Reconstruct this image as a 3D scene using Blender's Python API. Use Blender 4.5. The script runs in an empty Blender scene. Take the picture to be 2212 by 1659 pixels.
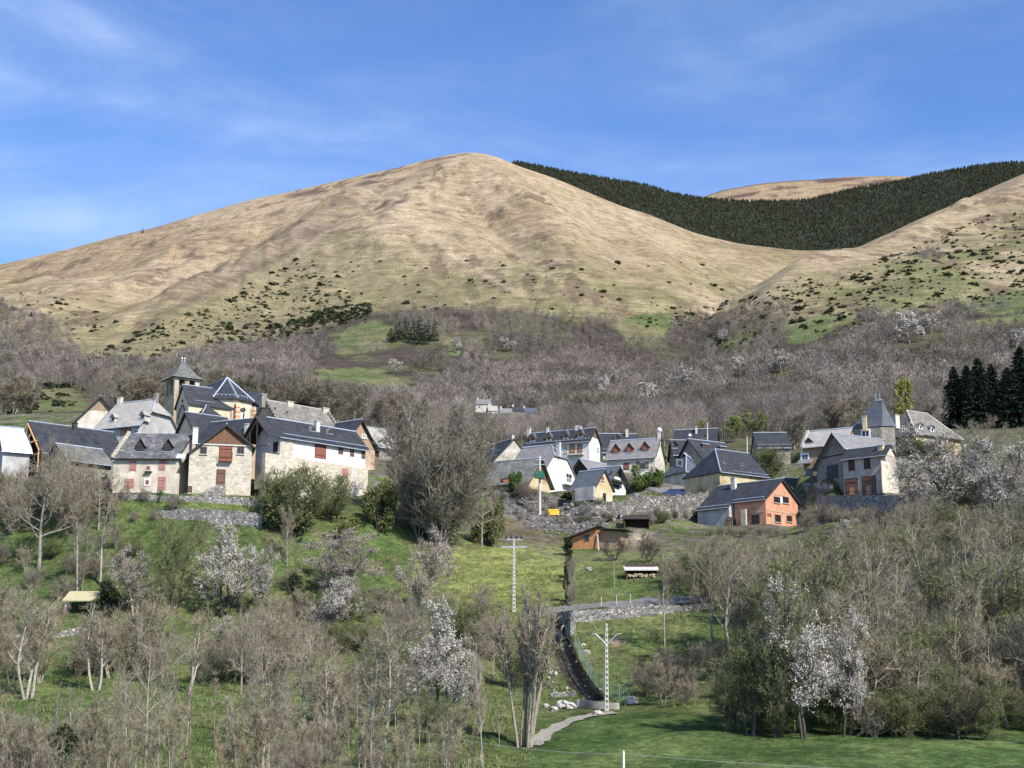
import bpy, math, random
import numpy as np
from mathutils import Vector, Matrix

sc = bpy.context.scene
COL = sc.collection
random.seed(7)
RNG = np.random.default_rng(11)

# ------------------------------------------------------------ camera, sky, sun
W, H, F = 2212.0, 1659.0, 3072.0          # working frame in picture units
CX, CY = W / 2, H / 2
PITCH = math.radians(12.3)
cd = bpy.data.cameras.new('camera')
cam = bpy.data.objects.new('camera', cd)
COL.objects.link(cam)
cd.sensor_width = 36.0
cd.lens = F / W * 36.0
cd.clip_start = 0.5
cd.clip_end = 30000
cam.location = (0, 0, 0)
cam.rotation_euler = (math.radians(90) + PITCH, 0, 0)
sc.camera = cam

SUN_EL = math.radians(41)
SUN_AZ = math.radians(139)                # clockwise from +Y: to the right and behind the camera
sdir = Vector((math.sin(SUN_AZ) * math.cos(SUN_EL), math.cos(SUN_AZ) * math.cos(SUN_EL), math.sin(SUN_EL)))
sl = bpy.data.lights.new('sun', 'SUN')
sl.energy = 4.6
sl.angle = math.radians(0.53)
sl.color = (1.0, 0.95, 0.87)
so = bpy.data.objects.new('sun', sl)
COL.objects.link(so)
so.rotation_euler = sdir.to_track_quat('Z', 'Y').to_euler()

wd = bpy.data.worlds.new('World')
sc.world = wd
wd.use_nodes = True
nt = wd.node_tree
nt.nodes.clear()
wo = nt.nodes.new('ShaderNodeOutputWorld')
bg = nt.nodes.new('ShaderNodeBackground')
sky = nt.nodes.new('ShaderNodeTexSky')
sky.sky_type = 'NISHITA'
sky.sun_disc = False
sky.sun_elevation = SUN_EL
sky.sun_rotation = SUN_AZ
sky.altitude = 900
sky.air_density = 1.0
sky.dust_density = 0.35
sky.ozone_density = 4.0
bg.inputs['Strength'].default_value = 0.11
# thin cirrus: streaks of brighter sky laid out by direction
tc = nt.nodes.new('ShaderNodeTexCoord')
def wnoise(scale, rot, sca, detail, dist, lo, hi):
    mp = nt.nodes.new('ShaderNodeMapping')
    mp.inputs['Rotation'].default_value = rot
    mp.inputs['Scale'].default_value = sca
    n = nt.nodes.new('ShaderNodeTexNoise')
    n.inputs['Scale'].default_value = scale
    n.inputs['Detail'].default_value = detail
    n.inputs['Roughness'].default_value = 0.55
    n.inputs['Distortion'].default_value = dist
    r = nt.nodes.new('ShaderNodeMapRange')
    r.interpolation_type = 'SMOOTHSTEP'
    r.inputs['From Min'].default_value = lo
    r.inputs['From Max'].default_value = hi
    nt.links.new(tc.outputs['Generated'], mp.inputs['Vector'])
    nt.links.new(mp.outputs['Vector'], n.inputs['Vector'])
    nt.links.new(n.outputs['Fac'], r.inputs['Value'])
    return r.outputs['Result']
w1 = wnoise(2.3, (0, math.radians(20), math.radians(35)), (1.0, 1.0, 3.6), 5, 0.8, 0.30, 0.74)
w2 = wnoise(6.0, (0, math.radians(16), 0), (1.0, 1.0, 4.0), 6, 0.8, 0.3, 0.9)
def wmath(op, a, b):
    m = nt.nodes.new('ShaderNodeMath'); m.operation = op
    for i, v in enumerate((a, b)):
        if isinstance(v, (int, float)): m.inputs[i].default_value = v
        else: nt.links.new(v, m.inputs[i])
    return m.outputs[0]
cm = wmath('MULTIPLY', w1, wmath('ADD', wmath('MULTIPLY', w2, 0.75), 0.3))
cm = wmath('MULTIPLY', cm, 0.62)
sat = nt.nodes.new('ShaderNodeMix'); sat.data_type = 'RGBA'; sat.blend_type = 'MULTIPLY'
sat.inputs['Factor'].default_value = 1.0
sat.inputs['B'].default_value = (0.88, 1.07, 1.34, 1)
nt.links.new(sky.outputs['Color'], sat.inputs['A'])
mx = nt.nodes.new('ShaderNodeMix'); mx.data_type = 'RGBA'
nt.links.new(cm, mx.inputs['Factor'])
nt.links.new(sat.outputs['Result'], mx.inputs['A'])
mx.inputs['B'].default_value = (5.6, 6.6, 8.6, 1)
nt.links.new(mx.outputs['Result'], bg.inputs['Color'])
nt.links.new(bg.outputs['Background'], wo.inputs['Surface'])

sc.view_settings.view_transform = 'Standard'
sc.view_settings.look = 'None'
sc.view_settings.gamma = 1
sc.view_settings.exposure = 0.58
sc.render.engine = 'CYCLES'
sc.cycles.max_bounces = 5
sc.cycles.diffuse_bounces = 3
sc.cycles.transparent_max_bounces = 4

# ------------------------------------------------------------ picture <-> space
cP, sP = math.cos(PITCH), math.sin(PITCH)
def ray(vx, vy):
    a = CY - vy
    return Vector((vx - CX, F * cP - a * sP, F * sP + a * cP))
def P(vx, vy, Y):
    d = ray(vx, vy)
    return d * (Y / d.y)
def proj(x, y, z):
    """picture position of points (numpy)"""
    f = y * cP + z * sP
    u = -y * sP + z * cP
    return CX + F * x / f, CY - F * u / f

# ------------------------------------------------------------ numpy noise
def _hash(ix, iy, seed):
    n = (ix.astype(np.int64) * 374761393 + iy.astype(np.int64) * 668265263 + seed * 2147483647) & 0xffffffff
    n = ((n ^ (n >> 13)) * 1274126177) & 0xffffffff
    return ((n ^ (n >> 16)) & 0xffff) / 65535.0
def vnoise(x, y, seed=0):
    x = np.asarray(x, float); y = np.asarray(y, float)
    ix = np.floor(x); iy = np.floor(y)
    fx = x - ix; fy = y - iy
    fx = fx * fx * (3 - 2 * fx); fy = fy * fy * (3 - 2 * fy)
    a = _hash(ix, iy, seed); b = _hash(ix + 1, iy, seed)
    c = _hash(ix, iy + 1, seed); d = _hash(ix + 1, iy + 1, seed)
    return (a * (1 - fx) + b * fx) * (1 - fy) + (c * (1 - fx) + d * fx) * fy
def fbm(x, y, oct=4, seed=0, gain=0.5):
    s = 0; a = 1; t = 0
    for i in range(oct):
        s = s + a * vnoise(x * 2 ** i + 17.3 * i, y * 2 ** i - 9.1 * i, seed + i)
        t += a; a *= gain
    return s / t
def sstep(a, b, x):
    t = np.clip((x - a) / (b - a), 0, 1)
    return t * t * (3 - 2 * t)

# ------------------------------------------------------------ terrain shape
TX = np.array([-700, 0, 300, 560, 800, 1000, 1110, 1220, 1350, 1500, 1700, 1900, 2212, 2900], float)
TD = [
 (5,    [2250]*14),
 (20,   [1880]*14),
 (40,   [1790]*14),
 (60,   [1735]*14),
 (85,   [1672,1672,1674,1676,1678,1682,1690,1692,1692,1690,1685,1680,1676,1676]),
 (100,  [1612,1612,1614,1618,1622,1628,1640,1642,1640,1632,1628,1626,1630,1630]),
 (115,  [1548,1548,1552,1558,1562,1568,1582,1588,1585,1580,1582,1584,1592,1590]),
 (130,  [1492,1492,1498,1505,1512,1520,1530,1545,1535,1520,1505,1500,1510,1500]),
 (145,  [1430,1432,1442,1452,1456,1466,1478,1478,1468,1448,1420,1405,1400,1380]),
 (165,  [1350,1352,1340,1345,1350,1352,1348,1338,1328,1315,1290,1270,1250,1200]),
 (185,  [1200,1215,1130,1118,1190,1240,1250,1248,1235,1215,1205,1170,1120,1060]),
 (192,  [1150,1160,1082,1086,1120,1200,1215,1218,1212,1200,1190,1155,1100,1040]),
 (205,  [1100,1078,1060,1056,1068,1150,1172,1185,1185,1178,1172,1130,1070,1000]),
 (225,  [1040,990,975,980,1000,1085,1120,1142,1128,1140,1146,1072,1010,950]),
 (240,  [1000,935,918,930,975,1052,1062,1075,1066,1098,1120,1030,975,930]),
 (255,  [970,915,900,908,955,1024,1032,1040,1038,1058,1072,995,955,930]),
 (280,  [945,900,893,896,940,985,996,1003,1005,1018,1010,948,938,920]),
 (320,  [928,893,890,890,925,958,966,972,970,975,955,938,930,910]),
 (450,  [905,885,885,885,918,935,945,950,948,944,938,930,925,900]),
 (700,  [855,838,846,852,896,910,916,918,912,902,896,888,880,860]),
 (900,  [820,806,822,836,872,885,890,892,884,866,846,836,826,800]),
 (1200, [762,762,784,786,800,800,798,796,790,772,740,716,700,690]),
 (1500, [700,706,722,712,690,672,672,680,692,690,662,622,566,540]),
 (2000, [650,650,640,606,560,512,502,524,570,615,612,586,500,450]),
 (2500, [612,612,566,512,458,420,420,452,506,566,578,552,440,380]),
 (3000, None),
 (3300, None),
 (4200, None)]
SIL = [(-900,700),(-400,630),(0,580),(150,545),(260,514),(330,499),(430,468),(560,431),(620,420),(700,402),(780,383),(850,369),(920,350),(980,337),
       (1010,334),(1040,335),(1080,346),(1110,362),(1200,392),(1350,455),(1400,468),(1500,510),(1600,535),(1740,552),(1850,548),(1900,521),
       (2000,474),(2100,430),(2212,380),(2600,240),(3000,140)]
SILX = np.array([p[0] for p in SIL], float); SILY = np.array([p[1] for p in SIL], float)
DEP = np.array([d for d, r in TD], float)
_XS = np.arange(-1300, 3500, 10.0)
def _smooth(a, n):
    k = np.hanning(n + 2)[1:-1]; k /= k.sum()
    return np.convolve(np.pad(a, n // 2, mode='edge'), k, mode='valid')[:len(a)]
_T = []
for d, row in TD:
    if row is None:
        y = np.interp(_XS, SILX, SILY)
        y = _smooth(y, 7)
        if d > 3050: y = y + (d - 3000) * 0.12 + 20
        _T.append(y)
    else:
        _T.append(_smooth(np.interp(_XS, TX, np.array(row, float)), 15 if d > 400 else 9))
_T = np.array(_T)                                   # [depth, x] -> picture row
def zdir_over_y(vy):
    a = CY - vy
    return (F * sP + a * cP) / (F * cP - a * sP)
_TZ = zdir_over_y(_T) * DEP[:, None]                # heights
_LD = np.log(DEP)
def _pch(ld):
    """hermite in log depth; returns idx and basis"""
    i = np.clip(np.searchsorted(_LD, ld) - 1, 0, len(_LD) - 2)
    h = _LD[i + 1] - _LD[i]
    t = (ld - _LD[i]) / h
    return i, h, t
_sl = np.diff(_TZ, axis=0) / np.diff(_LD)[:, None]
_M = np.zeros_like(_TZ)
_M[1:-1] = np.where(_sl[:-1] * _sl[1:] > 0, 2 * _sl[:-1] * _sl[1:] / (_sl[:-1] + _sl[1:] + 1e-9), 0)
_M[0] = _sl[0]; _M[-1] = _sl[-1]
def zbase(vx, Y):
    ld = np.log(np.maximum(Y, 5.01))
    i, h, t = _pch(ld)
    xi = np.clip((vx - _XS[0]) / 10.0, 0, len(_XS) - 1.001)
    j = xi.astype(int); fx = xi - j
    def g(A, k): return A[k, j] * (1 - fx) + A[k, j + 1] * fx
    h00 = 2 * t**3 - 3 * t**2 + 1; h10 = t**3 - 2 * t**2 + t
    h01 = -2 * t**3 + 3 * t**2; h11 = t**3 - t**2
    return h00 * g(_TZ, i) + h10 * h * g(_M, i) + h01 * g(_TZ, i + 1) + h11 * h * g(_M, i + 1)
# spurs and gullies of the mountain: (polyline of (picture x, depth), height, width in m)
SPURS = [([(800,2700),(690,2350),(600,2100),(470,1800),(330,1550)], 62, 120),
         ([(1010,2900),(900,2500),(830,2150),(800,1850)], 40, 130),
         ([(1030,2900),(1100,2500),(1190,2200),(1240,1800),(1260,1500)], 34, 110),
         ([(1400,2800),(1420,2300),(1440,1900),(1450,1600)], 26, 90),
         ([(420,2700),(330,2300),(200,1900),(60,1600)], 34, 130),
         ([(2250,2700),(2080,2300),(1900,1950),(1760,1650),(1690,1450)], 55, 130),
         ([(880,2800),(780,2400),(560,1750),(500,1500)], -22, 80),
         ([(980,2500),(1060,2150),(1140,1800)], -36, 60),
         ([(1290,2700),(1330,2200),(1350,1800)], -26, 70),
         ([(560,2600),(470,2200),(330,1850),(170,1600)], -40, 90),
         ([(1760,2700),(1700,2200),(1630,1800),(1540,1500),(1440,1250)], -42, 110)]
def relief(X, Y):
    z = np.zeros_like(X)
    for pl, hh, w in SPURS:
        ds = np.array([p[1] for p in pl], float)[::-1]
        xs = np.array([p[0] for p in pl], float)[::-1]
        lx = (np.interp(Y, ds, xs) - CX) / F * Y / 1.0
        fade = sstep(ds[0] - 250, ds[0] + 200, Y) * (1 - sstep(ds[-1] - 250, ds[-1] + 150, Y))
        q = np.abs(X - lx) / w
        wob = 1 + 0.4 * (fbm(X / 120, Y / 120, 2, 5) - 0.5)
        z += hh * wob * fade * np.exp(-q ** 1.35)
    m = sstep(1100, 1900, Y) * (1 - sstep(2700, 3000, Y) * 0.75)
    z += m * 24 * (fbm(X / 260, Y / 330, 4, 3) - 0.5) + m * 5 * (fbm(X / 38, Y / 60, 4, 33) - 0.5)
    # small tracks/gullies running down slope
    g = np.abs(fbm(X / 90 + Y / 500, Y / 420, 4, 21) - 0.5) * 2
    z += m * -6 * (1 - sstep(0, 0.22, g))
    mid = sstep(260, 500, Y) * (1 - sstep(1500, 1900, Y))
    z += mid * 14 * (fbm(X / 110, Y / 110, 4, 9) - 0.5)
    near = 1 - sstep(260, 500, Y)
    z += near * 0.9 * (fbm(X / 7, Y / 7, 4, 13) - 0.5) * sstep(30, 80, Y)
    z += near * 0.25 * (fbm(X / 1.3, Y / 1.3, 2, 14) - 0.5) * sstep(60, 80, Y)
    far_ = z * (1 - .93 * sstep(2350, 2960, Y))
    return far_
PADS = []      # (centre x, y, ux, uy, half length, half width, z)
CUTS = []      # stream channel polyline (x, y), half width, depth
def ground(X, Y):
    X = np.asarray(X, float); Y = np.asarray(Y, float)
    vx = CX + X / np.maximum(Y, 1) * F
    for _ in range(3):
        z = zbase(vx, Y)
        vx = CX + F * X / (Y * cP + z * sP)
    z = z + relief(X, Y)
    for (cx, cy, ux, uy, hl, hw, pz) in PADS:
        m = (np.abs(X - cx) < hl + hw + 6) & (np.abs(Y - cy) < hl + hw + 6)
        if not m.any(): continue
        dx = X[m] - cx; dy = Y[m] - cy
        a = np.maximum(np.abs(dx * ux + dy * uy) - hl, 0); b = np.maximum(np.abs(-dx * uy + dy * ux) - hw, 0)
        k = 1 - sstep(0.2, 3.5, np.hypot(a, b))
        z[m] = z[m] * (1 - k) + pz * k
    for (pl, hw, dp) in CUTS:
        best = np.full(X.shape, 1e9)
        for (x0, y0), (x1, y1) in zip(pl[:-1], pl[1:]):
            dx, dy = x1 - x0, y1 - y0
            t = np.clip(((X - x0) * dx + (Y - y0) * dy) / (dx * dx + dy * dy), 0, 1)
            best = np.minimum(best, np.hypot(X - x0 - t * dx, Y - y0 - t * dy))
        z = z - dp * (1 - sstep(hw * 0.75, hw * 1.35, best))
    return z
def gz(x, y):
    return float(ground(np.array([x]), np.array([y]))[0])
def hits(vxs, vys, lo=70, hi=3200):
    """first point of the ground seen at each picture position (numpy arrays)"""
    vxs = np.atleast_1d(np.asarray(vxs, float)); vys = np.atleast_1d(np.asarray(vys, float))
    a = CY - vys
    kx = (vxs - CX) / (F * cP - a * sP); kz = (F * sP + a * cP) / (F * cP - a * sP)
    D = np.concatenate([np.arange(lo, 320, 1.0), np.geomspace(320, hi, 420)])
    out = np.full((len(vxs), 3), np.nan)
    for i in range(len(vxs)):
        g = ground(kx[i] * D, D)
        below = kz[i] * D - g
        s = np.where(below < 0)[0]
        if len(s) == 0: continue
        j = s[0]
        if j == 0: y = D[0]
        else:
            t = below[j - 1] / (below[j - 1] - below[j]); y = D[j - 1] + t * (D[j] - D[j - 1])
        out[i] = (kx[i] * y, y, gz(kx[i] * y, y))
    return out
def hit(vx, vy, **k):
    r = hits([vx], [vy], **k)[0]
    return None if np.isnan(r[0]) else r

# ------------------------------------------------------------ materials
M = {}
def new_mat(name):
    m = bpy.data.materials.new(name); m.use_nodes = True
    M[name] = m
    t = m.node_tree; b = t.nodes['Principled BSDF']
    b.inputs['Specular IOR Level'].default_value = 0.25
    return m, t, b
def N(t, kind, **kw):
    n = t.nodes.new(kind)
    for k, v in kw.items():
        if k in n.inputs: n.inputs[k].default_value = v
        else: setattr(n, k, v)
    return n
def ramp(t, fac, stops):
    r = t.nodes.new('ShaderNodeValToRGB')
    e = r.color_ramp.elements
    while len(e) < len(stops): e.new(0.5)
    for i, (p, c) in enumerate(stops):
        e[i].position = p; e[i].color = (*c, 1)
    t.links.new(fac, r.inputs['Fac'])
    return r.outputs['Color']
def sca(c, k): return tuple(min(1, v * k) for v in c)
def mulc(t, a, b, fac=1.0):
    m = t.nodes.new('ShaderNodeMix'); m.data_type = 'RGBA'; m.blend_type = 'MULTIPLY'
    m.inputs['Factor'].default_value = fac
    t.links.new(a, m.inputs['A']); t.links.new(b, m.inputs['B'])
    return m.outputs['Result']
def noisy(name, c1, c2, scale=1.5, c3=None, rough=0.85, detail=6, bump=0.0, stretch=(1, 1, 1), rnd=0.0, metal=0.0, spec=0.25, fine=12.0, finek=0.25):
    m, t, b = new_mat(name)
    co = N(t, 'ShaderNodeTexCoord')
    mp = N(t, 'ShaderNodeMapping', Scale=stretch)
    t.links.new(co.outputs['Object'], mp.inputs['Vector'])
    n = N(t, 'ShaderNodeTexNoise', Scale=scale, Detail=detail, Roughness=0.6)
    t.links.new(mp.outputs['Vector'], n.inputs['Vector'])
    st = [(0.32, c1), (0.66, c2)] if c3 is None else [(0.3, c1), (0.5, c2), (0.7, c3)]
    col = ramp(t, n.outputs['Fac'], st)
    if finek > 0:
        n2 = N(t, 'ShaderNodeTexNoise', Scale=fine, Detail=3)
        t.links.new(mp.outputs['Vector'], n2.inputs['Vector'])
        c2_ = ramp(t, n2.outputs['Fac'], [(0.3, (1 - finek,) * 3), (0.7, (1, 1, 1))])
        col = mulc(t, col, c2_)
    if rnd > 0:
        oi = N(t, 'ShaderNodeObjectInfo')
        c3_ = ramp(t, oi.outputs['Random'], [(0, (1 - rnd, 1 - rnd * 0.9, 1 - rnd * 0.8)), (0.5, (1 - rnd * 0.3,) * 3), (1, (1, 1 - rnd * 0.25, 1 - rnd * 0.5))])
        col = mulc(t, col, c3_)
    t.links.new(col, b.inputs['Base Color'])
    b.inputs['Roughness'].default_value = rough
    b.inputs['Metallic'].default_value = metal
    b.inputs['Specular IOR Level'].default_value = spec
    if bump > 0:
        bp = N(t, 'ShaderNodeBump', Strength=0.6, Distance=bump)
        t.links.new(n.outputs['Fac'], bp.inputs['Height'])
        t.links.new(bp.outputs['Normal'], b.inputs['Normal'])
    return m
def plaster(name, c1, c2, c3, streak=0.32, patch=0.3):
    """weathered render: blotches, rain streaks and worn patches"""
    m, t, b = new_mat(name)
    co = N(t, 'ShaderNodeTexCoord')
    def nz(scale, sc_, det=6):
        mp = N(t, 'ShaderNodeMapping', Scale=sc_); t.links.new(co.outputs['Object'], mp.inputs['Vector'])
        n = N(t, 'ShaderNodeTexNoise', Scale=scale, Detail=det, Roughness=0.65); t.links.new(mp.outputs['Vector'], n.inputs['Vector']); return n.outputs['Fac']
    f = nz(0.55, (1, 1, 1)); col = ramp(t, f, [(0.36, c1), (0.52, c2), (0.64, c3)])
    col = mulc(t, col, ramp(t, nz(1.0, (1.3, 1.3, 0.3)), [(0.34, (1 - streak * .6, 1 - streak * .64, 1 - streak * .72)), (0.6, (1, 1, 1))]))
    col = mulc(t, col, ramp(t, nz(0.28, (1, 1, 1.5), 8), [(0.36, (1 - patch, 1 - patch * 1.1, 1 - patch * 1.25)), (0.47, (1, 1, 1))]))
    col = mulc(t, col, ramp(t, nz(7.0, (1, 1, 1), 3), [(0.3, (0.84,) * 3), (0.65, (1, 1, 1))]))
    t.links.new(col, b.inputs['Base Color']); b.inputs['Roughness'].default_value = 0.95; b.inputs['Specular IOR Level'].default_value = 0.1
    bp = N(t, 'ShaderNodeBump', Strength=0.5, Distance=0.03); t.links.new(f, bp.inputs['Height']); t.links.new(bp.outputs['Normal'], b.inputs['Normal'])
    return m
def stonework(name, cols, scale=2.2, mortar=(0.35, 0.31, 0.25), mk=0.06, bump=0.05):
    m, t, b = new_mat(name)
    co = N(t, 'ShaderNodeTexCoord')
    mp = N(t, 'ShaderNodeMapping', Scale=(1, 1, 1.6))
    nz = N(t, 'ShaderNodeTexNoise', Scale=3.0, Detail=2)
    t.links.new(co.outputs['Object'], nz.inputs['Vector'])
    ad = N(t, 'ShaderNodeMixRGB', blend_type='LINEAR_LIGHT'); ad.inputs['Fac'].default_value = 0.12
    t.links.new(co.outputs['Object'], ad.inputs[1]); t.links.new(nz.outputs['Color'], ad.inputs[2])
    t.links.new(ad.outputs[0], mp.inputs['Vector'])
    v = N(t, 'ShaderNodeTexVoronoi', Scale=scale)
    e = N(t, 'ShaderNodeTexVoronoi', feature='DISTANCE_TO_EDGE', Scale=scale)
    t.links.new(mp.outputs['Vector'], v.inputs['Vector']); t.links.new(mp.outputs['Vector'], e.inputs['Vector'])
    sp = N(t, 'ShaderNodeSeparateColor'); t.links.new(v.outputs['Color'], sp.inputs['Color'])
    k = len(cols)
    col = ramp(t, sp.outputs[0], [(i / max(1, k - 1), c) for i, c in enumerate(cols)])
    n = N(t, 'ShaderNodeTexNoise', Scale=0.5, Detail=5)
    t.links.new(co.outputs['Object'], n.inputs['Vector'])
    col = mulc(t, col, ramp(t, n.outputs['Fac'], [(0.3, (0.72, 0.7, 0.66)), (0.65, (1, 1, 1))]))
    mxn = N(t, 'ShaderNodeMix', data_type='RGBA')
    mr = N(t, 'ShaderNodeMapRange'); mr.inputs['From Min'].default_value = mk * 0.4; mr.inputs['From Max'].default_value = mk
    t.links.new(e.outputs['Distance'], mr.inputs['Value'])
    t.links.new(mr.outputs['Result'], mxn.inputs['Factor'])
    mxn.inputs['A'].default_value = (*mortar, 1)
    t.links.new(col, mxn.inputs['B'])
    t.links.new(mxn.outputs['Result'], b.inputs['Base Color'])
    b.inputs['Roughness'].default_value = 0.92
    bp = N(t, 'ShaderNodeBump', Strength=0.7, Distance=bump)
    t.links.new(mr.outputs['Result'], bp.inputs['Height']); t.links.new(bp.outputs['Normal'], b.inputs['Normal'])
    return m
def planks(name, c1, c2, scale=4.0):
    m, t, b = new_mat(name)
    co = N(t, 'ShaderNodeTexCoord')
    mp = N(t, 'ShaderNodeMapping', Scale=(scale, scale, 0.25))
    t.links.new(co.outputs['Object'], mp.inputs['Vector'])
    n = N(t, 'ShaderNodeTexNoise', Scale=1.0, Detail=5, Roughness=0.65)
    t.links.new(mp.outputs['Vector'], n.inputs['Vector'])
    t.links.new(ramp(t, n.outputs['Fac'], [(0.3, c1), (0.68, c2)]), b.inputs['Base Color'])
    b.inputs['Roughness'].default_value = 0.85
    return m
def slates(name, c1, c2, c3=None, row=3.2, rough=0.55, rowk=0.22):
    """roof covering: courses of slates with mottling"""
    m, t, b = new_mat(name)
    co = N(t, 'ShaderNodeTexCoord')
    n = N(t, 'ShaderNodeTexNoise', Scale=0.9, Detail=6, Roughness=0.65)
    t.links.new(co.outputs['Object'], n.inputs['Vector'])
    st = [(0.33, c1), (0.66, c2)] if c3 is None else [(0.3, c1), (0.52, c2), (0.68, c3)]
    col = ramp(t, n.outputs['Fac'], st)
    mp = N(t, 'ShaderNodeMapping', Scale=(2.4, 2.4, row * 1.6))
    t.links.new(co.outputs['Object'], mp.inputs['Vector'])
    v = N(t, 'ShaderNodeTexVoronoi', Scale=1.0); t.links.new(mp.outputs['Vector'], v.inputs['Vector'])
    sp = N(t, 'ShaderNodeSeparateColor'); t.links.new(v.outputs['Color'], sp.inputs['Color'])
    col = mulc(t, col, ramp(t, sp.outputs[0], [(0, (1 - rowk,) * 3), (1, (1, 1, 1))]))
    t.links.new(col, b.inputs['Base Color'])
    b.inputs['Roughness'].default_value = rough
    b.inputs['Specular IOR Level'].default_value = 0.3
    bp = N(t, 'ShaderNodeBump', Strength=0.4, Distance=0.03)
    t.links.new(sp.outputs[0], bp.inputs['Height']); t.links.new(bp.outputs['Normal'], b.inputs['Normal'])
    return m

slates('slate_new', (0.023, 0.025, 0.032), (0.042, 0.045, 0.053), (0.055, 0.056, 0.058), rough=0.65, rowk=.4)
slates('slate_blue', (0.075, 0.085, 0.105), (0.105, 0.118, 0.14), rough=0.65)
slates('slate_grey', (0.175, 0.165, 0.165), (0.24, 0.228, 0.225), rough=0.75)
slates('slate_mottled', (0.075, 0.08, 0.09), (0.13, 0.13, 0.135), (0.29, 0.27, 0.24), rough=0.8, rowk=0.5)
slates('slate_pale', (0.31, 0.285, 0.255), (0.42, 0.385, 0.345), rough=0.85)
slates('slate_old', (0.13, 0.12, 0.105), (0.22, 0.2, 0.17), (0.30, 0.27, 0.22), rough=0.85, rowk=0.4)
slates('slate_moss', (0.10, 0.105, 0.095), (0.17, 0.17, 0.155), (0.24, 0.23, 0.20), rough=0.85, rowk=0.4)
slates('tin_roof', (0.45, 0.52, 0.62), (0.55, 0.62, 0.72), rough=0.45)
noisy('metal_trim', (0.40, 0.44, 0.50), (0.55, 0.60, 0.66), 3, rough=0.4, metal=0.3)
noisy('dark_trim', (0.035, 0.033, 0.032), (0.06, 0.055, 0.05), 3, rough=0.7)
stonework('stone_cream', [(0.62, 0.55, 0.42), (0.50, 0.43, 0.33), (0.72, 0.66, 0.54), (0.38, 0.34, 0.28)], 2.4, (0.60, 0.54, 0.43), 0.08)
stonework('stone_grey', [(0.26, 0.24, 0.2), (0.36, 0.33, 0.27), (0.20, 0.18, 0.16), (0.42, 0.39, 0.33)], 2.6, (0.24, 0.22, 0.18))
stonework('stone_wall', [(0.34, 0.33, 0.31), (0.22, 0.21, 0.2), (0.46, 0.44, 0.4), (0.28, 0.25, 0.22), (0.55, 0.52, 0.47)], 2.3, (0.10, 0.095, 0.085), 0.09, 0.1)
stonework('stone_rubble', [(0.25, 0.235, 0.22), (0.15, 0.14, 0.13), (0.35, 0.33, 0.30), (0.20, 0.18, 0.16), (0.48, 0.45, 0.4)], 1.7, (0.08, 0.075, 0.06), 0.08, 0.14)
plaster('render_cream', (0.50, 0.44, 0.35), (0.62, 0.55, 0.44), (0.70, 0.63, 0.51), .3, .3)
plaster('render_church', (0.60, 0.48, 0.31), (0.68, 0.57, 0.39), (0.74, 0.63, 0.45), .2, .2)
plaster('render_tower', (0.40, 0.33, 0.23), (0.50, 0.42, 0.30), (0.58, 0.50, 0.37), .35, .35)
plaster('render_pink', (0.42, 0.31, 0.22), (0.56, 0.40, 0.28), (0.64, 0.48, 0.35), .3, .35)
plaster('render_white', (0.68, 0.65, 0.58), (0.78, 0.75, 0.69), (0.84, 0.82, 0.77), .16, .14)
plaster('render_offwhite', (0.55, 0.50, 0.41), (0.67, 0.62, 0.53), (0.76, 0.72, 0.63), .25, .25)
plaster('render_grey', (0.36, 0.35, 0.33), (0.46, 0.45, 0.43), (0.52, 0.51, 0.49), .25, .2)
plaster('render_taupe', (0.36, 0.31, 0.26), (0.45, 0.395, 0.335), (0.52, 0.46, 0.39), .22, .2)
plaster('render_yellow', (0.48, 0.38, 0.22), (0.60, 0.49, 0.29), (0.68, 0.58, 0.38), .3, .35)
plaster('render_patchy', (0.36, 0.32, 0.27), (0.50, 0.45, 0.38), (0.64, 0.59, 0.5), .3, .4)
noisy('brick_orange', (0.58, 0.25, 0.145), (0.70, 0.35, 0.22), 0.8, (0.50, 0.20, 0.12), finek=0.3, fine=5)
noisy('brick_band', (0.55, 0.22, 0.12), (0.62, 0.28, 0.15), 2)
noisy('concrete', (0.50, 0.47, 0.42), (0.62, 0.59, 0.53), 2, finek=0.2)
noisy('white_paint', (0.78, 0.78, 0.76), (0.84, 0.84, 0.82), 2, finek=0.05)
planks('wood_brown', (0.10, 0.055, 0.033), (0.20, 0.11, 0.065))
planks('wood_weathered', (0.24, 0.16, 0.10), (0.38, 0.27, 0.18))
planks('wood_orange', (0.33, 0.15, 0.07), (0.52, 0.26, 0.12), 3)
planks('wood_dark', (0.045, 0.03, 0.022), (0.09, 0.06, 0.045))
planks('shutter_pink', (0.31, 0.145, 0.115), (0.40, 0.20, 0.165))
planks('shutter_red', (0.19, 0.07, 0.045), (0.27, 0.105, 0.065))
planks('door_brown', (0.13, 0.065, 0.045), (0.19, 0.10, 0.07))
planks('shutter_green', (0.15, 0.16, 0.08), (0.22, 0.22, 0.12))
noisy('glass_dark', (0.018, 0.02, 0.025), (0.03, 0.033, 0.04), 1, rough=0.15, spec=0.5, finek=0)
noisy('green_box', (0.03, 0.12, 0.075), (0.045, 0.16, 0.10), 2)
noisy('fence_green', (0.13, 0.20, 0.17), (0.19, 0.27, 0.23), 2)
noisy('net_orange', (0.60, 0.20, 0.08), (0.70, 0.28, 0.12), 3)
noisy('yellow_plastic', (0.80, 0.46, 0.03), (0.88, 0.55, 0.06), 3, rough=0.5, finek=0.1)
noisy('car_paint', (0.015, 0.03, 0.09), (0.02, 0.04, 0.12), 1, rough=0.25, spec=0.6, finek=0)
noisy('rock_pale', (0.36, 0.34, 0.30), (0.58, 0.55, 0.49), 2.5, bump=0.05)
noisy('cable', (0.20, 0.20, 0.19), (0.26, 0.26, 0.24), 2, finek=0)
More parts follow.
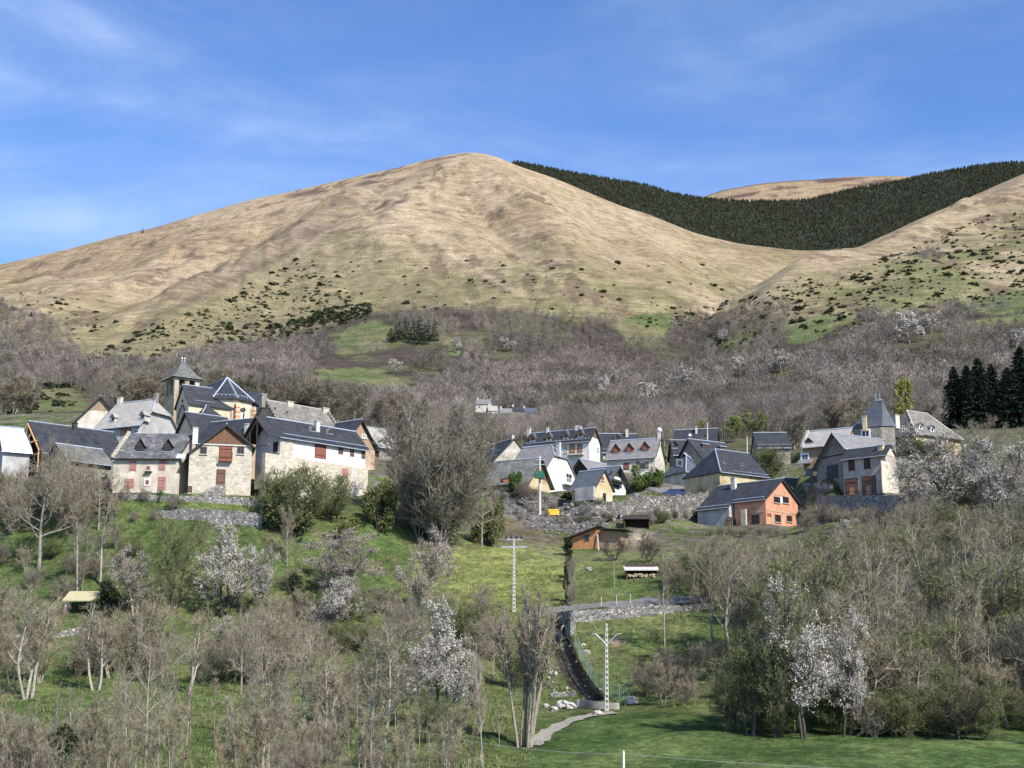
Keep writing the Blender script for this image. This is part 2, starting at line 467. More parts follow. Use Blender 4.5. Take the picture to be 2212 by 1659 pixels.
noisy('logs', (0.42, 0.32, 0.22), (0.62, 0.50, 0.38), 6, finek=0.4)
noisy('straw_roof', (0.42, 0.36, 0.20), (0.55, 0.48, 0.30), 3)
# bark, twigs, blossom, leaves (bare trees at the very start of spring)
noisy('bark', (0.22, 0.19, 0.145), (0.46, 0.41, 0.33), 2.5, rnd=0.25, finek=0.35)
noisy('bark_dark', (0.05, 0.045, 0.036), (0.12, 0.105, 0.085), 2.5, finek=0.3)
noisy('bark_pale', (0.28, 0.25, 0.20), (0.52, 0.48, 0.40), 2.5, rnd=0.15, finek=0.4)
noisy('twig', (0.205, 0.172, 0.122), (0.39, 0.34, 0.25), 0.5, rnd=0.28, finek=0.3, fine=3)
noisy('twig_warm', (0.225, 0.19, 0.115), (0.42, 0.365, 0.24), 0.5, rnd=0.25, finek=0.3, fine=3)
noisy('twig_green', (0.13, 0.15, 0.06), (0.26, 0.28, 0.12), 0.5, rnd=0.25, finek=0.3, fine=3)
noisy('twig_dark', (0.065, 0.055, 0.04), (0.14, 0.115, 0.085), 0.5, rnd=0.2, finek=0.3, fine=3)
noisy('petal_white', (0.48, 0.435, 0.385), (0.70, 0.65, 0.585), 0.8, rnd=0.08, finek=0.1)
noisy('petal_pink', (0.40, 0.34, 0.31), (0.60, 0.52, 0.475), 0.8, rnd=0.12, finek=0.1)
noisy('leaf_dark', (0.026, 0.036, 0.016), (0.06, 0.075, 0.03), 0.9, rnd=0.2, finek=0.4, fine=4)
noisy('leaf_olive', (0.10, 0.115, 0.04), (0.19, 0.205, 0.075), 0.9, rnd=0.25, finek=0.4, fine=4)
noisy('leaf_green', (0.07, 0.12, 0.03), (0.13, 0.20, 0.045), 0.9, rnd=0.2, finek=0.35, fine=4)
noisy('leaf_yellow', (0.26, 0.25, 0.045), (0.40, 0.37, 0.07), 0.9, rnd=0.1, finek=0.3, fine=4)
noisy('leaf_lime', (0.20, 0.24, 0.06), (0.30, 0.33, 0.10), 0.9, rnd=0.2, finek=0.3, fine=4)
noisy('needle', (0.016, 0.032, 0.020), (0.042, 0.07, 0.036), 0.9, rnd=0.2, finek=0.4, fine=4)
def attr_mat(name, fine=0.5, k=0.35, fine2=None, rough=0.95):
    m, t, b = new_mat(name)
    a = N(t, 'ShaderNodeAttribute'); a.attribute_name = 'tone'
    co = N(t, 'ShaderNodeTexCoord')
    n = N(t, 'ShaderNodeTexNoise', Scale=fine, Detail=8, Roughness=0.7)
    t.links.new(co.outputs['Object'], n.inputs['Vector'])
    col = mulc(t, a.outputs['Color'], ramp(t, n.outputs['Fac'], [(0.3, (1 - k,) * 3), (0.62, (1.0,) * 3)]))
    t.links.new(col, b.inputs['Base Color'])
    b.inputs['Roughness'].default_value = rough
    b.inputs['Specular IOR Level'].default_value = 0.1
    return m
attr_mat('far_twigs', 0.15, 0.25)
attr_mat('far_needles', 0.05, 0.4)
attr_mat('shrub_leaves', 0.4, 0.4)

# ------------------------------------------------------------ mesh helpers
def mesh_np(name, V, faces, mat=None, smooth=False, tone=None):
    """faces: list of int arrays (n, k)"""
    me = bpy.data.meshes.new(name)
    V = np.asarray(V, np.float32)
    me.vertices.add(len(V)); me.vertices.foreach_set('co', V.ravel())
    loops = np.concatenate([f.ravel() for f in faces]).astype(np.int32)
    cnt = np.concatenate([np.full(len(f), f.shape[1]) for f in faces]).astype(np.int32)
    st = np.concatenate([[0], np.cumsum(cnt)[:-1]]).astype(np.int32)
    me.loops.add(len(loops)); me.loops.foreach_set('vertex_index', loops)
    me.polygons.add(len(cnt)); me.polygons.foreach_set('loop_start', st); me.polygons.foreach_set('loop_total', cnt)
    me.polygons.foreach_set('use_smooth', np.full(len(cnt), smooth))
    me.update(calc_edges=True)
    if tone is not None:
        at = me.attributes.new('tone', 'FLOAT_COLOR', 'POINT')
        c = np.ones((len(V), 4), np.float32); c[:, :3] = tone
        at.data.foreach_set('color', c.ravel())
    if mat: me.materials.append(M[mat])
    return me
class MB:
    """collects faces in world space and links them as one mesh"""
    def __init__(s): s.v = []; s.f = []
    def add(s, vs, fs):
        o = len(s.v); s.v += [Vector(v) for v in vs]; s.f += [[o + i for i in f] for f in fs]
    def prism(s, top, d):
        """polygon `top`, swept by vector d"""
        n = len(top); d = Vector(d)
        s.add([Vector(p) for p in top] + [Vector(p) + d for p in top],
              [list(range(n)), list(range(2 * n - 1, n - 1, -1))] + [[i, i + n, (i + 1) % n + n, (i + 1) % n] for i in range(n)])
    def box(s, c, u, n, w, d, h):
        """box centred at c; u along, n across, z up; full sizes"""
        c = Vector(c); u = Vector(u) * w / 2; n = Vector(n) * d / 2; z = Vector((0, 0, h / 2))
        P8 = [c - u - n - z, c + u - n - z, c + u + n - z, c - u + n - z, c - u - n + z, c + u - n + z, c + u + n + z, c - u + n + z]
        s.add(P8, [(0, 3, 2, 1), (4, 5, 6, 7), (0, 1, 5, 4), (1, 2, 6, 5), (2, 3, 7, 6), (3, 0, 4, 7)])
    def bar(s, a, b, w, m=4, w2=None):
        a = Vector(a); b = Vector(b); d = (b - a)
        if d.length < 1e-6: return
        d.normalize()
        x = d.orthogonal().normalized(); y = d.cross(x)
        w2 = w if w2 is None else w2
        A = [a + (x * math.cos(i * 2 * math.pi / m + math.pi / m) + y * math.sin(i * 2 * math.pi / m + math.pi / m)) * w / 2 for i in range(m)]
        B = [b + (x * math.cos(i * 2 * math.pi / m + math.pi / m) + y * math.sin(i * 2 * math.pi / m + math.pi / m)) * w2 / 2 for i in range(m)]
        s.add(A + B, [list(range(m))[::-1], list(range(m, 2 * m))] + [[i, (i + 1) % m, (i + 1) % m + m, i + m] for i in range(m)])
    def ball(s, c, r, squash=1.0, seed=0, rough=0.0, nu=8, nv=6):
        rr = random.Random(seed); c = Vector(c); vs = [c + Vector((0, 0, r * squash))]
        for j in range(1, nv):
            for i in range(nu):
                th = math.pi * j / nv; ph = 2 * math.pi * i / nu
                k = r * (1 + rough * (rr.random() - 0.5) * 2)
                vs.append(c + Vector((math.sin(th) * math.cos(ph) * k, math.sin(th) * math.sin(ph) * k, math.cos(th) * k * squash)))
        vs.append(c - Vector((0, 0, r * squash)))
        fs = [[0, 1 + i, 1 + (i + 1) % nu] for i in range(nu)]
        for j in range(nv - 2):
            for i in range(nu):
                a = 1 + j * nu + i; b = 1 + j * nu + (i + 1) % nu
                fs.append([a, a + nu, b + nu, b])
        o = 1 + (nv - 2) * nu; l = len(vs) - 1
        fs += [[o + i, l, o + (i + 1) % nu] for i in range(nu)]
        s.add(vs, fs)
    def build(s, name, mat, parent=None, loc=None, smooth=False):
        base = Vector(loc) if loc is not None else (world_loc(parent) if parent else Vector((0, 0, 0)))
        me = bpy.data.meshes.new(name)
        me.from_pydata([v - base for v in s.v], [], s.f)
        me.materials.append(M[mat])
        if smooth:
            for p in me.polygons: p.use_smooth = True
        o = bpy.data.objects.new(name, me); COL.objects.link(o)
        if parent: o.parent = parent
        elif loc is not None: o.location = base
        return o
def world_loc(o):
    v = Vector((0, 0, 0))
    while o is not None: v += o.location; o = o.parent
    return v
def tag(o, label=None, cat=None, group=None, kind=None):
    if label: o['label'] = label
    if cat: o['category'] = cat
    if group: o['group'] = group
    if kind: o['kind'] = kind
    return o
def thing(name, loc, label, cat, group=None):
    o = bpy.data.objects.new(name, None); COL.objects.link(o)
    o.location = loc; o.empty_display_size = 0.5
    return tag(o, label, cat, group)

# ------------------------------------------------------------ houses
Z3 = Vector((0, 0, 1))
planks('wood_orange_bounce', (0.62, 0.33, 0.13), (0.78, 0.46, 0.2))  # orange timber made brighter, bounced light on the gable put into its colour
class House:
    def __init__(s, label, r0, r1=None, Y=200, near='L', theta=None, L=None, eave=None, k=1.0, te=None, gable=None, kb=None, teb=None,
                 wall_h=None, base=None, roof='slate_new', wall='render_cream', ov=0.35, ove=0.45, hipL=0, hipR=0, hipdL=None, hipdR=None,
                 name='house', cat='house', trim=True, group=None, pad=True, th=0.18, gutter=True, kfix=None, skew=0.0):
        s.skew = skew
        if r1 is not None and theta is None:
            if near == 'L':
                A = P(*r0, Y); d = ray(*r1); B = d * (A.z / d.z)
            else:
                B = P(*r1, Y); d = ray(*r0); A = d * (B.z / d.z)
            s.u = (B - A); s.L = s.u.length; s.u.normalize()
        elif r1 is not None:          # direction given: length where the end reaches picture column r1
            A = P(*r0, Y) if near == 'L' else P(*r1, Y)
            th_ = math.radians(theta); s.u = Vector((math.cos(th_), math.sin(th_), 0))
            o = r1 if near == 'L' else r0
            d = ray(*o); kx = d.x / d.y
            sg = 1 if near == 'L' else -1
            t = (kx * A.y - A.x) / (sg * (s.u.x - kx * s.u.y)); s.L = abs(t)
            if near != 'L': A = A - s.u * s.L
        else:
            A = P(*r0, Y); th_ = math.radians(theta); s.u = Vector((math.cos(th_), math.sin(th_), 0)); s.L = L
        s.R = A; s.n = Vector((s.u.y, -s.u.x, 0))
        mid = A + s.u * s.L / 2
        if s.n.dot(mid) > 0: s.n = -s.n
        s.k = k; s.hf = 3; s.s0 = ov; s.s1 = s.L - ov
        if gable:
            face, e1, e2 = gable
            p1, p2 = s.on(face, *e1), s.on(face, *e2)
            t1, t2 = (p1 - A).dot(s.n), (p2 - A).dot(s.n)
            if t1 < t2: t1, t2, p1, p2 = t2, t1, p2, p1
            s.te, s.teb = max(t1, .8), max(-t2, .8)
            s.k = (A.z - p1.z) / s.te; s.kb = (A.z - p2.z) / s.teb
        else:
            if te is None:
                p = s.on('RF', *eave); te = (p - A).dot(s.n)
            s.te = te; s.kb = kb or s.k; s.teb = teb or te
        if kfix: s.k = s.kb = kfix
        s.hf = s.te - ove; s.hb = s.teb - ove
        s.ef = A.z - s.k * s.te; s.eb = A.z - s.kb * s.teb
        if base: s.z0 = s.on(base[2] if len(base) > 2 else 'F', base[0], base[1]).z
        else: s.z0 = s.ef - (wall_h or 4.5)
        s.ove = ove
        C = A + s.u * s.L / 2 + s.n * (s.hf - s.hb) / 2
        s.root = thing(name, (C.x, C.y, s.z0), label, cat, group)
        if pad: PADS.append((C.x, C.y, s.u.x, s.u.y, s.L / 2, (s.hf + s.hb) / 2, s.z0 - 0.1))
        # roof
        dL = hipdL if hipdL is not None else (s.k * s.te if hipL else 0)
        dR = hipdR if hipdR is not None else (s.k * s.te if hipR else 0)
        q = lambda a, t, z: s.R + s.u * (a - s.skew * t) + s.n * t + Z3 * (z - s.R.z)
        zr = s.R.z; L_ = s.L
        r = MB(); dn = (0, 0, -th)
        def hp(d, kk, tee): return min(d / kk, tee)
        for sg, kk, tee, ee in ((1, s.k, s.te, s.ef), (-1, s.kb, s.teb, s.eb)):
            pts = [q(hipL, 0, zr), q(L_ - hipR, 0, zr)]
            if hipR:
                t = hp(dR, kk, tee); pts.append(q(L_, sg * t, zr - kk * t))
                if t < tee - .01: pts.append(q(L_, sg * tee, ee))
            else: pts.append(q(L_, sg * tee, ee))
            if hipL:
                t = hp(dL, kk, tee)
                if t < tee - .01: pts.append(q(0, sg * tee, ee))
                pts.append(q(0, sg * t, zr - kk * t))
            else: pts.append(q(0, sg * tee, ee))
            r.prism(pts, dn)
        for hip, d, a0, a1 in ((hipL, dL, hipL, 0), (hipR, dR, L_ - hipR, L_)):
            if hip:
                t1, t2 = hp(d, s.k, s.te), hp(d, s.kb, s.teb)
                r.prism([q(a0, 0, zr), q(a1, t1, zr - s.k * t1), q(a1, -t2, zr - s.kb * t2)], dn)
        s.roof = r.build('roof', roof, s.root)
        # ridge cap, gutter and bargeboards
        if trim:
            c = MB(); c.bar(q(hipL, 0, zr + .03), q(L_ - hipR, 0, zr + .03), .26, 4)
            if hipL:
                t = hp(dL, s.k, s.te); c.bar(q(hipL, 0, zr + .03), q(0, t, zr - s.k * t + .03), .24)
            if hipR:
                t = hp(dR, s.k, s.te); c.bar(q(L_ - hipR, 0, zr + .03), q(L_, t, zr - s.k * t + .03), .24)
            c.build('ridge_cap', 'metal_trim' if trim is True else trim, s.roof)
        if gutter:
            g = MB(); g.bar(q(0, s.te + .06, s.ef - .1), q(L_, s.te + .06, s.ef - .1), .16, 6)
            g.build('gutter', 'metal_trim' if gutter is True else gutter, s.roof)
        for a, hip in ((0, hipL), (L_, hipR)):
            if not hip:
                b = MB()
                for sg, tee, ee in ((1, s.te, s.ef), (-1, s.teb, s.eb)):
                    dd = -1 if a == 0 else 1
                    b.prism([q(a + .03 * dd, 0, zr + .01), q(a + .03 * dd, sg * tee, ee + .01), q(a + .03 * dd, sg * tee, ee - .24), q(a + .03 * dd, 0, zr - .26)], s.u * dd * .05)
                b.build('bargeboard', 'dark_trim', s.roof)
        # walls: lofted body
        def sec(a, hip, d):
            t1 = hp(d, s.k, s.te) if hip else 0.02; t2 = hp(d, s.kb, s.teb) if hip else 0.02
            t1 = min(t1, s.hf); t2 = min(t2, s.hb)
            g = th + .03
            zz = s.z0 - 4
            return [q(a, s.hf, zz), q(a, s.hf, zr - s.k * s.hf - g), q(a, t1, zr - s.k * t1 - g), q(a, -t2, zr - s.kb * t2 - g), q(a, -s.hb, zr - s.kb * s.hb - g), q(a, -s.hb, zz)]
        A6, B6 = sec(s.s0, hipL, dL), sec(s.s1, hipR, dR)
        w = MB(); w.add(A6 + B6, [[0, 1, 2, 3, 4, 5], [11, 10, 9, 8, 7, 6]] + [[i, i + 6, (i + 1) % 6 + 6, (i + 1) % 6] for i in range(6)])
        s.wall = w.build('wall', wall, s.root)
        s.q = q
    def plane(s, face):
        if face == 'F': return s.R + s.n * s.hf, s.n
        if face == 'L': return s.R + s.u * s.s0, -s.u
        if face == 'R': return s.R + s.u * s.s1, s.u
        if face == 'RF': return s.R, (s.n * s.k + Z3).normalized()
        if isinstance(face, (int, float)): return s.R + s.n * face, s.n
    def on(s, face, vx, vy):
        p, n = s.plane(face); d = ray(vx, vy)
        return d * (p.dot(n) / d.dot(n))
    def axes(s, face):
        return (s.u, s.n) if face not in ('L', 'R') else (s.n, s.u if face == 'R' else -s.u)
    def slab(s, face, x0, y0, x1, y1, mat, name, out=.04, thick=.08, parent=None, label=None):
        mx_, my_ = (x0 + x1) / 2, (y0 + y1) / 2
        c = s.on(face, mx_, my_); a, n = s.axes(face)
        w = abs((s.on(face, x1, my_) - s.on(face, x0, my_)).dot(a)); h = abs(s.on(face, mx_, y0).z - s.on(face, mx_, y1).z)
        m = MB(); m.box(c + n * (out - thick / 2), a, n, w, thick, h)
        o = m.build(name, mat, parent or s.root)
        if label: o['label'] = label
        return o, c, w, h, a, n
    def window(s, face, x0, y0, x1, y1, frame='white_paint', glass='glass_dark', cross=True, name='window', surround=None):
        o, c, w, h, a, n = s.slab(face, x0, y0, x1, y1, glass, name, .03)
        f = MB(); t = .09
        for sg in (-1, 1):
            f.box(c + a * sg * (w / 2 - t / 2) + n * .05, a, n, t, .07, h)
            f.box(c + Z3 * sg * (h / 2 - t / 2) + n * .052, a, n, w - 2 * t, .07, t)
        if cross: f.box(c + n * .048, a, n, .06, .06, h - 2 * t)
        f.build('frame', frame, o)
        if surround:
            g = MB(); t = .18
            for sg in (-1, 1): g.box(c + a * sg * (w / 2 + t / 2) + n * .03, a, n, t, .1, h + 2 * t)
            for sg in (-1, 1): g.box(c + Z3 * sg * (h / 2 + t / 2) + n * .03, a, n, w, .1, t)
            g.build('surround', surround, o)
        else:
            g = MB(); g.box(c - Z3 * (h / 2 + .06) + n * .08, a, n, w + .2, .2, .09); g.build('sill', 'concrete', o)
        return o
    def shutter(s, face, x0, y0, x1, y1, mat='shutter_pink', name='shutter'):
        o, c, w, h, a, n = s.slab(face, x0, y0, x1, y1, mat, name, .06, .08)
        g = MB()
        for sg in (-1, 1): g.box(c + a * sg * (w / 2 + .05) + n * .03, a, n, .1, .06, h + .1)
        g.box(c + Z3 * (h / 2 + .07) + n * .03, a, n, w + .2, .07, .12)
        for zz in (-.3, .3): g.box(c + Z3 * h * zz + n * .085, a, n, w * .92, .04, .07)
        g.build('frame', 'dark_trim' if 'pink' not in mat else mat, o)
        return o
    def door(s, face, x0, y0, x1, y1, mat='shutter_red', name='door'):
        return s.shutter(face, x0, y0, x1, y1, mat, name)
    def chimney(s, x0, y0, x1, y1, t=0.0, mat='concrete', cap='concrete', pots=0):
        c = s.on(t, (x0 + x1) / 2, y1); top = s.on(t, (x0 + x1) / 2, y0).z
        w = (x1 - x0) * c.y / F
        m = MB(); zb = c.z - 1.0
        m.box((c.x, c.y, (zb + top) / 2), s.u, s.n, w, max(.5, w * .8), top - zb)
        o = m.build('chimney', mat, s.root)
        g = MB(); g.box((c.x, c.y, top + .06), s.u, s.n, w + .16, max(.5, w * .8) + .16, .1)
        g.build('chimney_cap', cap, o)
        if pots:
            g = MB(); g.bar((c.x, c.y, top + .1), (c.x, c.y, top + .5), .3, 8); g.build('pot', 'dark_trim', o)
        return o
    def dormer(s, x, y, w=1.1, h=1.2, wallm='wood_brown', roofm='slate_grey', glass='glass_dark', rr=.62):
        """gabled dormer whose front foot is seen at (x, y)"""
        B = s.on('RF', x, y); n, u = s.n, s.u
        dep = (h + rr * w) / s.k + .3
        m = MB(); pts = [B - u * w / 2 - Z3 * .25, B + u * w / 2 - Z3 * .25, B + u * w / 2 + Z3 * h, B + Z3 * (h + rr * w / 1.15), B - u * w / 2 + Z3 * h]
        m.prism(pts, -n * (dep * .85))
        o = m.build('dormer', wallm, s.root)
        r = MB(); e = .2; tp = B + Z3 * (h + rr * w / 1.15 + .14) + n * .3
        for sg in (-1, 1):
            lo = B + u * sg * (w / 2 + e) + Z3 * (h + .1 - e * rr * 1.6) + n * .3
            r.prism([tp, lo, lo - n * dep, tp - n * (dep + .3)] if sg < 0 else [tp, tp - n * (dep + .3), lo - n * dep, lo], (0, 0, -.1))
        r.build('dormer_roof', roofm, o)
        g = MB(); g.box(B + Z3 * (h * .55) + n * .03, u, n, w * .55, .05, h * .72); g.build('dormer_window', glass, o)
        g = MB(); g.box(B - Z3 * .05 + n * .12, u, n, w + .1, .2, .1); g.build('sill', 'metal_trim', o)
        return o
    def skylight(s, x, y, w=.8, h=1.1):
        B = s.on('RF', x, y); d = (s.n - Z3 * s.k).normalized(); nn = (s.n * s.k + Z3).normalized()
        m = MB(); m.prism([B - s.u * w / 2 + nn * .06, B + s.u * w / 2 + nn * .06, B + s.u * w / 2 + d * h + nn * .06, B - s.u * w / 2 + d * h + nn * .06], -nn * .1)
        o = m.build('skylight', 'glass_dark', s.roof)
        return o
    def tri_dormer(s, x, y, w=1.6, h=.9):
        """small triangular lucarne: dark opening under a raised peak of slates"""
        B = s.on('RF', x, y); n, u = s.n, s.u
        m = MB(); tp = B + Z3 * h + n * .25; back = B + Z3 * h - n * (h / s.k + .1)
        a, b = B - u * w / 2 + n * .1, B + u * w / 2 + n * .1
        m.prism([tp, a, back], (0, 0, -.1)); m.prism([tp, back, b], (0, 0, -.1))
        o = m.build('dormer', 'slate_grey', s.root)
        g = MB(); g.prism([a + n * .0 - Z3 * .1, b - Z3 * .1, tp - Z3 * .16 - n * .15], -n * .2); g.build('opening', 'dark_trim', o)
        g = MB(); g.bar(a - Z3 * .08 + n * .06, b - Z3 * .08 + n * .06, .12); g.build('sill', 'metal_trim', o)
    def guards(s, a0=.04, a1=.96, dt=.7, step=1.0, rows=1):
        m = MB(); nn = (s.n * s.k + Z3).normalized()
        for rw in range(rows):
            t = s.te - dt - rw * 1.0
            z = s.R.z - s.k * t
            m.bar(s.q(s.L * a0, t, z) + nn * .22, s.q(s.L * a1, t, z) + nn * .22, .09)
            m.bar(s.q(s.L * a0, t, z) + nn * .09, s.q(s.L * a1, t, z) + nn * .09, .07)
            cnt = max(2, int(s.L * (a1 - a0) / step))
            for i in range(cnt + 1):
                a = s.L * (a0 + (a1 - a0) * i / cnt)
                m.bar(s.q(a, t - .3, z + s.k * .3) + nn * .02, s.q(a, t + .05, z - .05 * s.k) + nn * .3, .1)
        m.build('snow_guard', 'metal_trim', s.roof)
    def gable_panel(s, face, zlow, mat='wood_brown', name='gable_cladding', out=.05, inset=.0):
        a = (s.s0 - out) if face == 'L' else (s.s1 + out)
        g = .3
        tf = (s.R.z - g - zlow) / s.k; tb = (s.R.z - g - zlow) / s.kb
        tf = min(tf, s.te - .05); tb = min(tb, s.teb - .05)
        zf = s.R.z - g - s.k * tf; zb = s.R.z - g - s.kb * tb
        pts = [s.q(a, 0, s.R.z - g), s.q(a, tf, max(zf, zlow)), s.q(a, tf, zlow - .01), s.q(a, -tb, zlow - .01), s.q(a, -tb, max(zb, zlow))]
        m = MB(); m.prism(pts, s.u * (.06 if face == 'L' else -.06)); return m.build(name, mat, s.root)
    def steps(s, face, side, n=9, mat='stone_grey'):
        """crow steps up a gable edge"""
        m = MB(); a = s.s0 if face == 'L' else s.s1
        sg = 1 if side == 'F' else -1; te = s.te if sg > 0 else s.teb; k = s.k if sg > 0 else s.kb
        for i in range(n):
            t = te * (i + .5) / n; z = s.R.z - k * t
            m.box(s.q(a, sg * t, z + .18), s.u, s.n, .45, te / n * .93, .35 + te / n * k * .45)
        m.build('crow_steps', mat, s.root)
    def barge(s, face, mat='metal_trim', w=.16):
        a = 0 if face == 'L' else s.L; m = MB()
        for sg, te, e in ((1, s.te, s.ef), (-1, s.teb, s.eb)): m.bar(s.q(a, 0, s.R.z + .05), s.q(a, sg * te, e + .05), w)
        m.build('verge', mat, s.roof)

# ---- left part of the village
h = House('low barn roofed in pale blue sheet metal, cut by the left edge of the picture', (-6, 921), (60, 927), 202, te=4.4, k=.95, wall_h=3.5,
          roof='tin_roof', wall='render_grey', ov=.3, name='barn', cat='barn')
h.barge('L', 'dark_trim')

b2 = House('long dark slate barn with an orange timber frame in its open left gable', (62, 910), (245, 934), 203, te=5.2, k=1.0, wall_h=4.0,
           roof='slate_new', wall='stone_grey', ov=1.6, name='barn', cat='barn')
m = MB()
for t0, z0, t1, z1 in ((-4.6, -4.9, 0, -.35), (4.6, -4.9, 0, -.35), (-3.4, -3.3, 3.4, -3.3), (0, -.4, 0, -3.3), (-1.6, -1.8, 0, -3.2), (1.6, -1.8, 0, -3.2),
                       (-4.4, -4.7, -4.4, -8.0), (4.4, -4.7, 4.4, -8.0), (-4.4, -6.2, -3.2, -5.0), (-4.5, -5.3, 4.5, -5.3)):
    m.bar(b2.q(-.12, t0, b2.R.z + z0), b2.q(-.12, t1, b2.R.z + z1), .24)
m.build('timber_frame', 'wood_orange_bounce', b2.root)
b2.skylight(178, 946); b2.skylight(206, 949)
b2.chimney(157, 915, 166, 924, t=.4, mat='dark_trim', cap='dark_trim')

h = House('small stone outbuilding with worn grey slates, half hidden by the bare tree', (120, 958), (222, 972), 196, te=3.6, k=.75, wall_h=3.2,
          roof='slate_moss', wall='stone_grey', name='outbuilding', cat='outbuilding')

b3 = House('tall house with a weathered board gable over a cream wall, behind the dark barn', (218, 855), Y=226, theta=100, L=11, gable=('L', (160, 912), (262, 905)),
           wall_h=4.5, roof='slate_grey', wall='render_offwhite', ov=.5)
b3.gable_panel('L', b3.on('L', 210, 886).z, 'wood_weathered')

b4 = House('large house under a pale slate roof with two small dormers and a half hip', (252, 872), (352, 861), 222, near='R', eave=(250, 923), k=1.0, wall_h=5.5,
           roof='slate_pale', wall='render_grey', hipR=1.6, hipdR=2.4, ov=.5)
for x, y in ((222 + 22, 911), (308, 906)): b4.dormer(x, y, .8, .8, 'render_offwhite', 'slate_pale')
b4.chimney(254, 860, 264, 874, mat='render_offwhite'); b4.chimney(333, 853, 341, 863, mat='stone_grey')
b4.door('F', 262, 928, 270, 941, 'wood_orange'); b4.door('F', 272, 928, 281, 946, 'wood_orange'); b4.window('F', 290, 928, 300, 936)

b6 = House('small cream gabled house with a dark slate roof, directly below the church', (399, 890), (491, 902.5), 216, te=4.2, k=1.05, wall_h=4.5, wall='render_church', ov=.35)
b7 = House('dark slate house with boarded right gable, directly behind the stone house with the board gable', (456, 913), (548, 904), 206, near='R', te=4.4, k=.9, wall_h=5,
           wall='render_pink', ov=.5)
b7.gable_panel('R', b7.ef + .3, 'wood_weathered'); b7.chimney(529, 917, 537, 931, t=2.5, mat='concrete')

b9 = House('wide cream rendered house with a mottled slate roof, two dormers and pink shutters', (278, 936.2), (417, 937.3), 194, theta=1.5, skew=.27, eave=(320, 990), k=1.02, base=(240, 1063),
           roof='slate_mottled', wall='render_cream', ov=.12, trim=False, gutter='dark_trim', hipL=0)
b9.steps('L', 'F', 11, 'stone_cream')
for x in (303, 363): b9.dormer(x, 976, 1.05, 1.0, 'wood_dark', 'slate_grey', rr=.9)
for a in ((281, 998, 293, 1017), (345, 995, 355.5, 1016), (271, 1036, 288, 1054), (342.5, 1032, 356.5, 1058)): b9.shutter('F', *a)
b9.window('F', 317, 1007, 324.5, 1016, 'shutter_pink'); b9.window('F', 314, 1037, 322, 1047, 'shutter_pink', surround='render_white')
m = MB(); c = b9.on('F', 321, 1020); m.box(c + b9.n * .25, b9.u, b9.n, .9, .45, .15); m.build('ledge', 'dark_trim', b9.root)
b9.chimney(417, 925, 427, 944, t=1.2, mat='white_paint')
b9.slab('RF', 381, 981, 407, 991, 'tin_roof', 'roof_patch', .1, .05, b9.roof) if False else None
q0, q1, q2, q3 = b9.on('RF', 384, 981), b9.on('RF', 407, 981), b9.on('RF', 405.5, 990), b9.on('RF', 379.5, 990)
m = MB(); m.prism([q0 + Z3 * .04, q1 + Z3 * .04, q2 + Z3 * .04, q3 + Z3 * .04], (0, 0, -.03)); m.build('metal_patch', 'tin_roof', b9.roof)

b8 = House('stone house with a brown board gable, red central door and stone outer steps', (490, 915.5), Y=190, theta=104, L=11, gable=('L', (402, 982), (552, 968)),
           base=(480, 1069, 'L'), roof='slate_new', wall='stone_cream', ov=.45, gutter=False)
zc = b8.on('L', 490, 961).z
b8.gable_panel('L', zc, 'wood_brown')
m = MB(); m.box(b8.on('L', 486, 961.5) - b8.u * .1, b8.n, b8.u, 6.9, .12, .18); m.build('beam', 'concrete', b8.root)
b8.door('L', 475, 964.5, 500, 994, 'shutter_red')
o, c, w, hh, a, n = b8.slab('L', 473.5, 993, 501, 998, 'shutter_red', 'balcony', .7, .7)
g = MB()
for i in range(9): g.bar(c + a * (i / 8 - .5) * w + n * .68 + Z3 * .15, c + a * (i / 8 - .5) * w + n * .68 + Z3 * 1.1, .06)
g.bar(c - a * w / 2 + n * .68 + Z3 * 1.1, c + a * w / 2 + n * .68 + Z3 * 1.1, .09); g.build('railing', 'shutter_red', o)
b8.window('L', 432.5, 965, 447, 981, 'wood_brown'); b8.window('L', 512.5, 964.5, 527.5, 981, 'wood_brown')
b8.door('L', 469, 1016, 485, 1048.5, 'door_brown'); b8.door('L', 406.5, 1052, 413.5, 1063, 'door_brown')
m = MB(); c0 = b8.on('L', 435, 1068); c1 = b8.on('L', 470, 1050); c2 = b8.on('L', 487, 1050)
nn = -b8.u
for i in range(9):
    p = c0.lerp(c1, (i + .5) / 9); ww = (c1 - c0).length / 9 * .99
    zt = c0.z + (c1.z - c0.z) * (i + 1) / 9
    m.box((Vector((p.x, p.y, 0)) + nn * .62 + Z3 * ((zt + c0.z - 1.5) / 2)), b8.n, b8.u, ww, 1.2, zt - c0.z + 1.5)
p = c1.lerp(c2, .5); m.box(Vector((p.x, p.y, 0)) + nn * .62 + Z3 * ((c1.z + c0.z - 1.5) / 2), b8.n, b8.u, (c2 - c1).length, 1.2, c1.z - c0.z + 1.5)
m.build('outer_steps', 'stone_wall', b8.root)

b10 = House('long white house with snow guards and a deep timber porch gable', (576, 901.5), (768, 933), 197, eave=(700, 958), k=.95, base=(700, 1000),
            wall='render_white', ov=.4, pad=False)
b10.guards(.06, .99, .45, .55)
b10.s0 = .4
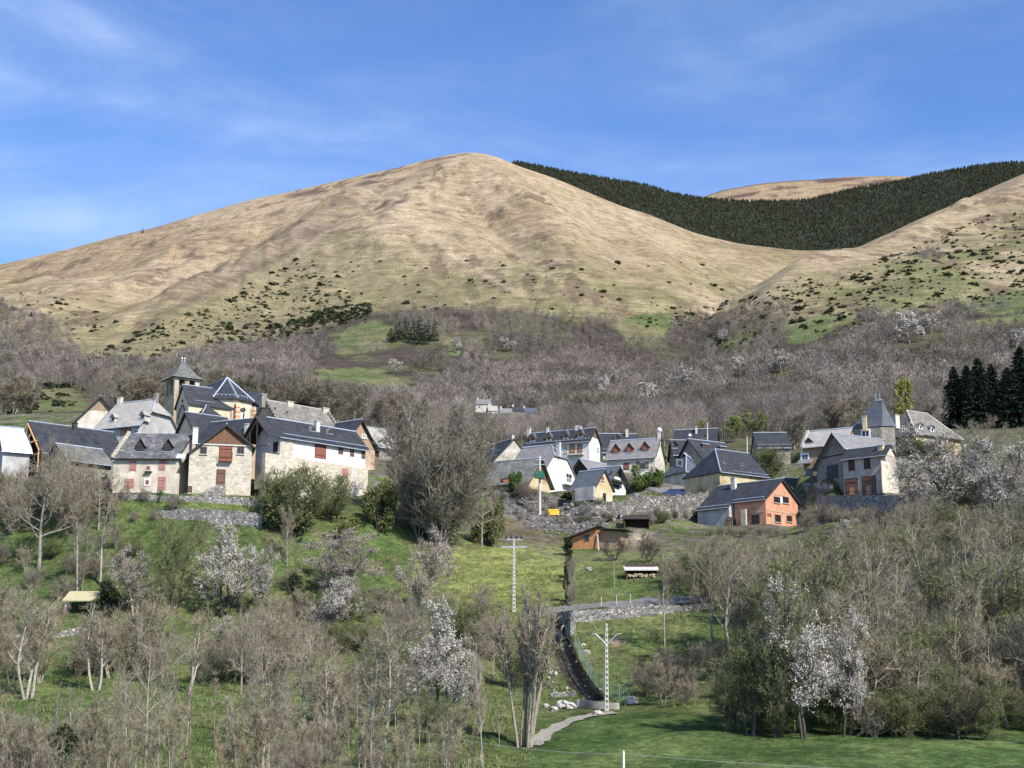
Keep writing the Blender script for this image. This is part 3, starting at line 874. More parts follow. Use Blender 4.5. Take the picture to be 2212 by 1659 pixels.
# the stone left half of the front and the recessed, shaded gable
b10.slab('F', 606, 953, 632, 1003, 'stone_cream', 'stone_front', .12, .25)
m = MB()
tt, tb_ = b10.te, b10.teb
for t0, z0, t1, z1 in ((-tb_ + .4, -b10.kb * (tb_ - .4) - .4, 0, -.4), (tt - .4, -b10.k * (tt - .4) - .4, 0, -.4), (-tb_ + .5, -4.4, tt - .4, -4.4), (-1.7, -2.1, -1.7, -6.8), (-3.4, -4.3, -1.7, -2.2), (0, -.4, 0, -4.4)):
    m.bar(b10.q(-1.5, t0, b10.R.z + z0), b10.q(-1.5, t1, b10.R.z + z1), .22)
m.build('timber_frame', 'wood_weathered', b10.root)
m = MB()
for sg, te_, e in ((1, b10.te, b10.ef), (-1, b10.teb, b10.eb)):
    m.prism([b10.q(-1.9, 0, b10.R.z), b10.q(.05, 0, b10.R.z), b10.q(.05, sg * te_, e), b10.q(-1.9, sg * te_, e)], (0, 0, -.18))
m.build('porch_roof', 'slate_new', b10.root)
m = MB()
for sg, te_, e in ((1, b10.te, b10.ef), (-1, b10.teb, b10.eb)):
    m.prism([b10.q(-1.93, 0, b10.R.z + .02), b10.q(-1.93, sg * te_, e + .02), b10.q(-1.93, sg * te_, e - .26), b10.q(-1.93, 0, b10.R.z - .28)], -b10.u * .05)
m.build('bargeboard', 'wood_brown', b10.root)
b10.window('L', 591, 955, 601, 977, 'wood_dark')
b10.door('F', 681, 958.5, 703, 990.5, 'shutter_red')
for a in ((732, 962, 740, 981), (757.5, 966.5, 763.5, 986), (782, 972, 787.5, 991)): b10.shutter('F', *a, 'door_brown')
for x, y in ((675, 931), (711, 936.5)): b10.tri_dormer(x, y, 1.3, .8)
b10.chimney(680, 911, 690, 926, t=1.0, mat='concrete')
# lower storey of rough stone below the white wall
m = MB(); A0, A1 = b10.q(-2.6, b10.hf, b10.z0), b10.q(b10.L - .5, b10.hf, b10.z0)
m.prism([A0 + Z3 * .1, A1 - Z3 * .15, A1 - Z3 * 7, A0 - Z3 * 7], b10.n * .8); m.build('base_wall', 'stone_cream', b10.root)
for x0, y0, x1, y1 in ((740, 1012, 752, 1032), (758, 1013, 770, 1032)):
    b10.slab(b10.hf + .8, x0, y0, x1, y1, 'shutter_pink' if x0 < 750 else 'concrete', 'door', .05, .08)

b11 = House('old pinkish stone house with crow stepped gables and a brown stone slate roof', (572, 864), (706, 887), 228, te=5.6, k=1.1, wall_h=4.5, roof='slate_old', wall='render_pink', ov=.1, trim='concrete', gutter=False)
for fc, sd in (('L', 'F'), ('L', 'B'), ('R', 'F')): b11.steps(fc, sd, 11)
b11.chimney(562, 853, 574, 868, mat='stone_grey'); b11.chimney(617, 869, 632, 881, mat='stone_cream'); b11.chimney(693, 883, 709, 897, mat='stone_cream')
for x, y in ((593, 885), (619, 893)): b11.tri_dormer(x, y, .7, .5)
b12 = House('small dark roofed house with a pale boarded gable, right of the old stepped gable house', (728, 914), (783, 906), 222, near='R', te=4.2, k=1.1, wall_h=4, wall='render_pink', ov=.5)
b12.gable_panel('R', b12.ef + .2, 'wood_weathered'); b12.window('R', 781, 938, 791, 947)
House('low stone house with pale slates at the right end of the upper village', (788, 922), (832, 928), 243, te=4.6, k=.9, wall_h=4, roof='slate_pale', wall='stone_grey')

# ---- church
cu = Vector((math.cos(math.radians(35)), math.sin(math.radians(35)), 0)); cn = Vector((cu.y, -cu.x, 0))
Yc = 243.0
cor = P(374.5, 812, Yc); zE = cor.z                       # nearest eave corner of the tower roof
churchbase = P(430, 925, Yc - 4).z
ch = thing('church', (P(430, 925, Yc).x, Yc, churchbase), 'cream village church with a square bell tower, slate pyramid roof and many sided apse', 'church')
S = 5.6
def tq(a, t, z): return cor + cu * a - cn * t + Z3 * (z - cor.z)      # a right, t backwards
m = MB(); i = .55
body = [tq(i, i, 0), tq(S - i, i, 0), tq(S - i, S - i, 0), tq(i, S - i, 0)]
for v in body: v.z = churchbase - 3
m.prism(body, (0, 0, zE - 3.0 - churchbase + 3))
for a in (i + .35, S / 2, S - i - .35):
    for t in (i + .35, S / 2, S - i - .35):
        if a != S / 2 or t != S / 2: m.box(tq(a, t, zE - 1.6), cu, cn, .8, .8, 2.9)
m.box(tq(S / 2, S / 2, zE - .15), cu, cn, S - .9, S - .9, .25)
tower = m.build('tower', 'render_tower', ch)
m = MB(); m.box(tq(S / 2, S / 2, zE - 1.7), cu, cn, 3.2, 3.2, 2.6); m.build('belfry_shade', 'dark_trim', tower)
m = MB(); apx = P(387, 780, Yc + 3.4).z; e = .1
c0 = [tq(-e, -e, zE), tq(S + e, -e, zE), tq(S + e, S + e, zE), tq(-e, S + e, zE)]
c1 = [tq(.95, .95, zE + .95), tq(S - .95, .95, zE + .95), tq(S - .95, S - .95, zE + .95), tq(.95, S - .95, zE + .95)]
t0, t1 = tq(S / 2 - .25, S / 2, apx), tq(S / 2 + .25, S / 2, apx)
m.add(c0 + c1 + [t0, t1], [(0, 1, 5, 4), (1, 2, 6, 5), (2, 3, 7, 6), (3, 0, 4, 7), (4, 5, 9, 8), (5, 6, 9), (6, 7, 8, 9), (7, 4, 8), (3, 2, 1, 0)])
tr = m.build('tower_roof', 'slate_moss', tower)
m = MB()
for p in (t0, t1): m.bar(p, p + Z3 * .8, .22, 6, .1); m.ball(p + Z3 * .55, .2)
m.build('finial', 'metal_trim', tr)
# nave with gabled end, transept, many sided apse
def cpoly(pxs, Y): return [P(x, y, Y) for x, y in pxs]
nav = House.__new__(House)
T1 = P(393, 831, 236.5); d = ray(459, 835.5); kx_ = d.x / d.y; T2 = T1 + cu * ((kx_ * T1.y - T1.x) / (cu.x - kx_ * cu.y))
class Sub: pass
tu = (T2 - T1).normalized(); tn = Vector((tu.y, -tu.x, 0))
if tn.dot(T1) > 0: tn = -tn
TL = (T2 - T1).length; zr = T1.z; tk = 1.2; tte = 3.1
def t_(a, t, z): return T1 + tu * a + tn * t + Z3 * (z - T1.z)
ap = P(491, 816, 243.0)
m = MB(); z = zr - tk * (tte - .4)
m.add([t_(.3, tte - .4, churchbase - 3), t_(.3, tte - .4, z), t_(.3, 0, zr - .3), t_(.3, -tte + .4, z), t_(.3, -tte + .4, churchbase - 3)] +
      [t_(TL + 6, tte - .4, churchbase - 3), t_(TL + 6, tte - .4, z), t_(TL + 6, 0, zr - .3), t_(TL + 6, -tte + .4, z), t_(TL + 6, -tte + .4, churchbase - 3)],
      [[0, 1, 2, 3, 4], [9, 8, 7, 6, 5]] + [[i, i + 5, (i + 1) % 5 + 5, (i + 1) % 5] for i in range(5)])
trw = m.build('transept', 'render_church', ch)
m = MB()
for sg in (1, -1): m.prism([t_(0, 0, zr), t_(TL + 5, 0, zr), t_(TL + 5, sg * tte, zr - tk * tte), t_(0, sg * tte, zr - tk * tte)], (0, 0, -.18))
tro = m.build('transept_roof', 'slate_new', trw)
m = MB(); m.bar(t_(0, 0, zr + .04), t_(TL, 0, zr + .04), .26); m.bar(t_(1.3, tte - .35, zr - tk * (tte - .35) + .3), t_(TL - .8, tte - .35, zr - tk * (tte - .35) + .3), .1)
for i in range(5): m.bar(t_(1.3 + i * (TL - 2.1) / 4, tte - .7, zr - tk * (tte - .7) + .05), t_(1.3 + i * (TL - 2.1) / 4, tte - .3, zr - tk * (tte - .3) + .35), .1)
m.build('ridge_cap', 'metal_trim', tro)
# apse: seven sided fan round the point `ap`
zr2 = ap.z; ze = P(487, 863, 239.5).z
dirs = [math.radians(a) for a in (-155, -118, -82, -46, -10, 26)]
Ra = 5.4
dv = ap - Vector((0, 0, 0)); base_az = math.atan2(-ap.y, -ap.x)
ring = [ap + (-cu * math.cos(math.radians(a)) + cn * math.sin(math.radians(a))) * Ra + Z3 * (ze - zr2) for a in (0, 42, 88, 130, 180)]
ring = ring
m = MB(); back = ap + Vector((-ap.x, -ap.y, 0)).normalized() * -9 + cu * -2
for a, b in zip(ring[:-1], ring[1:]): m.prism([ap, a, b], (0, 0, -.2))
nb = -cn * 8
m.prism([ap, ap + nb, ring[0] + nb, ring[0]], (0, 0, -.2)); m.prism([ap, ring[-1], ring[-1] + nb, ap + nb], (0, 0, -.2))
apw = MB(); inner = [p.lerp(Vector((ap.x, ap.y, p.z)), .09) for p in ring] + [(ring[-1] + nb).lerp(Vector((ap.x, ap.y, ring[0].z)) + nb, .09), (ring[0] + nb).lerp(Vector((ap.x, ap.y, ring[0].z)) + nb, .09)]
bot = [Vector((p.x, p.y, churchbase - 3)) for p in inner]
apw.prism(bot, (0, 0, ze - churchbase + 3 - .1))
apse = apw.build('apse', 'render_church', ch)
aro = m.build('apse_roof', 'slate_new', apse)
m = MB()
for p in ring[1:-1]: m.bar(ap + Z3 * .04, p + Z3 * .04, .3)
m.bar(ap + Z3 * .04, ap + nb + Z3 * .04, .26)
m.build('ridge_cap', 'metal_trim', aro)
m = MB()
for a, b in zip(ring[:-1], ring[1:]):
    x0, x1 = a.lerp(ap, .1) + Z3 * .25, b.lerp(ap, .1) + Z3 * .25
    x0, x1 = x0.lerp(x1, .12), x0.lerp(x1, .88)
    m.bar(x0, x1, .1)
    for i in range(5): m.bar(x0.lerp(x1, i / 4) - Z3 * .25, x0.lerp(x1, i / 4) + Z3 * .1, .12)
m.build('snow_guard', 'metal_trim', aro)
for i, (a, b) in enumerate(zip(inner[1:4], inner[2:5])):
    c = a.lerp(b, .5); uu = (b - a); uu.z = 0; ln = uu.length; uu.normalize(); no = Vector((uu.y, -uu.x, 0))
    if no.dot(c) > 0: no = -no
    zz = ze - 2.6
    def arc(r, w, y0):
        pts = [(-r, -w), (-r, 0)] + [(-r * math.cos(math.pi * t / 8), r * math.sin(math.pi * t / 8)) for t in range(1, 8)] + [(r, 0), (r, -w)]
        return [Vector((c.x, c.y, zz)) + uu * p[0] + Z3 * p[1] + no * y0 for p in pts]
    g = MB(); g.prism(arc(.36, .9, .06), -no * .1); wn = g.build('window', 'glass_dark', apse)
    g = MB(); oo = arc(1.15, .9, .1); ii = arc(1.0, .9, .1)
    for j in range(len(oo) - 1): g.prism([oo[j], oo[j + 1], ii[j + 1], ii[j]], -no * .12)
    g.build('arch_moulding', 'wood_weathered', wn)
    g = MB(); oo = arc(.6, .9, .09); ii = arc(.4, .9, .09)
    for j in range(len(oo) - 1): g.prism([oo[j], oo[j + 1], ii[j + 1], ii[j]], -no * .12)
    g.build('frame', 'white_paint', wn)
for p in inner[1:4]:
    dd = Vector((p.x - ap.x, p.y - ap.y, 0)).normalized(); sd = Vector((dd.y, -dd.x, 0)); pc = Vector((p.x, p.y, 0)) + dd * .25
    g = MB(); g.box(pc + Z3 * ((ze - .9 + churchbase - 3) / 2), sd, dd, .75, .8, ze - .9 - churchbase + 3); bt = g.build('buttress', 'render_church', apse)
    g = MB()
    for j in range(3): g.box(pc + dd * .02 + Z3 * (ze - 1.6 - j * .8), sd, dd, .78, .82, .26)
    g.build('brick_band', 'brick_band', bt)
# lower hipped sacristy in front of the transept and a lower roof behind
m = MB(); sc0 = P(446, 875, 235.5); r_ = [P(424, 893, 234.5), P(438, 894, 232.5), P(470, 893, 233.5), sc0 + cu * 4.5 - Z3 * .2]
ring2 = [sc0 + v for v in (-cu * 1.8 - cn * -.2 - Z3 * 1.9, -cu * 1.5 + cn * 1.9 - Z3 * 1.9, cu * 2.0 + cn * 1.9 - Z3 * 1.9, cu * 3.2 - Z3 * 1.9)]
for a, b in zip(ring2[:-1], ring2[1:]): m.prism([sc0, a, b], (0, 0, -.12))
sr = m.build('sacristy_roof', 'slate_new', ch)
m = MB(); m.bar(sc0 + Z3 * .04, ring2[1] + Z3 * .04, .22); m.build('ridge_cap', 'metal_trim', sr)
m = MB(); m.prism([Vector((p.x, p.y, churchbase - 3)).lerp(Vector((sc0.x, sc0.y, churchbase - 3)), .12) for p in ring2] + [Vector((sc0.x, sc0.y, churchbase - 3)) - cn * 1.5], (0, 0, ring2[0].z - churchbase + 2.9))
m.build('sacristy', 'render_church', ch)
m = MB(); g0 = P(530, 845.5, 248); g1 = P(562, 848, 251); nn_ = Vector((g1.y - g0.y, g0.x - g1.x, 0)).normalized()
if nn_.dot(g0) > 0: nn_ = -nn_
m.prism([g0, g1, g1 + nn_ * 3 - Z3 * 2.6, g0 + nn_ * 3 - Z3 * 2.6], (0, 0, -.2)); m.prism([g0, g0 - nn_ * 3 - Z3 * 2.6, g1 - nn_ * 3 - Z3 * 2.6, g1], (0, 0, -.2))
m.prism([g0 - nn_ * 2.6 - Z3 * 10, g1 - nn_ * 2.6 - Z3 * 10, g1 + nn_ * 2.6 - Z3 * 10, g0 + nn_ * 2.6 - Z3 * 10], (0, 0, 7.6))
m.build('side_chapel', 'slate_new', ch)
# gable of the transept: pointed dark drip moulding and little round opening
m = MB(); lc = t_(.24, 0, zr - 4.9)
pts = [(-1.7, -.8), (-1.3, .2), (-.6, 1.0), (0, 1.4), (.6, 1.0), (1.3, .2), (1.7, -.8)]
for a, b in zip(pts[:-1], pts[1:]): m.bar(lc + tn * a[0] + Z3 * a[1], lc + tn * b[0] + Z3 * b[1], .22)
m.build('arch_moulding', 'dark_trim', trw)
m = MB(); m.bar(t_(.18, 0, zr - 2.8), t_(.34, 0, zr - 2.8), .5, 8); m.build('oculus', 'dark_trim', trw)
PADS.append(((ap.x + cor.x) / 2, Yc, 1, 0, 10, 6, churchbase - .1))

# ---- right part of the village
c1 = House('dark roofed house with a large blank whitish gable, leftmost of the middle village', (1057, 962), (1111, 947), 268, near='R', te=5.0, k=1.0, wall_h=5, wall='render_patchy', ov=.12)
c1.skylight(1076, 972, 3.0, .6); c1.chimney(1104, 941, 1110, 950, mat='stone_cream')
c2 = House('white gabled house with a half hipped mauve grey roof and tall chimney', (1128, 968.5), (1212, 959), 250, near='R', te=5.6, k=1.02, base=(1220, 1068, 'R'),
           roof='slate_grey', wall='render_white', ov=.3, hipR=2.0, hipdR=2.3)
c2.chimney(1203, 957, 1211, 975, t=.6, mat='concrete'); c2.window('R', 1222, 1023, 1235, 1043, 'white_paint')
o, c, w, hh, a, n = c2.slab('R', 1214, 1046, 1238, 1049, 'white_paint', 'balcony', 1.0, 1.0)
g = MB()
for i_ in range(10): g.bar(c + a * (i_ / 9 - .5) * w + n * .95, c + a * (i_ / 9 - .5) * w + n * .95 + Z3 * 1.0, .06)
g.bar(c - a * w / 2 + n * .95 + Z3, c + a * w / 2 + n * .95 + Z3, .1); g.build('railing', 'white_paint', o)
c3 = House('old barn with sagging grey slates and a dark board gable, behind the transformer pole', (1068, 998), (1171, 989), 240, near='R', te=4.6, k=1.05, base=(1180, 1066, 'R'), roof='slate_moss',
           wall='render_yellow', ov=.6, name='barn', cat='barn', gutter='dark_trim')
c3.gable_panel('R', c3.on('R', 1172, 1036).z, 'wood_brown')
c3.slab('F', 1082, 1032, 1120, 1046, 'wood_dark', 'opening', .05, .1); c3.slab('F', 1088, 1036, 1112, 1043, 'brick_band', 'stacked_bricks', .2, .2)
c4 = House('long white guesthouse with a dark slate roof, four dormers and orange balcony doors', (1144, 937), (1287, 924.4), 284, near='R', eave=(1210, 958), k=1.0, wall_h=5.6,
           wall='render_white', ov=.3)
for x, y in ((1150.5, 953), (1185.5, 951), (1222, 947), (1254, 944)): c4.dormer(x, y, 1.1, .75, 'wood_orange', 'slate_blue', 'glass_dark', .9)
for a in ((1139.5, 926, 1146.5, 945), (1180.5, 925, 1185.5, 937), (1242.5, 920, 1248.5, 931), (1251, 921, 1256, 930)): c4.chimney(*a, mat='concrete')
for a in ((1231.5, 961, 1241, 982), (1248, 960, 1257, 981)): c4.door('F', *a, 'wood_orange')
c4.window('F', 1218.5, 963, 1225, 978); c4.guards(.04, .98, .5, .9)
for a in ((1289, 966, 1293, 975),): c4.window('R', *a)
c4.gable_panel('R', c4.ef + 1.2, 'wood_brown')
o, c, w, hh, a, n = c4.slab('F', 1227, 981, 1262, 984, 'concrete', 'balcony', 1.1, 1.1)
g = MB()
for i_ in range(14): g.bar(c + a * (i_ / 13 - .5) * w + n * 1.05, c + a * (i_ / 13 - .5) * w + n * 1.05 + Z3, .06)
g.bar(c - a * w / 2 + n * 1.05 + Z3, c + a * w / 2 + n * 1.05 + Z3, .1); g.build('railing', 'dark_trim', o)
c5 = House('dark roofed house behind the guesthouse, one dormer, partly behind bare trees', (1292, 937), (1376, 933.5), 300, theta=4, te=5.2, k=.95, wall_h=5, wall='render_offwhite')
c5.dormer(1332, 951, 1.1, .7, 'wood_brown', 'slate_blue'); c5.chimney(1351, 929, 1357, 943, t=.6, mat='stone_cream'); c5.guards()
c6 = House('cream house with a grey slate roof, three brown dormers and green shutters', (1318.5, 953), (1427, 946.5), 272, near='R', eave=(1370, 989.5), k=1.0, wall_h=4.6,
           roof='slate_grey', wall='render_offwhite', ov=.25)
for x, y in ((1331, 980), (1360, 978), (1394, 975)): c6.dormer(x, y, 1.35, 1.05, 'wood_brown', 'slate_grey', 'shutter_red', .75)
c6.shutter('F', 1348, 1001, 1358, 1015, 'shutter_red'); c6.window('F', 1382, 1000, 1394, 1014, 'shutter_green')
for a in ((1376, 999, 1381, 1014), (1395, 999, 1400, 1013)): c6.shutter('F', *a, 'shutter_green')
c6.chimney(1421, 933, 1427, 951, mat='concrete')
m = MB(); cc = c6.on(0, 1424.3, 929); m.ball(cc, .5, nu=12, nv=8); m.build('chimney_cowl', 'white_paint', c6.root, smooth=True)
c7 = House('low garage with a dark open gable, between the white house and the dormer house', (1251, 991), (1310, 1003), 256, te=3.4, k=1.1, wall_h=3.2, roof='slate_grey', wall='wood_dark', ov=.5, name='garage', cat='garage')
c9 = House('modern white house with a dark balcony front, right of the small slate shed', (1276, 1012), (1340, 1006.5), 246, near='R', te=4.2, k=.8, wall_h=6.2, roof='slate_blue', wall='render_white', ov=.8)
c9.slab('R', 1318, 1018, 1326, 1030, 'glass_dark', 'window'); c9.slab('R', 1330, 1018, 1341, 1029, 'glass_dark', 'window')
c9.slab('R', 1316, 1038, 1342, 1043, 'dark_trim', 'balcony', .8, .8); c9.slab('R', 1322, 1046, 1338, 1056, 'glass_dark', 'door')
c9.gable_panel('R', c9.ef + 1.6, 'wood_dark')
c8 = House('small stone shed with a plain blue grey slate roof above the rubble slope', (1251, 1019.7), (1307, 1013.7), 231, near='R', eave=(1260, 1055), k=1.1, base=(1305, 1083, 'R'), roof='slate_blue',
           wall='render_yellow', ov=.25, name='shed', cat='shed')
c8.door('R', 1303, 1067, 1308, 1082, 'glass_dark'); c8.window('R', 1299, 1029, 1304, 1038, 'brick_band')
m = MB(); c = c8.on('F', 1270, 1070); m.box(c + c8.n * .8 + Z3 * .1, c8.u, c8.n, 3.6, .6, 2.2); m.build('board_screen', 'render_grey', c8.root)
c10 = House('small house with a blue grey hipped roof and one dark dormer', (1451, 977), (1486, 980.5), 264, te=4.2, k=1.0, wall_h=3.6, roof='slate_blue', wall='render_offwhite', hipL=3.4, hipR=1.0, hipdR=1.0)
c10.window('L', 1428, 1018, 1436, 1026) if False else None
B = c10.q(.9, 2.0, c10.R.z - 2.0)
m = MB(); m.box(B + c10.n * .2 - c10.u * 1.2 + Z3 * -.4, c10.u, c10.n, 1.4, 1.2, 1.4); dm = m.build('dormer', 'slate_grey', c10.root)
m = MB(); m.box(B + c10.n * .82 - c10.u * 1.2 + Z3 * -.4, c10.u, c10.n, 1.0, .06, .9); m.build('dormer_window', 'glass_dark', dm)
c11 = House('brown stone gabled house with two flat dormers on its dark roof', (1485, 948), (1566, 957.5), 276, te=4.8, k=1.0, wall_h=4.5, wall='stone_grey', ov=.4)
for x, y in ((1523, 966), (1560, 971)):
    B = c11.on('RF', x, y); m = MB(); m.box(B + Z3 * .2 - c11.n * .5, c11.u, c11.n, 1.5, 1.4, .7); dm = m.build('dormer', 'wood_dark', c11.root)
    m = MB(); m.box(B + Z3 * .6 - c11.n * .5, c11.u, c11.n, 1.8, 1.8, .12); m.build('dormer_roof', 'metal_trim', dm)
c12 = House('dark roofed house with an orange board gable, highest of the middle village', (1458, 929.4), (1551, 925.4), 304, near='R', te=4.8, k=1.0, wall_h=4.5, wall='render_offwhite', ov=.4)
c12.gable_panel('R', c12.ef, 'wood_orange'); c12.chimney(1502.5, 923, 1506.5, 940, t=1, mat='concrete'); c12.tri_dormer(1523, 946, 1.6, 1.0)
m = MB(); m.ball(c12.on('RF', 1490, 941), .4, nu=10, nv=7); m.build('satellite_ball', 'white_paint', c12.root, smooth=True)
c12b = House('low dark roof with an arched brown dormer, behind the blue hipped house', (1447, 951), (1500, 949), 290, theta=2, te=4.2, k=.9, wall_h=4, wall='stone_grey')
c12b.dormer(1457, 968, 1.2, .7, 'wood_brown', 'slate_new')
c13 = House('broad yellow walled house under a great dark hipped roof', (1512.4, 966), (1618, 980), 250, eave=(1560, 1019), k=1.0, wall_h=3.3, wall='render_yellow', hipL=3.6, hipR=0, ov=.2)
c13.guards(.3, .98, .3, 3.0)
for x, y in ((1564, 1001), (1604, 1006)): c13.tri_dormer(x, y, .7, .5)
c14 = House('plain dark roofed stone house standing alone below the wood', (1627, 935), (1699, 933.3), 290, theta=-1, te=4.6, k=.85, wall_h=4.5, wall='stone_grey', ov=.15); c14.guards()
# house under construction in orange brick
cB = House('slate roofed house with an unfinished orange brick gable end, lamp and hedge in front', (1617, 1042.6), (1690, 1034.3), 229, near='R', gable=('R', (1650, 1078), (1726, 1089)), base=(1690, 1137, 'R'),
           wall='brick_orange', ov=.3)
_Rl = cB.R
kx_ = None
cA = House('left wing', (1550, 1050.4), (1617.5, 1042.6), _Rl.y, near='R', eave=(1600, 1092), k=cB.k, kb=cB.kb, teb=cB.teb, wall_h=3.4, wall='render_grey', ov=.02)
cC = House('right wing', (1690, 1032), (1750, 1037), 240, te=3.4, k=.85, wall_h=3.6, wall='wood_dark', ov=.3)
def fold(src, dst):
    for ch_ in list(src.root.children):
        ch_.parent = dst.root; ch_.location = Vector(src.root.location) - Vector(dst.root.location) + ch_.location
    old = src.root; src.root = dst.root; bpy.data.objects.remove(old)
fold(cA, cB); fold(cC, cB)
cA.guards(.02, .98, .4, .7); cB.guards(.05, .9, .35, .7); cC.guards(.2, .98, .35, .8)
cA.chimney(1580, 1033, 1590.5, 1056, t=1.3, mat='concrete')
cA.door('F', 1571, 1119, 1581, 1143, 'wood_orange'); cA.slab('F', 1583, 1122, 1590, 1143, 'glass_dark', 'window')
cA.slab('F', 1602, 1100, 1613, 1145, 'stone_cream', 'stone_pier', .25, .35)
for a in ((1671.5, 1073.5, 1684.5, 1086), (1690.5, 1074, 1703, 1087), (1674, 1112, 1686, 1128), (1699, 1114, 1710, 1127)): cB.window('R', *a, 'dark_trim')
cB.slab('R', 1685.5, 1073, 1689.5, 1087, 'white_paint', 'pier', .07, .1)
cB.slab('R', 1657, 1104.5, 1721, 1108, 'render_pink', 'lintel_band', .05, .1); cB.slab('R', 1672, 1068.5, 1704, 1071.5, 'render_pink', 'lintel_band', .05, .1)
cB.slab('R', 1657, 1109, 1670, 1116, 'shutter_red', 'opening', .04, .1)
for x_ in (1667, 1690, 1719): cB.slab('R', x_, 1109, x_ + 2.5, 1136, 'render_pink', 'pier', .05, .1)
cB.slab('F', 1624, 1112, 1641, 1132, 'dark_trim', 'opening', .05, .1); cB.slab('F', 1619, 1104, 1650, 1108, 'render_pink', 'lintel_band', .06, .1)

# ---- right cluster on its terrace
d1 = House('pale slated house with a triangular dormer and one white framed window', (1743.3, 933), (1842, 923.5), 236, near='R', eave=(1745, 966), k=.95, wall_h=4.5,
           roof='slate_pale', wall='wood_weathered', ov=.15)
d1.steps('L', 'F', 9, 'concrete'); d1.tri_dormer(1747, 957, 2.0, 1.0); d1.window('F', 1732, 981, 1746, 996, 'white_paint', surround='white_paint')
m = MB(); c = d1.on('F', 1744, 998); m.prism([c - d1.u * 1.4 + Z3 * .5, c + d1.u * 1.2 + Z3 * .5, c + d1.u * 1.2 + d1.n * 1.6 - Z3 * .4, c - d1.u * 1.4 + d1.n * 1.6 - Z3 * .4], (0, 0, -.14)); m.build('canopy', 'slate_grey', d1.root)
d1.slab(d1.hf + .6, 1741, 1012, 1757, 1036, 'glass_dark', 'garage_door', .05, .1)
d2 = House('grey stone barn with a tall dark trimmed gable and an open bay', (1796, 935), (1908, 950.5), 229, gable=('L', (1759, 994), (1829, 975)), base=(1775, 1038, 'L'), roof='slate_grey', wall='stone_grey', ov=.7, kfix=1.15,
           name='barn', cat='barn')
d2.slab('L', 1786, 1004, 1811, 1034, 'glass_dark', 'opening', .04, .1)
d2.slab('L', 1767, 984.5, 1822, 987, 'dark_trim', 'beam', .1, .2)
d3 = House('taupe house with two garage doors and a right gable toned sunlit cream', (1828, 972), (1924.5, 960.5), 222, near='R', eave=(1857, 988.5), k=.85, base=(1860, 1069),
           wall='render_taupe', ov=.2, trim='metal_trim')
d3.gable_panel('R', d3.ef + .1, 'render_cream', 'gable_sunlit'); d3.slab('R', 1905, 1000, 1941, 1068, 'render_cream', 'side_sunlit', .04, .08)  # cream panels paint the sunlit right side brighter than the taupe front
for a in ((1834, 994, 1845, 1017), (1867.5, 991, 1879, 1013)): d3.shutter('F', *a, 'wood_dark')
for a in ((1827, 1035, 1852.5, 1069), (1863.5, 1030, 1891.5, 1068.5)):
    o = d3.door('F', *a, 'door_brown', 'garage_door')
    x0, y0, x1, y1 = a
    d3.slab('F', x0 + 8, y0 + 18, x0 + 19, y1, 'wood_orange' if x0 < 1850 else 'wood_weathered', 'panel', .1, .06, o)
d3.chimney(1897.5, 963, 1909.5, 979, t=.8, mat='render_yellow')
d4 = House('tall house with a steep blue grey pyramid roof topped by a short ridge', (1893, 865.5), (1907, 866.2), 248, theta=-16, te=4.6, k=1.0, wall_h=4.6, roof='slate_blue', wall='wood_weathered', trim='metal_trim', ov=.3) if False else None
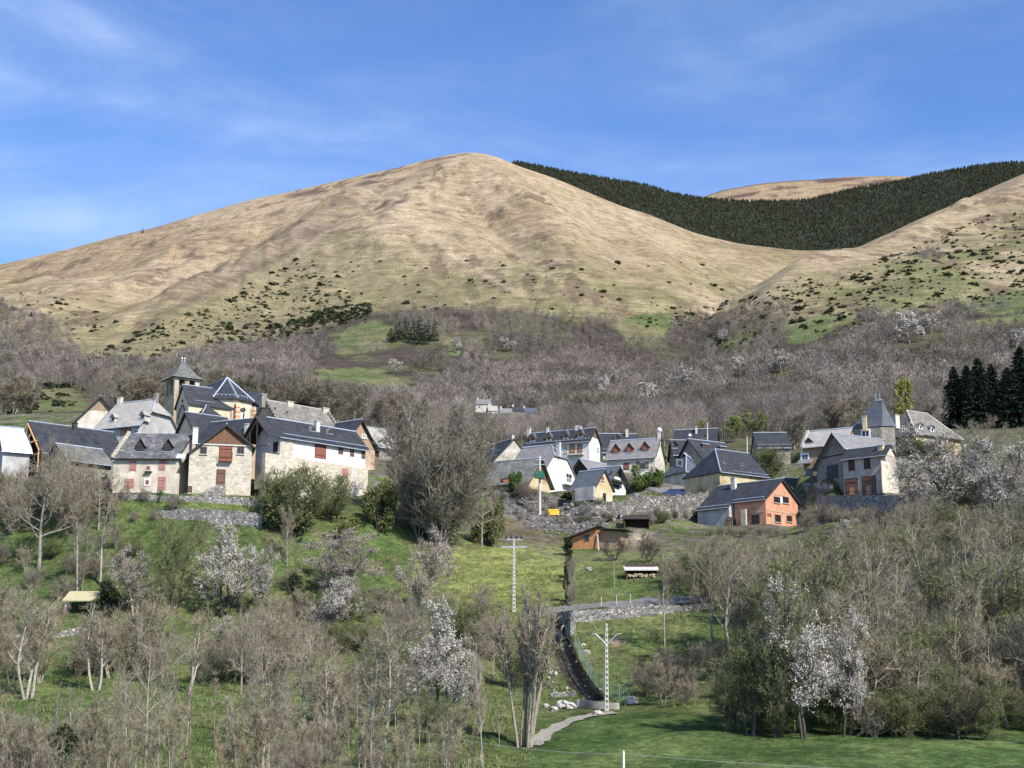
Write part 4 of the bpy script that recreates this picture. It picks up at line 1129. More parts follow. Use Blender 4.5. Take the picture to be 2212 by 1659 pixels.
def pyramid(label, eL, eM, eR, top0, top1, Y, wall, roof, wall_h, back=None, **kw):
    """hipped house given by its near eave corners (left, middle, right)"""
    Mc = P(*eM, Y); dL = ray(*eL); Lc = dL * (Mc.z / dL.z); dR = ray(*eR); Rc = dR * (Mc.z / dR.z)
    u = (Lc - Mc); v = (Rc - Mc)
    v = v - u * (v.dot(u) / u.dot(u)) * .0
    Bc = Lc + v
    ce = (Lc + Rc) / 2
    a = ray(*top0); T0 = a * (ce.y / a.y); b = ray(*top1)
    tl = (top1[0] - top0[0]) * ce.y / F
    uu = -u.normalized(); 
    T0 = Vector((T0.x, ce.y, T0.z)); T1_ = T0 + uu * max(tl, .3)
    root = thing('house', (ce.x, ce.y, Mc.z - wall_h), label, 'house')
    m = MB(); 
    def at(p, k, dz=0): c = Vector((ce.x, ce.y, p.z)); return p.lerp(c, k) + Z3 * dz
    rise = T0.z - Mc.z
    low = [Lc, Mc, Rc, Bc]; 
    mid_ = [p.lerp(Vector((T0.x if i_ in (0, 3) else T1_.x, T0.y if i_ in (0, 3) else T1_.y, p.z)), .27) + Z3 * rise * .20 for i_, p in enumerate(low)]
    m.add(low + mid_ + [T0, T1_], [(0, 1, 5, 4), (1, 2, 6, 5), (2, 3, 7, 6), (3, 0, 4, 7), (4, 5, 9, 8), (5, 6, 9), (6, 7, 8, 9), (7, 4, 8), (3, 2, 1, 0)])
    ro = m.build('roof', roof, root)
    m = MB(); m.bar(T0 + Z3 * .03, T1_ + Z3 * .03, .3)
    m.build('ridge_cap', 'metal_trim', ro)
    m = MB(); ins = [at(p, .1) for p in low]; m.prism([Vector((p.x, p.y, Mc.z - wall_h - 4)) for p in ins], (0, 0, wall_h + 3.9)); w = m.build('wall', wall, root)
    h = House.__new__(House); h.root = root; h.roof = ro; h.wall = w
    h.u = -u.normalized(); h.n = Vector((h.u.y, -h.u.x, 0)); 
    if h.n.dot(ce) > 0: h.n = -h.n
    h.R = ce.copy(); h.hf = (ins[1] - ce).dot(h.n); h.s1 = (ins[1] - ce).dot(h.u); h.s0 = -h.s1; h.k = rise / max(.1, (Mc - T1_).dot(h.n)); 
    h.R = Vector((T0.x, T0.y, T0.z)); h.hf = (ins[1] - h.R).dot(h.n); h.s1 = (ins[1] - h.R).dot(h.u); h.te = h.hf + .5; h.ef = Mc.z; h.z0 = Mc.z - wall_h
    h.ins = ins; h.v = v
    PADS.append((ce.x, ce.y, h.u.x, h.u.y, u.length / 2, v.length / 2, Mc.z - wall_h - .1))
    return h
d4 = pyramid('tall house with a steep blue grey pyramid roof topped by a short pale ridge', (1830, 927), (1906, 920), (1938, 921), (1892, 866), (1906, 866), 244, 'stone_grey', 'slate_blue', 5.2)
d4.window('F', 1862, 928.5, 1878, 944, 'white_paint', surround='white_paint'); d4.chimney(1864, 900, 1872.5, 919, t=1.8, mat='render_yellow', pots=1)
m = MB(); 
for i_ in (0, 2.4): m.bar(d4.R + d4.u * i_ * .3 + Z3 * .1, d4.R + d4.u * i_ * .3 + Z3 * 1.3, .12)
m.build('finial', 'metal_trim', d4.roof)
d5 = pyramid('rough stone slated house with a hipped roof and three small dormers, highest at the right', (1922, 941), (1968, 934.5), (2049, 946.5), (1958, 886.5), (2001, 893.5), 250, 'render_yellow', 'slate_old', 4.5) if False else None
d5 = House('rough stone slated house with a hipped roof and dormers, at the right end of the village', (1958.5, 886.5), (2003, 894), 254, te=6.2, k=1.15, wall_h=4.2, roof='slate_old', wall='render_yellow', theta=30, hipL=.01, hipR=.01, ov=.3, trim=False) if False else None
A_ = P(1958.5, 887, 252); B_r = ray(2002, 893.8); B_ = B_r * (A_.z / B_r.z); uu = (B_ - A_).normalized(); nn_ = Vector((uu.y, -uu.x, 0))
class _D: pass
# ridge line A_-B_, hips both ends
ee = 5.0; kk = 1.1; e0 = A_ - uu * 3.6; L0 = (B_ - A_).length + 3.6 + 4.4
pa = ray(1960, 890)
d5 = House('rough stone slated house with a hipped roof and three little dormers, at the right end of the village', (1, 1), Y=252, theta=math.degrees(math.atan2(uu.y, uu.x)), L=L0, te=4.6, k=1.12, wall_h=4.0,
           roof='slate_old', wall='render_yellow', hipL=3.2, hipR=4.0, ov=.35, trim=False, pad=False) if False else None
def hip_house(label, A, B, hl, hr, **kw):
    """hipped house from the two ends of its ridge in space"""
    uu = (B - A).normalized(); E = A - uu * hl
    f = E.y * cP + E.z * sP; px = (CX + F * E.x / f, CY - F * (-E.y * sP + E.z * cP) / f)
    return House(label, px, Y=E.y, theta=math.degrees(math.atan2(uu.y, uu.x)), L=(B - A).length + hl + hr, hipL=hl, hipR=hr, **kw)
d5 = hip_house('rough stone slated hipped house with little dormers at the right end of the village', A_, B_, 3.0, 4.2, te=4.5, k=1.15, wall_h=4.0,
               roof='slate_old', wall='render_yellow', ov=.35, trim='concrete', gutter='dark_trim')
for x, y in ((1989, 928), (2014, 933)): d5.dormer(x, y, .8, .8, 'white_paint', 'slate_old', rr=.5)
d5.chimney(1929, 898, 1942, 914, t=0, mat='render_offwhite')
# slate roofs of the farther hamlet up the slope
def far_house(label, x0, x1, y0, Y, roof='slate_grey', wall='render_offwhite', th=6, te=4.2):
    hh_ = House(label, (x0, y0), (x1, y0), Y, theta=th, te=te, k=.9, wall_h=3.5, roof=roof, wall=wall, trim=False, gutter=False)
    hh_.chimney(x0 + 3, y0 - 4, x0 + 5.5, y0 + 4, mat='render_offwhite'); hh_.slab('F', x0 + 6, y0 + 14, x0 + 9, y0 + 18, 'glass_dark', 'window')
    return hh_
for a in (('pale slated farmhouse far up the slope, left of the far hamlet', 1028, 1062, 863, 840, 'slate_grey', 'render_offwhite', -8),
          ('whitish cottage of the far hamlet, just below its left farmhouse', 1052, 1074, 876, 800, 'slate_pale', 'render_offwhite', 10),
          ('grey roofed cottage in the middle of the far hamlet', 1078, 1106, 882, 800, 'slate_grey', 'stone_cream', 4),
          ('dark slated cottage of the far hamlet beside a bare tree', 1104, 1130, 878, 830, 'slate_new', 'render_offwhite', 12),
          ('rightmost long dark roof of the far hamlet', 1128, 1160, 881, 840, 'slate_blue', 'stone_cream', 2)):
    far_house(*a)

# ------------------------------------------------------------ ground sheet
def inpoly(x, y, poly):
    r = np.zeros(np.shape(x), bool); n = len(poly)
    for i in range(n):
        x0, y0 = poly[i]; x1, y1 = poly[(i + 1) % n]
        c = ((y0 > y) != (y1 > y)) & (x < (x1 - x0) * (y - y0) / (y1 - y0 + 1e-9) + x0)
        r ^= c
    return r
GREEN_FIELDS = [[(700,745),(735,712),(800,690),(850,705),(850,745),(790,765),(740,770)],
                [(640,838),(700,798),(770,790),(830,800),(905,845),(925,880),(860,885),(760,862),(690,868)],
                [(960,735),(985,728),(990,765),(950,768)],
                [(1700,702),(1740,684),(1790,672),(1830,690),(1800,712),(1720,740),(1690,735)],
                [(2052,672),(2100,645),(2230,622),(2230,660),(2140,672)], [(2072,706),(2120,685),(2230,664),(2230,712),(2100,722)],
                [(1560,756),(1630,720),(1655,735),(1590,770)], [(55,888),(90,850),(150,838),(215,868),(180,915),(80,915)],
                [(1890,642),(2000,600),(2080,590),(2040,620),(1930,655)], [(1330,700),(1370,668),(1470,680),(1440,730),(1360,745)]]
STREAM_PX = [(1203,1330),(1207,1372),(1216,1402),(1234,1444),(1256,1480),(1284,1508)]
st = [hit(x, y) for x, y in STREAM_PX]
STREAM = [(p[0], p[1]) for p in st]
CUTS.append((STREAM, .85, 1.2))
az = np.radians(np.linspace(-27, 27, 860))
rad = np.concatenate([np.linspace(4, 80, 45, endpoint=False), np.linspace(80, 300, 440, endpoint=False), np.geomspace(300, 3050, 470, endpoint=False), np.linspace(3050, 3600, 14)])
ta = np.tan(az)
GY, GA = np.meshgrid(rad, ta, indexing='ij')
GX = GY * GA
GZ = ground(GX, GY)
pvx, pvy = proj(GX, GY, GZ)
def mix3(a, b, k): return a * (1 - k[..., None]) + np.array(b) * k[..., None]
n1 = fbm(GX / 9, GY / 9, 4, 31); n2 = fbm(GX / 2.2, GY / 2.2, 3, 37); n3 = fbm(GX / 140, GY / 200, 5, 41); n4 = fbm(GX / 30, GY / 14, 4, 47)
n5 = fbm(GX / 45, GY / 45, 4, 51)
col = np.zeros(GX.shape + (3,)) + np.array((0.105, 0.148, 0.045))
col = mix3(col, (0.19, 0.20, 0.075), sstep(.45, .68, n1) * .75)
col = mix3(col, (0.17, 0.135, 0.08), sstep(.52, .72, n2 * .5 + n5 * .5) * .7)
# foot of the slope, thin grass among saplings
col = mix3(col, (0.20, 0.185, 0.085), sstep(100, 84, GY) * sstep(1250, 1100, pvx) * .6)
k = sstep(1100, 1200, pvx) * sstep(1535, 1570, pvy); col = mix3(col, (0.09, 0.152, 0.042), k * .75); col = mix3(col, (0.16, 0.20, 0.065), k * sstep(.45, .65, fbm(GX / 5, GY / 9, 4, 83)) * .7); col = mix3(col, (0.05, 0.11, 0.028), k * sstep(.5, .65, fbm(GX / 4, GY / 7, 4, 85)) * .6)
# dry yellow-green slope in the middle
k = sstep(940, 1000, pvx) * sstep(1240, 1215, pvx) * sstep(1335, 1290, pvy) * sstep(1100, 1140, pvy); col = mix3(col, (0.24, 0.255, 0.075), k * (.35 + .6 * n1))
k = sstep(1060, 1100, pvx) * sstep(1235, 1200, pvx) * sstep(1190, 1150, pvy) * sstep(1095, 1115, pvy); col = mix3(col, (0.21, 0.15, 0.085), k * .7)
# village ground
k = sstep(186, 215, GY) * sstep(400, 330, GY); col = mix3(col, (0.20, 0.175, 0.13), k * sstep(.35, .6, n2) * .8)
k = inpoly(pvx, pvy, [(545,1078),(350,1080),(355,1098),(562,1112)]); col[k] = col[k] * .4 + np.array((0.17, 0.235, 0.06)) * .6
RUBBLE = [(1058,1058),(1180,1070),(1290,1086),(1355,1086),(1362,1066),(1520,1060),(1512,1100),(1490,1122),(1400,1126),(1340,1128),(1290,1142),(1235,1164),(1205,1158),(1150,1142),(1100,1116),(1056,1100)]
k = inpoly(pvx, pvy, RUBBLE) & (GY < 300); col[k] = np.array((0.20, 0.185, 0.155)) * (0.45 + 1.1 * n2[k, None]); k = k & (n1 > .54); col[k] = np.array((0.13, 0.15, 0.05)) * (.7 + .6 * n2[k, None])
# bare soil patches
k = np.exp(-(((pvx - 1334) / 20) ** 2 + ((pvy - 1387) / 9) ** 2) ** 2) * (GY < 300); col = mix3(col, (0.34, 0.24, 0.17), k * .9)
k = np.exp(-(((pvx - 1385) / 26) ** 2 + ((pvy - 1165) / 14) ** 2) ** 2) * (GY < 300); col = mix3(col, (0.46, 0.37, 0.25), k * .9)
# stream bed
best = np.full(GX.shape, 1e9)
for (x0, y0), (x1, y1) in zip(STREAM[:-1], STREAM[1:]):
    dx, dy = x1 - x0, y1 - y0; t = np.clip(((GX - x0) * dx + (GY - y0) * dy) / (dx * dx + dy * dy), 0, 1)
    best = np.minimum(best, np.hypot(GX - x0 - t * dx, GY - y0 - t * dy))
col = mix3(col, (0.07, 0.06, 0.045), sstep(1.6, .9, best))
# floor of the wood
k = sstep(262, 345, GY)
woodc = mix3(np.zeros(GX.shape + (3,)) + np.array((0.095, 0.078, 0.058)), (0.14, 0.135, 0.065), sstep(.44, .64, n5))
col = col * (1 - k[..., None]) + woodc * k[..., None]
GF = np.zeros(GX.shape, bool)
for pl in GREEN_FIELDS: GF |= inpoly(pvx + 22 * (n2 - .5) + 50 * (n5 - .5), pvy + 12 * (n2 - .5) + 26 * (n5 - .5), pl)
GF &= (GY > 450)
# straw grass of the high slopes
treeline = np.interp(pvx, [0, 200, 330, 560, 700, 800, 1000, 1100, 1350, 1500, 1620, 1700, 1850, 2000, 2212], [745, 800, 790, 740, 700, 672, 668, 672, 702, 690, 690, 690, 690, 680, 640]) + 26 * (n4 - .5)
k = sstep(14, -14, pvy - treeline) * (GY > 800)
olive = sstep(-210, -10, pvy - treeline + 90 * (n3 - .5))
right = sstep(1720, 1900, pvx) * sstep(0, 60, pvy - np.interp(pvx, [1640, 1780, 2000, 2212, 2300], [640, 600, 510, 425, 400]))
straw = mix3(np.zeros(GX.shape + (3,)) + np.array((0.47, 0.365, 0.22)), (0.40, 0.30, 0.175), sstep(.4, .65, n3))
straw = mix3(straw, (0.52, 0.40, 0.25), sstep(.55, .75, fbm(GX / 60, GY / 240, 4, 61)) * .8)
straw = mix3(straw, (0.235, 0.225, 0.10), np.clip(olive * .75 + right * .85, 0, 1) * sstep(.3, .55, n5 * .5 + n3 * .5))
hm = sstep(.56, .66, fbm(GX / 24 + 5, GY / 46, 4, 71)) * sstep(.42, .6, fbm(GX / 210, GY / 260, 3, 73))
straw = mix3(straw, (0.20, 0.14, 0.095), hm * .75)
SP = [(705,492),(780,512),(900,560),(1020,610),(1120,650),(800,690),(560,745),(330,800),(180,815),(320,690),(470,612),(610,545)]  # outline of the spur's dark side, its shading painted into the olive grass
spur_shade = np.zeros(GX.shape)
for dx_, dy_ in ((0, 0), (14, 6), (-14, -5), (8, -8), (-8, 8)): spur_shade += inpoly(pvx + dx_ + 16 * (n3 - .5), pvy + dy_ + 14 * (n3 - .5), SP) / 5.
straw = mix3(straw, (0.275, 0.235, 0.125), spur_shade * (.45 + .5 * n5) * (GY < 2700))
ln_ = np.exp(-((pvy - np.interp(pvx, [180, 320, 470, 610, 705, 780], [815, 692, 614, 547, 494, 470]) - 6) / 9) ** 2) * (pvx > 230) * (pvx < 720)
straw = mix3(straw, (0.17, 0.13, 0.095), ln_ * (.25 + .9 * n5) * .8)
ln_ = np.exp(-((pvy - np.interp(pvx, [560, 660, 760], [582, 575, 577])) / 1.6) ** 2) * (pvx > 595) * (pvx < 758); straw = mix3(straw, (0.20, 0.16, 0.10), ln_ * .7)
ln_ = np.exp(-((pvy - np.interp(pvx, [640, 720, 800, 900], [560, 500, 440, 400]) + 10) / 8) ** 2) * (pvx > 640) * (pvx < 900); straw = mix3(straw, (0.56, 0.44, 0.28), ln_ * .6)
ln_ = np.exp(-((pvx - np.interp(pvy, [400, 480, 560, 640], [850, 900, 990, 1130])) / 14) ** 2) * (pvy > 400) * (pvy < 640); straw = mix3(straw, (0.56, 0.44, 0.28), ln_ * .6)
for (cx_, cy_, rx_, ry_) in ((650,420,38,5),(790,396,26,5),(866,435,16,4),(800,382,20,3)):
    straw = mix3(straw, (0.13, 0.095, 0.075), np.exp(-(((pvx - cx_) / rx_) ** 2 + ((pvy - cy_ - (pvx - cx_) * -.18) / ry_) ** 2) ** 2) * .85)
# darker heather along the flank of the left spur and near the summit rocks
fl = np.exp(-((GX - (np.interp(GY, [1550, 1800, 2100, 2350, 2700], [330, 480, 640, 740, 860]) - CX) / F * GY) / 38) ** 2) * sstep(1500, 1650, GY) * sstep(2600, 2300, GY)
straw = mix3(straw, (0.20, 0.155, 0.115), fl * (.3 + .7 * n5) * .8)
sk = sstep(2900, 2990, GY) * sstep(620, 680, pvx) * sstep(1110, 1060, pvx) * sstep(.5, .6, n5); straw = mix3(straw, (0.20, 0.16, 0.13), sk * .7)
col = col * (1 - k[..., None]) + straw * k[..., None]
gfc = mix3(np.zeros(GX.shape + (3,)) + np.array((0.15, 0.18, 0.07)), (0.21, 0.195, 0.095), sstep(.4, .62, n5))
col[GF] = gfc[GF]
nr, na = GX.shape
idx = np.arange(nr * na).reshape(nr, na)
quads = np.stack([idx[:-1, :-1], idx[:-1, 1:], idx[1:, 1:], idx[1:, :-1]], -1).reshape(-1, 4)
m, t, b = new_mat('ground_cover')
a = N(t, 'ShaderNodeAttribute'); a.attribute_name = 'tone'
co = N(t, 'ShaderNodeTexCoord')
cd_ = N(t, 'ShaderNodeCameraData')
def gn(scale, lo, hi, k, sc_=(1, 1, 1)):
    mp = N(t, 'ShaderNodeMapping', Scale=sc_); t.links.new(co.outputs['Object'], mp.inputs['Vector'])
    n = N(t, 'ShaderNodeTexNoise', Scale=scale, Detail=9, Roughness=0.72); t.links.new(mp.outputs['Vector'], n.inputs['Vector'])
    return n.outputs['Fac'], ramp(t, n.outputs['Fac'], [(lo, (1 - k, 1 - k, 1 - k * .9)), (hi, (1.12,) * 3)])
f1, r1 = gn(1.6, .36, .62, .55); f2, r2 = gn(.05, .38, .60, .28, (1, .5, 1)); f3, r3 = gn(.35, .38, .60, .42); f4, r4 = gn(1.0, .42, .56, .13, (.010, .010, .22))
c_ = mulc(t, mulc(t, mulc(t, mulc(t, a.outputs['Color'], r1), r2), r3), r4)
# dead heather and stony spots on the high slopes only
sx = N(t, 'ShaderNodeSeparateXYZ'); t.links.new(co.outputs['Object'], sx.inputs['Vector'])
mr_ = N(t, 'ShaderNodeMapRange'); mr_.inputs['From Min'].default_value = 1250; mr_.inputs['From Max'].default_value = 1650; t.links.new(sx.outputs['Y'], mr_.inputs['Value'])
def spots(scale, sc_, lo, hi, c, dist=.6):
    mp = N(t, 'ShaderNodeMapping', Scale=sc_); t.links.new(co.outputs['Object'], mp.inputs['Vector'])
    n = N(t, 'ShaderNodeTexNoise', Scale=scale, Detail=10, Roughness=0.78, Distortion=dist); t.links.new(mp.outputs['Vector'], n.inputs['Vector'])
    return ramp(t, n.outputs['Fac'], [(lo, (1, 1, 1)), (hi, c)])
for args in ((.03, (1, .45, 2.6), .57, .61, (.62, .57, .54)), (.07, (1, .45, 2.4), .57, .61, (.66, .62, .57)), (.009, (1, .6, 1), .5, .62, (.86, .90, .82))):
    sp_c = spots(*args)
    m_ = N(t, 'ShaderNodeMix', data_type='RGBA', blend_type='MULTIPLY'); t.links.new(mr_.outputs['Result'], m_.inputs['Factor']); t.links.new(c_, m_.inputs['A']); t.links.new(sp_c, m_.inputs['B']); c_ = m_.outputs['Result']
t.links.new(c_, b.inputs['Base Color']); b.inputs['Roughness'].default_value = 1.0; b.inputs['Specular IOR Level'].default_value = 0.05
bp = N(t, 'ShaderNodeBump', Strength=0.5, Distance=0.35); t.links.new(f1, bp.inputs['Height'])
bp2 = N(t, 'ShaderNodeBump', Strength=0.35, Distance=6.0); t.links.new(f2, bp2.inputs['Height']); t.links.new(bp.outputs['Normal'], bp2.inputs['Normal'])
t.links.new(bp2.outputs['Normal'], b.inputs['Normal'])
me = mesh_np('ground', np.stack([GX, GY, GZ], -1).reshape(-1, 3), [quads], 'ground_cover', True, col.reshape(-1, 3))
g = bpy.data.objects.new('ground', me); COL.objects.link(g); tag(g, kind='structure')

# the hill behind, which carries the spruce wood, and the bare summit beyond it
FC = [(1080,420),(1092,352),(1110,350),(1200,368),(1300,386),(1400,402),(1450,419),(1530,432),(1640,437),(1740,435),(1850,408),(1950,392),(2000,379),(2100,362),(2180,352),(2212,352),(2400,380)]
FB = [(1080,480),(1110,480),(1350,560),(1500,620),(1740,660),(1850,650),(2000,600),(2212,500),(2400,460)]
def far_sheet(name, top, bot, Yt, Yb, mat_col, n=220, seg=60, back=600):
    xs = np.linspace(top[0][0], top[-1][0], n)
    ty = np.interp(xs, [p[0] for p in top], [p[1] for p in top]); ty = _smooth(ty, 7)
    by = np.interp(xs, [p[0] for p in bot], [p[1] for p in bot])
    V = []
    for j in range(seg + 6):
        if j <= seg:
            s_ = j / seg; Y = Yb + (Yt - Yb) * s_
            zb = zdir_over_y(by) * Yb; zt = zdir_over_y(ty) * Yt
            z = zb + (zt - zb) * (s_ ** .95)
            z = z + 26 * (fbm(xs / 60, np.full(n, Y / 90), 4, 5) - .5) * (1 - s_)
        else:
            Y = Yt + back * (j - seg) / 5; z = zt - (Y - Yt) * .35
        vy_ = CY - 0 * xs; a_ = np.where(j <= seg, by + (ty - by) * min(1, j / seg), ty)
        x = (xs - CX) / (F * cP - (CY - a_) * sP) * Y
        V.append(np.stack([x, np.full(n, Y), z], -1))
    V = np.array(V)
    id_ = np.arange(V.shape[0] * n).reshape(-1, n)
    q = np.stack([id_[:-1, :-1], id_[:-1, 1:], id_[1:, 1:], id_[1:, :-1]], -1).reshape(-1, 4)
    tone = np.zeros((V.shape[0], n, 3)) + np.array(mat_col)
    nn2 = fbm(V[..., 0] / 160, V[..., 1] / 700, 4, 77)
    if name == 'bare_hill': tone = mix3(tone, (0.17, 0.11, 0.085), sstep(.52, .60, fbm(V[..., 0] / 260, V[..., 1] / 70, 4, 78)))
    me = mesh_np(name, V.reshape(-1, 3), [q], 'ground_cover', True, tone.reshape(-1, 3))
    o = bpy.data.objects.new(name, me); COL.objects.link(o); tag(o, kind='structure')
    return V
FH = far_sheet('forest_hill', FC, FB, 3900, 3150, (0.05, 0.055, 0.035))
far_sheet('bare_hill', [(1400,445),(1500,432),(1560,411),(1640,397),(1700,391),(1760,388),(1830,382),(1900,380),(1960,381),(2060,390),(2200,410)], [(1400,520),(2200,480)], 6500, 5600, (0.42, 0.31, 0.18), seg=24)

# ------------------------------------------------------------ walls, path, water, road
def gp(x, y):
    r = hit(x, y); return Vector(r)
def stone_wall(label, pts, th=.7, mat='stone_wall', cat='stone wall', name='stone_wall', drop=1.2, seed=1, group=None, jag=.22, label_only=None):
    """pts: (picture x, picture row of the foot, picture row of the top)"""
    rr = random.Random(seed); base = []; 
    for (x0, b0, t0), (x1, b1, t1) in zip(pts[:-1], pts[1:]):
        n = max(2, int(abs(x1 - x0) / 6))
        for i in range(n): k = i / n; base.append((x0 + (x1 - x0) * k, b0 + (b1 - b0) * k, t0 + (t1 - t0) * k))
    base.append(pts[-1])
    foot = hits([p[0] for p in base], [p[1] for p in base])
    m = MB(); P4 = []
    ok = [i for i in range(len(base)) if not np.isnan(foot[i, 0])]
    ys = _smooth(foot[ok, 1], 5) if len(ok) > 8 else foot[ok, 1]
    for q_, i in enumerate(ok):
        Y = ys[q_]; f_ = P(base[i][0], base[i][1], Y); tp = P(base[i][0], base[i][2], Y)
        P4.append((f_ - Z3 * drop, tp + Z3 * (rr.random() - .5) * jag, Vector((0, th, 0))))
    for (a, at_, d), (b_, bt_, d2) in zip(P4[:-1], P4[1:]):
        m.add([a, b_, bt_, at_, a + d, b_ + d, bt_ + d, at_ + d], [(0, 1, 2, 3), (3, 2, 6, 7), (5, 4, 7, 6)])
    a, at_, d = P4[0]; m.add([a, at_, at_ + d, a + d], [(0, 1, 2, 3)]); a, at_, d = P4[-1]; m.add([a, at_, at_ + d, a + d], [(3, 2, 1, 0)])
    c = P4[len(P4) // 2][0]
    o = m.build(name, mat, None, loc=c); tag(o, label, cat, group)
    return o
stone_wall('low stone wall along the foot of the cream and stone houses', [(225,1078,1064),(330,1082,1069),(440,1086,1071),(562,1093,1077)], seed=2)
stone_wall('dry stone terrace wall below the strip of lawn, left of the big shrub', [(330,1118,1104),(410,1122,1098),(480,1130,1101),(566,1140,1110)], seed=3)
stone_wall('grey rough stone retaining wall under the slate shed and the white houses', [(1222,1124,1110),(1240,1119,1092),(1300,1112,1088),(1380,1108,1080)], th=1.2, seed=4, mat='stone_rubble', jag=.6)
stone_wall('long grey rubble retaining wall below the yellow hipped house', [(1340,1124,1108),(1362,1121,1084),(1380,1119,1075),(1420,1117,1071),(1470,1114,1070),(1530,1110,1062)], th=1.2, seed=5, mat='stone_rubble', jag=.55)
stone_wall('tall grey retaining wall under the taupe house on the right terrace', [(1768,1118,1071),(1840,1120,1070),(1900,1122,1070),(1975,1122,1070)], th=1.5, seed=6, mat='stone_wall', jag=.12)
stone_wall('mossy stone wall beside the orange brick house, below the barn', [(1700,1050,1040),(1740,1052,1042),(1800,1060,1046)], th=.8, seed=7)
stone_wall('pale stone wall holding up the lane above the stream', [(1208,1346,1322),(1280,1342,1316),(1340,1337,1311),(1402,1331,1305),(1470,1322,1308),(1530,1314,1303)], th=.8, seed=8, mat='stone_wall')
stone_wall('ruined wall at the end of the culvert, beside the stream mouth', [(1212,1388,1352),(1226,1376,1346),(1244,1366,1342)], th=.6, seed=9)
stone_wall('beige weir wall at the lower end of the stream', [(1246,1526,1510),(1290,1531,1515),(1338,1533,1519)], th=.9, seed=10, mat='render_patchy', jag=.06)
stone_wall('short grey stone wall left of the weir', [(1190,1506,1495),(1215,1505,1493),(1243,1506,1492)], th=.6, seed=12)
stone_wall('roadside stone wall at the far left, below the green bank', [(-30,1428,1410),(60,1396,1378),(120,1378,1364),(190,1368,1352)], seed=11)
# lane on top of its wall and gravel path
def ribbon(name, pxs, w, mat, up=.05, kind='structure'):
    H_ = hits([p[0] for p in pxs], [p[1] for p in pxs]); pts = [Vector(p) for p in H_ if not np.isnan(p[0])]
    res = []
    for a, b in zip(pts[:-1], pts[1:]):
        n = max(2, int((b - a).length / 1.0))
        for i in range(n): res.append(a.lerp(b, i / n))
    res.append(pts[-1]); V = []; nc = 5
    for i, p in enumerate(res):
        d = (res[min(i + 1, len(res) - 1)] - res[max(i - 1, 0)]); d.z = 0; d.normalize(); s_ = Vector((d.y, -d.x, 0))
        for j in range(nc):
            q_ = p + s_ * w * (j / (nc - 1) - .5) * (1 + .15 * math.sin(i * 1.7)); V.append((q_.x, q_.y))
    V = np.array(V); z = ground(V[:, 0], V[:, 1]) + up
    id_ = np.arange(len(res) * nc).reshape(-1, nc)
    q = np.stack([id_[:-1, :-1], id_[:-1, 1:], id_[1:, 1:], id_[1:, :-1]], -1).reshape(-1, 4)
    me = mesh_np(name, np.column_stack([V, z]), [q], mat, True); o = bpy.data.objects.new(name, me); COL.objects.link(o); tag(o, kind=kind)
noisy('gravel', (0.20, 0.18, 0.14), (0.40, 0.36, 0.30), 6, finek=0.35)
noisy('asphalt', (0.14, 0.135, 0.13), (0.20, 0.19, 0.18), 3, finek=0.2)
noisy('stream_water', (0.025, 0.024, 0.018), (0.05, 0.045, 0.03), 2, rough=0.45, spec=0.2)
ribbon('path', [(1150,1612),(1175,1590),(1210,1570),(1250,1553),(1290,1544),(1330,1541)], 1.25, 'gravel', .09)
ribbon('lane', [(1150,1328),(1215,1317),(1300,1310),(1400,1300),(1480,1298),(1560,1288)], 2.6, 'asphalt', .10)
ribbon('water', STREAM_PX, .9, 'stream_water', .12)
ribbon('terrace_road', [(1362,1064),(1420,1062),(1480,1060),(1530,1056)], 3, 'asphalt', .12)
# boulders and loose stones
def boulder(x, y, r, label, seed, group=None):
    p = gp(x, y); m = MB(); m.ball(p + Z3 * r * .35, r, .7, seed, .28, 9, 6); o = m.build('boulder', 'rock_pale', None, loc=p); tag(o, label, 'boulder', group)
boulder(1179, 1528, .32, 'small pale boulder on the grass, leftmost of the row above the path', 1)
boulder(1197, 1536, .38, 'pale boulder, second of the row left of the weir', 2)
boulder(1216, 1528, .62, 'large white boulder left of the weir wall', 3)
boulder(1232, 1531, .55, 'white boulder nearest to the weir wall on its left', 4)
boulder(1364, 1520, .62, 'big pale boulder at the right end of the weir wall', 5)
boulder(1290, 1545, .4, 'pale stone at the upper end of the gravel path', 6)
boulder(1267, 1412, .42, 'white round boulder beside the stream fence', 7)
boulder(1260, 1395, .3, 'small white boulder above the round one by the stream fence', 8)
boulder(1195, 1458, .45, 'flat pale rock lying on the left bank of the stream', 9)
boulder(1440, 1470, .5, 'pale boulder under the dark gnarled tree', 10)
boulder(1273, 1232, .4, 'white stone on the green slope above the lane', 11)
boulder(37, 1380, .5, 'pale boulder on the green bank at the far left', 12)
xs = []; 
while len(xs) < 1500:
    a, b_ = RNG.uniform(1055, 1520), RNG.uniform(1056, 1166)
    if inpoly(np.array(a), np.array(b_), RUBBLE): xs.append((a, b_))
while len(xs) < 1532:
    k_ = RNG.random(); i_ = int(RNG.integers(0, len(STREAM_PX) - 1)); p_, q_ = STREAM_PX[i_], STREAM_PX[i_ + 1]
    xs.append((p_[0] + (q_[0] - p_[0]) * k_ + RNG.normal(0, 11), p_[1] + (q_[1] - p_[1]) * k_))
for _ in range(16): xs.append((RNG.normal(1190, 14), RNG.normal(1455, 22)))
hp_ = hits([p[0] for p in xs], [p[1] for p in xs]); 
m = MB()
for i_, p in enumerate(hp_):
    if np.isnan(p[0]) or p[1] > 262: continue
    r = RNG.uniform(.1, .3) * (1 if RNG.random() < .93 else 1.7); m.ball(Vector(p) + Z3 * r * .2, r, .7, i_, .3, 6, 4)
o = m.build('loose_stones', 'stone_rubble'); tag(o, 'grey loose stones spread over the rubble slope and stream bed', 'stones', kind='stuff')

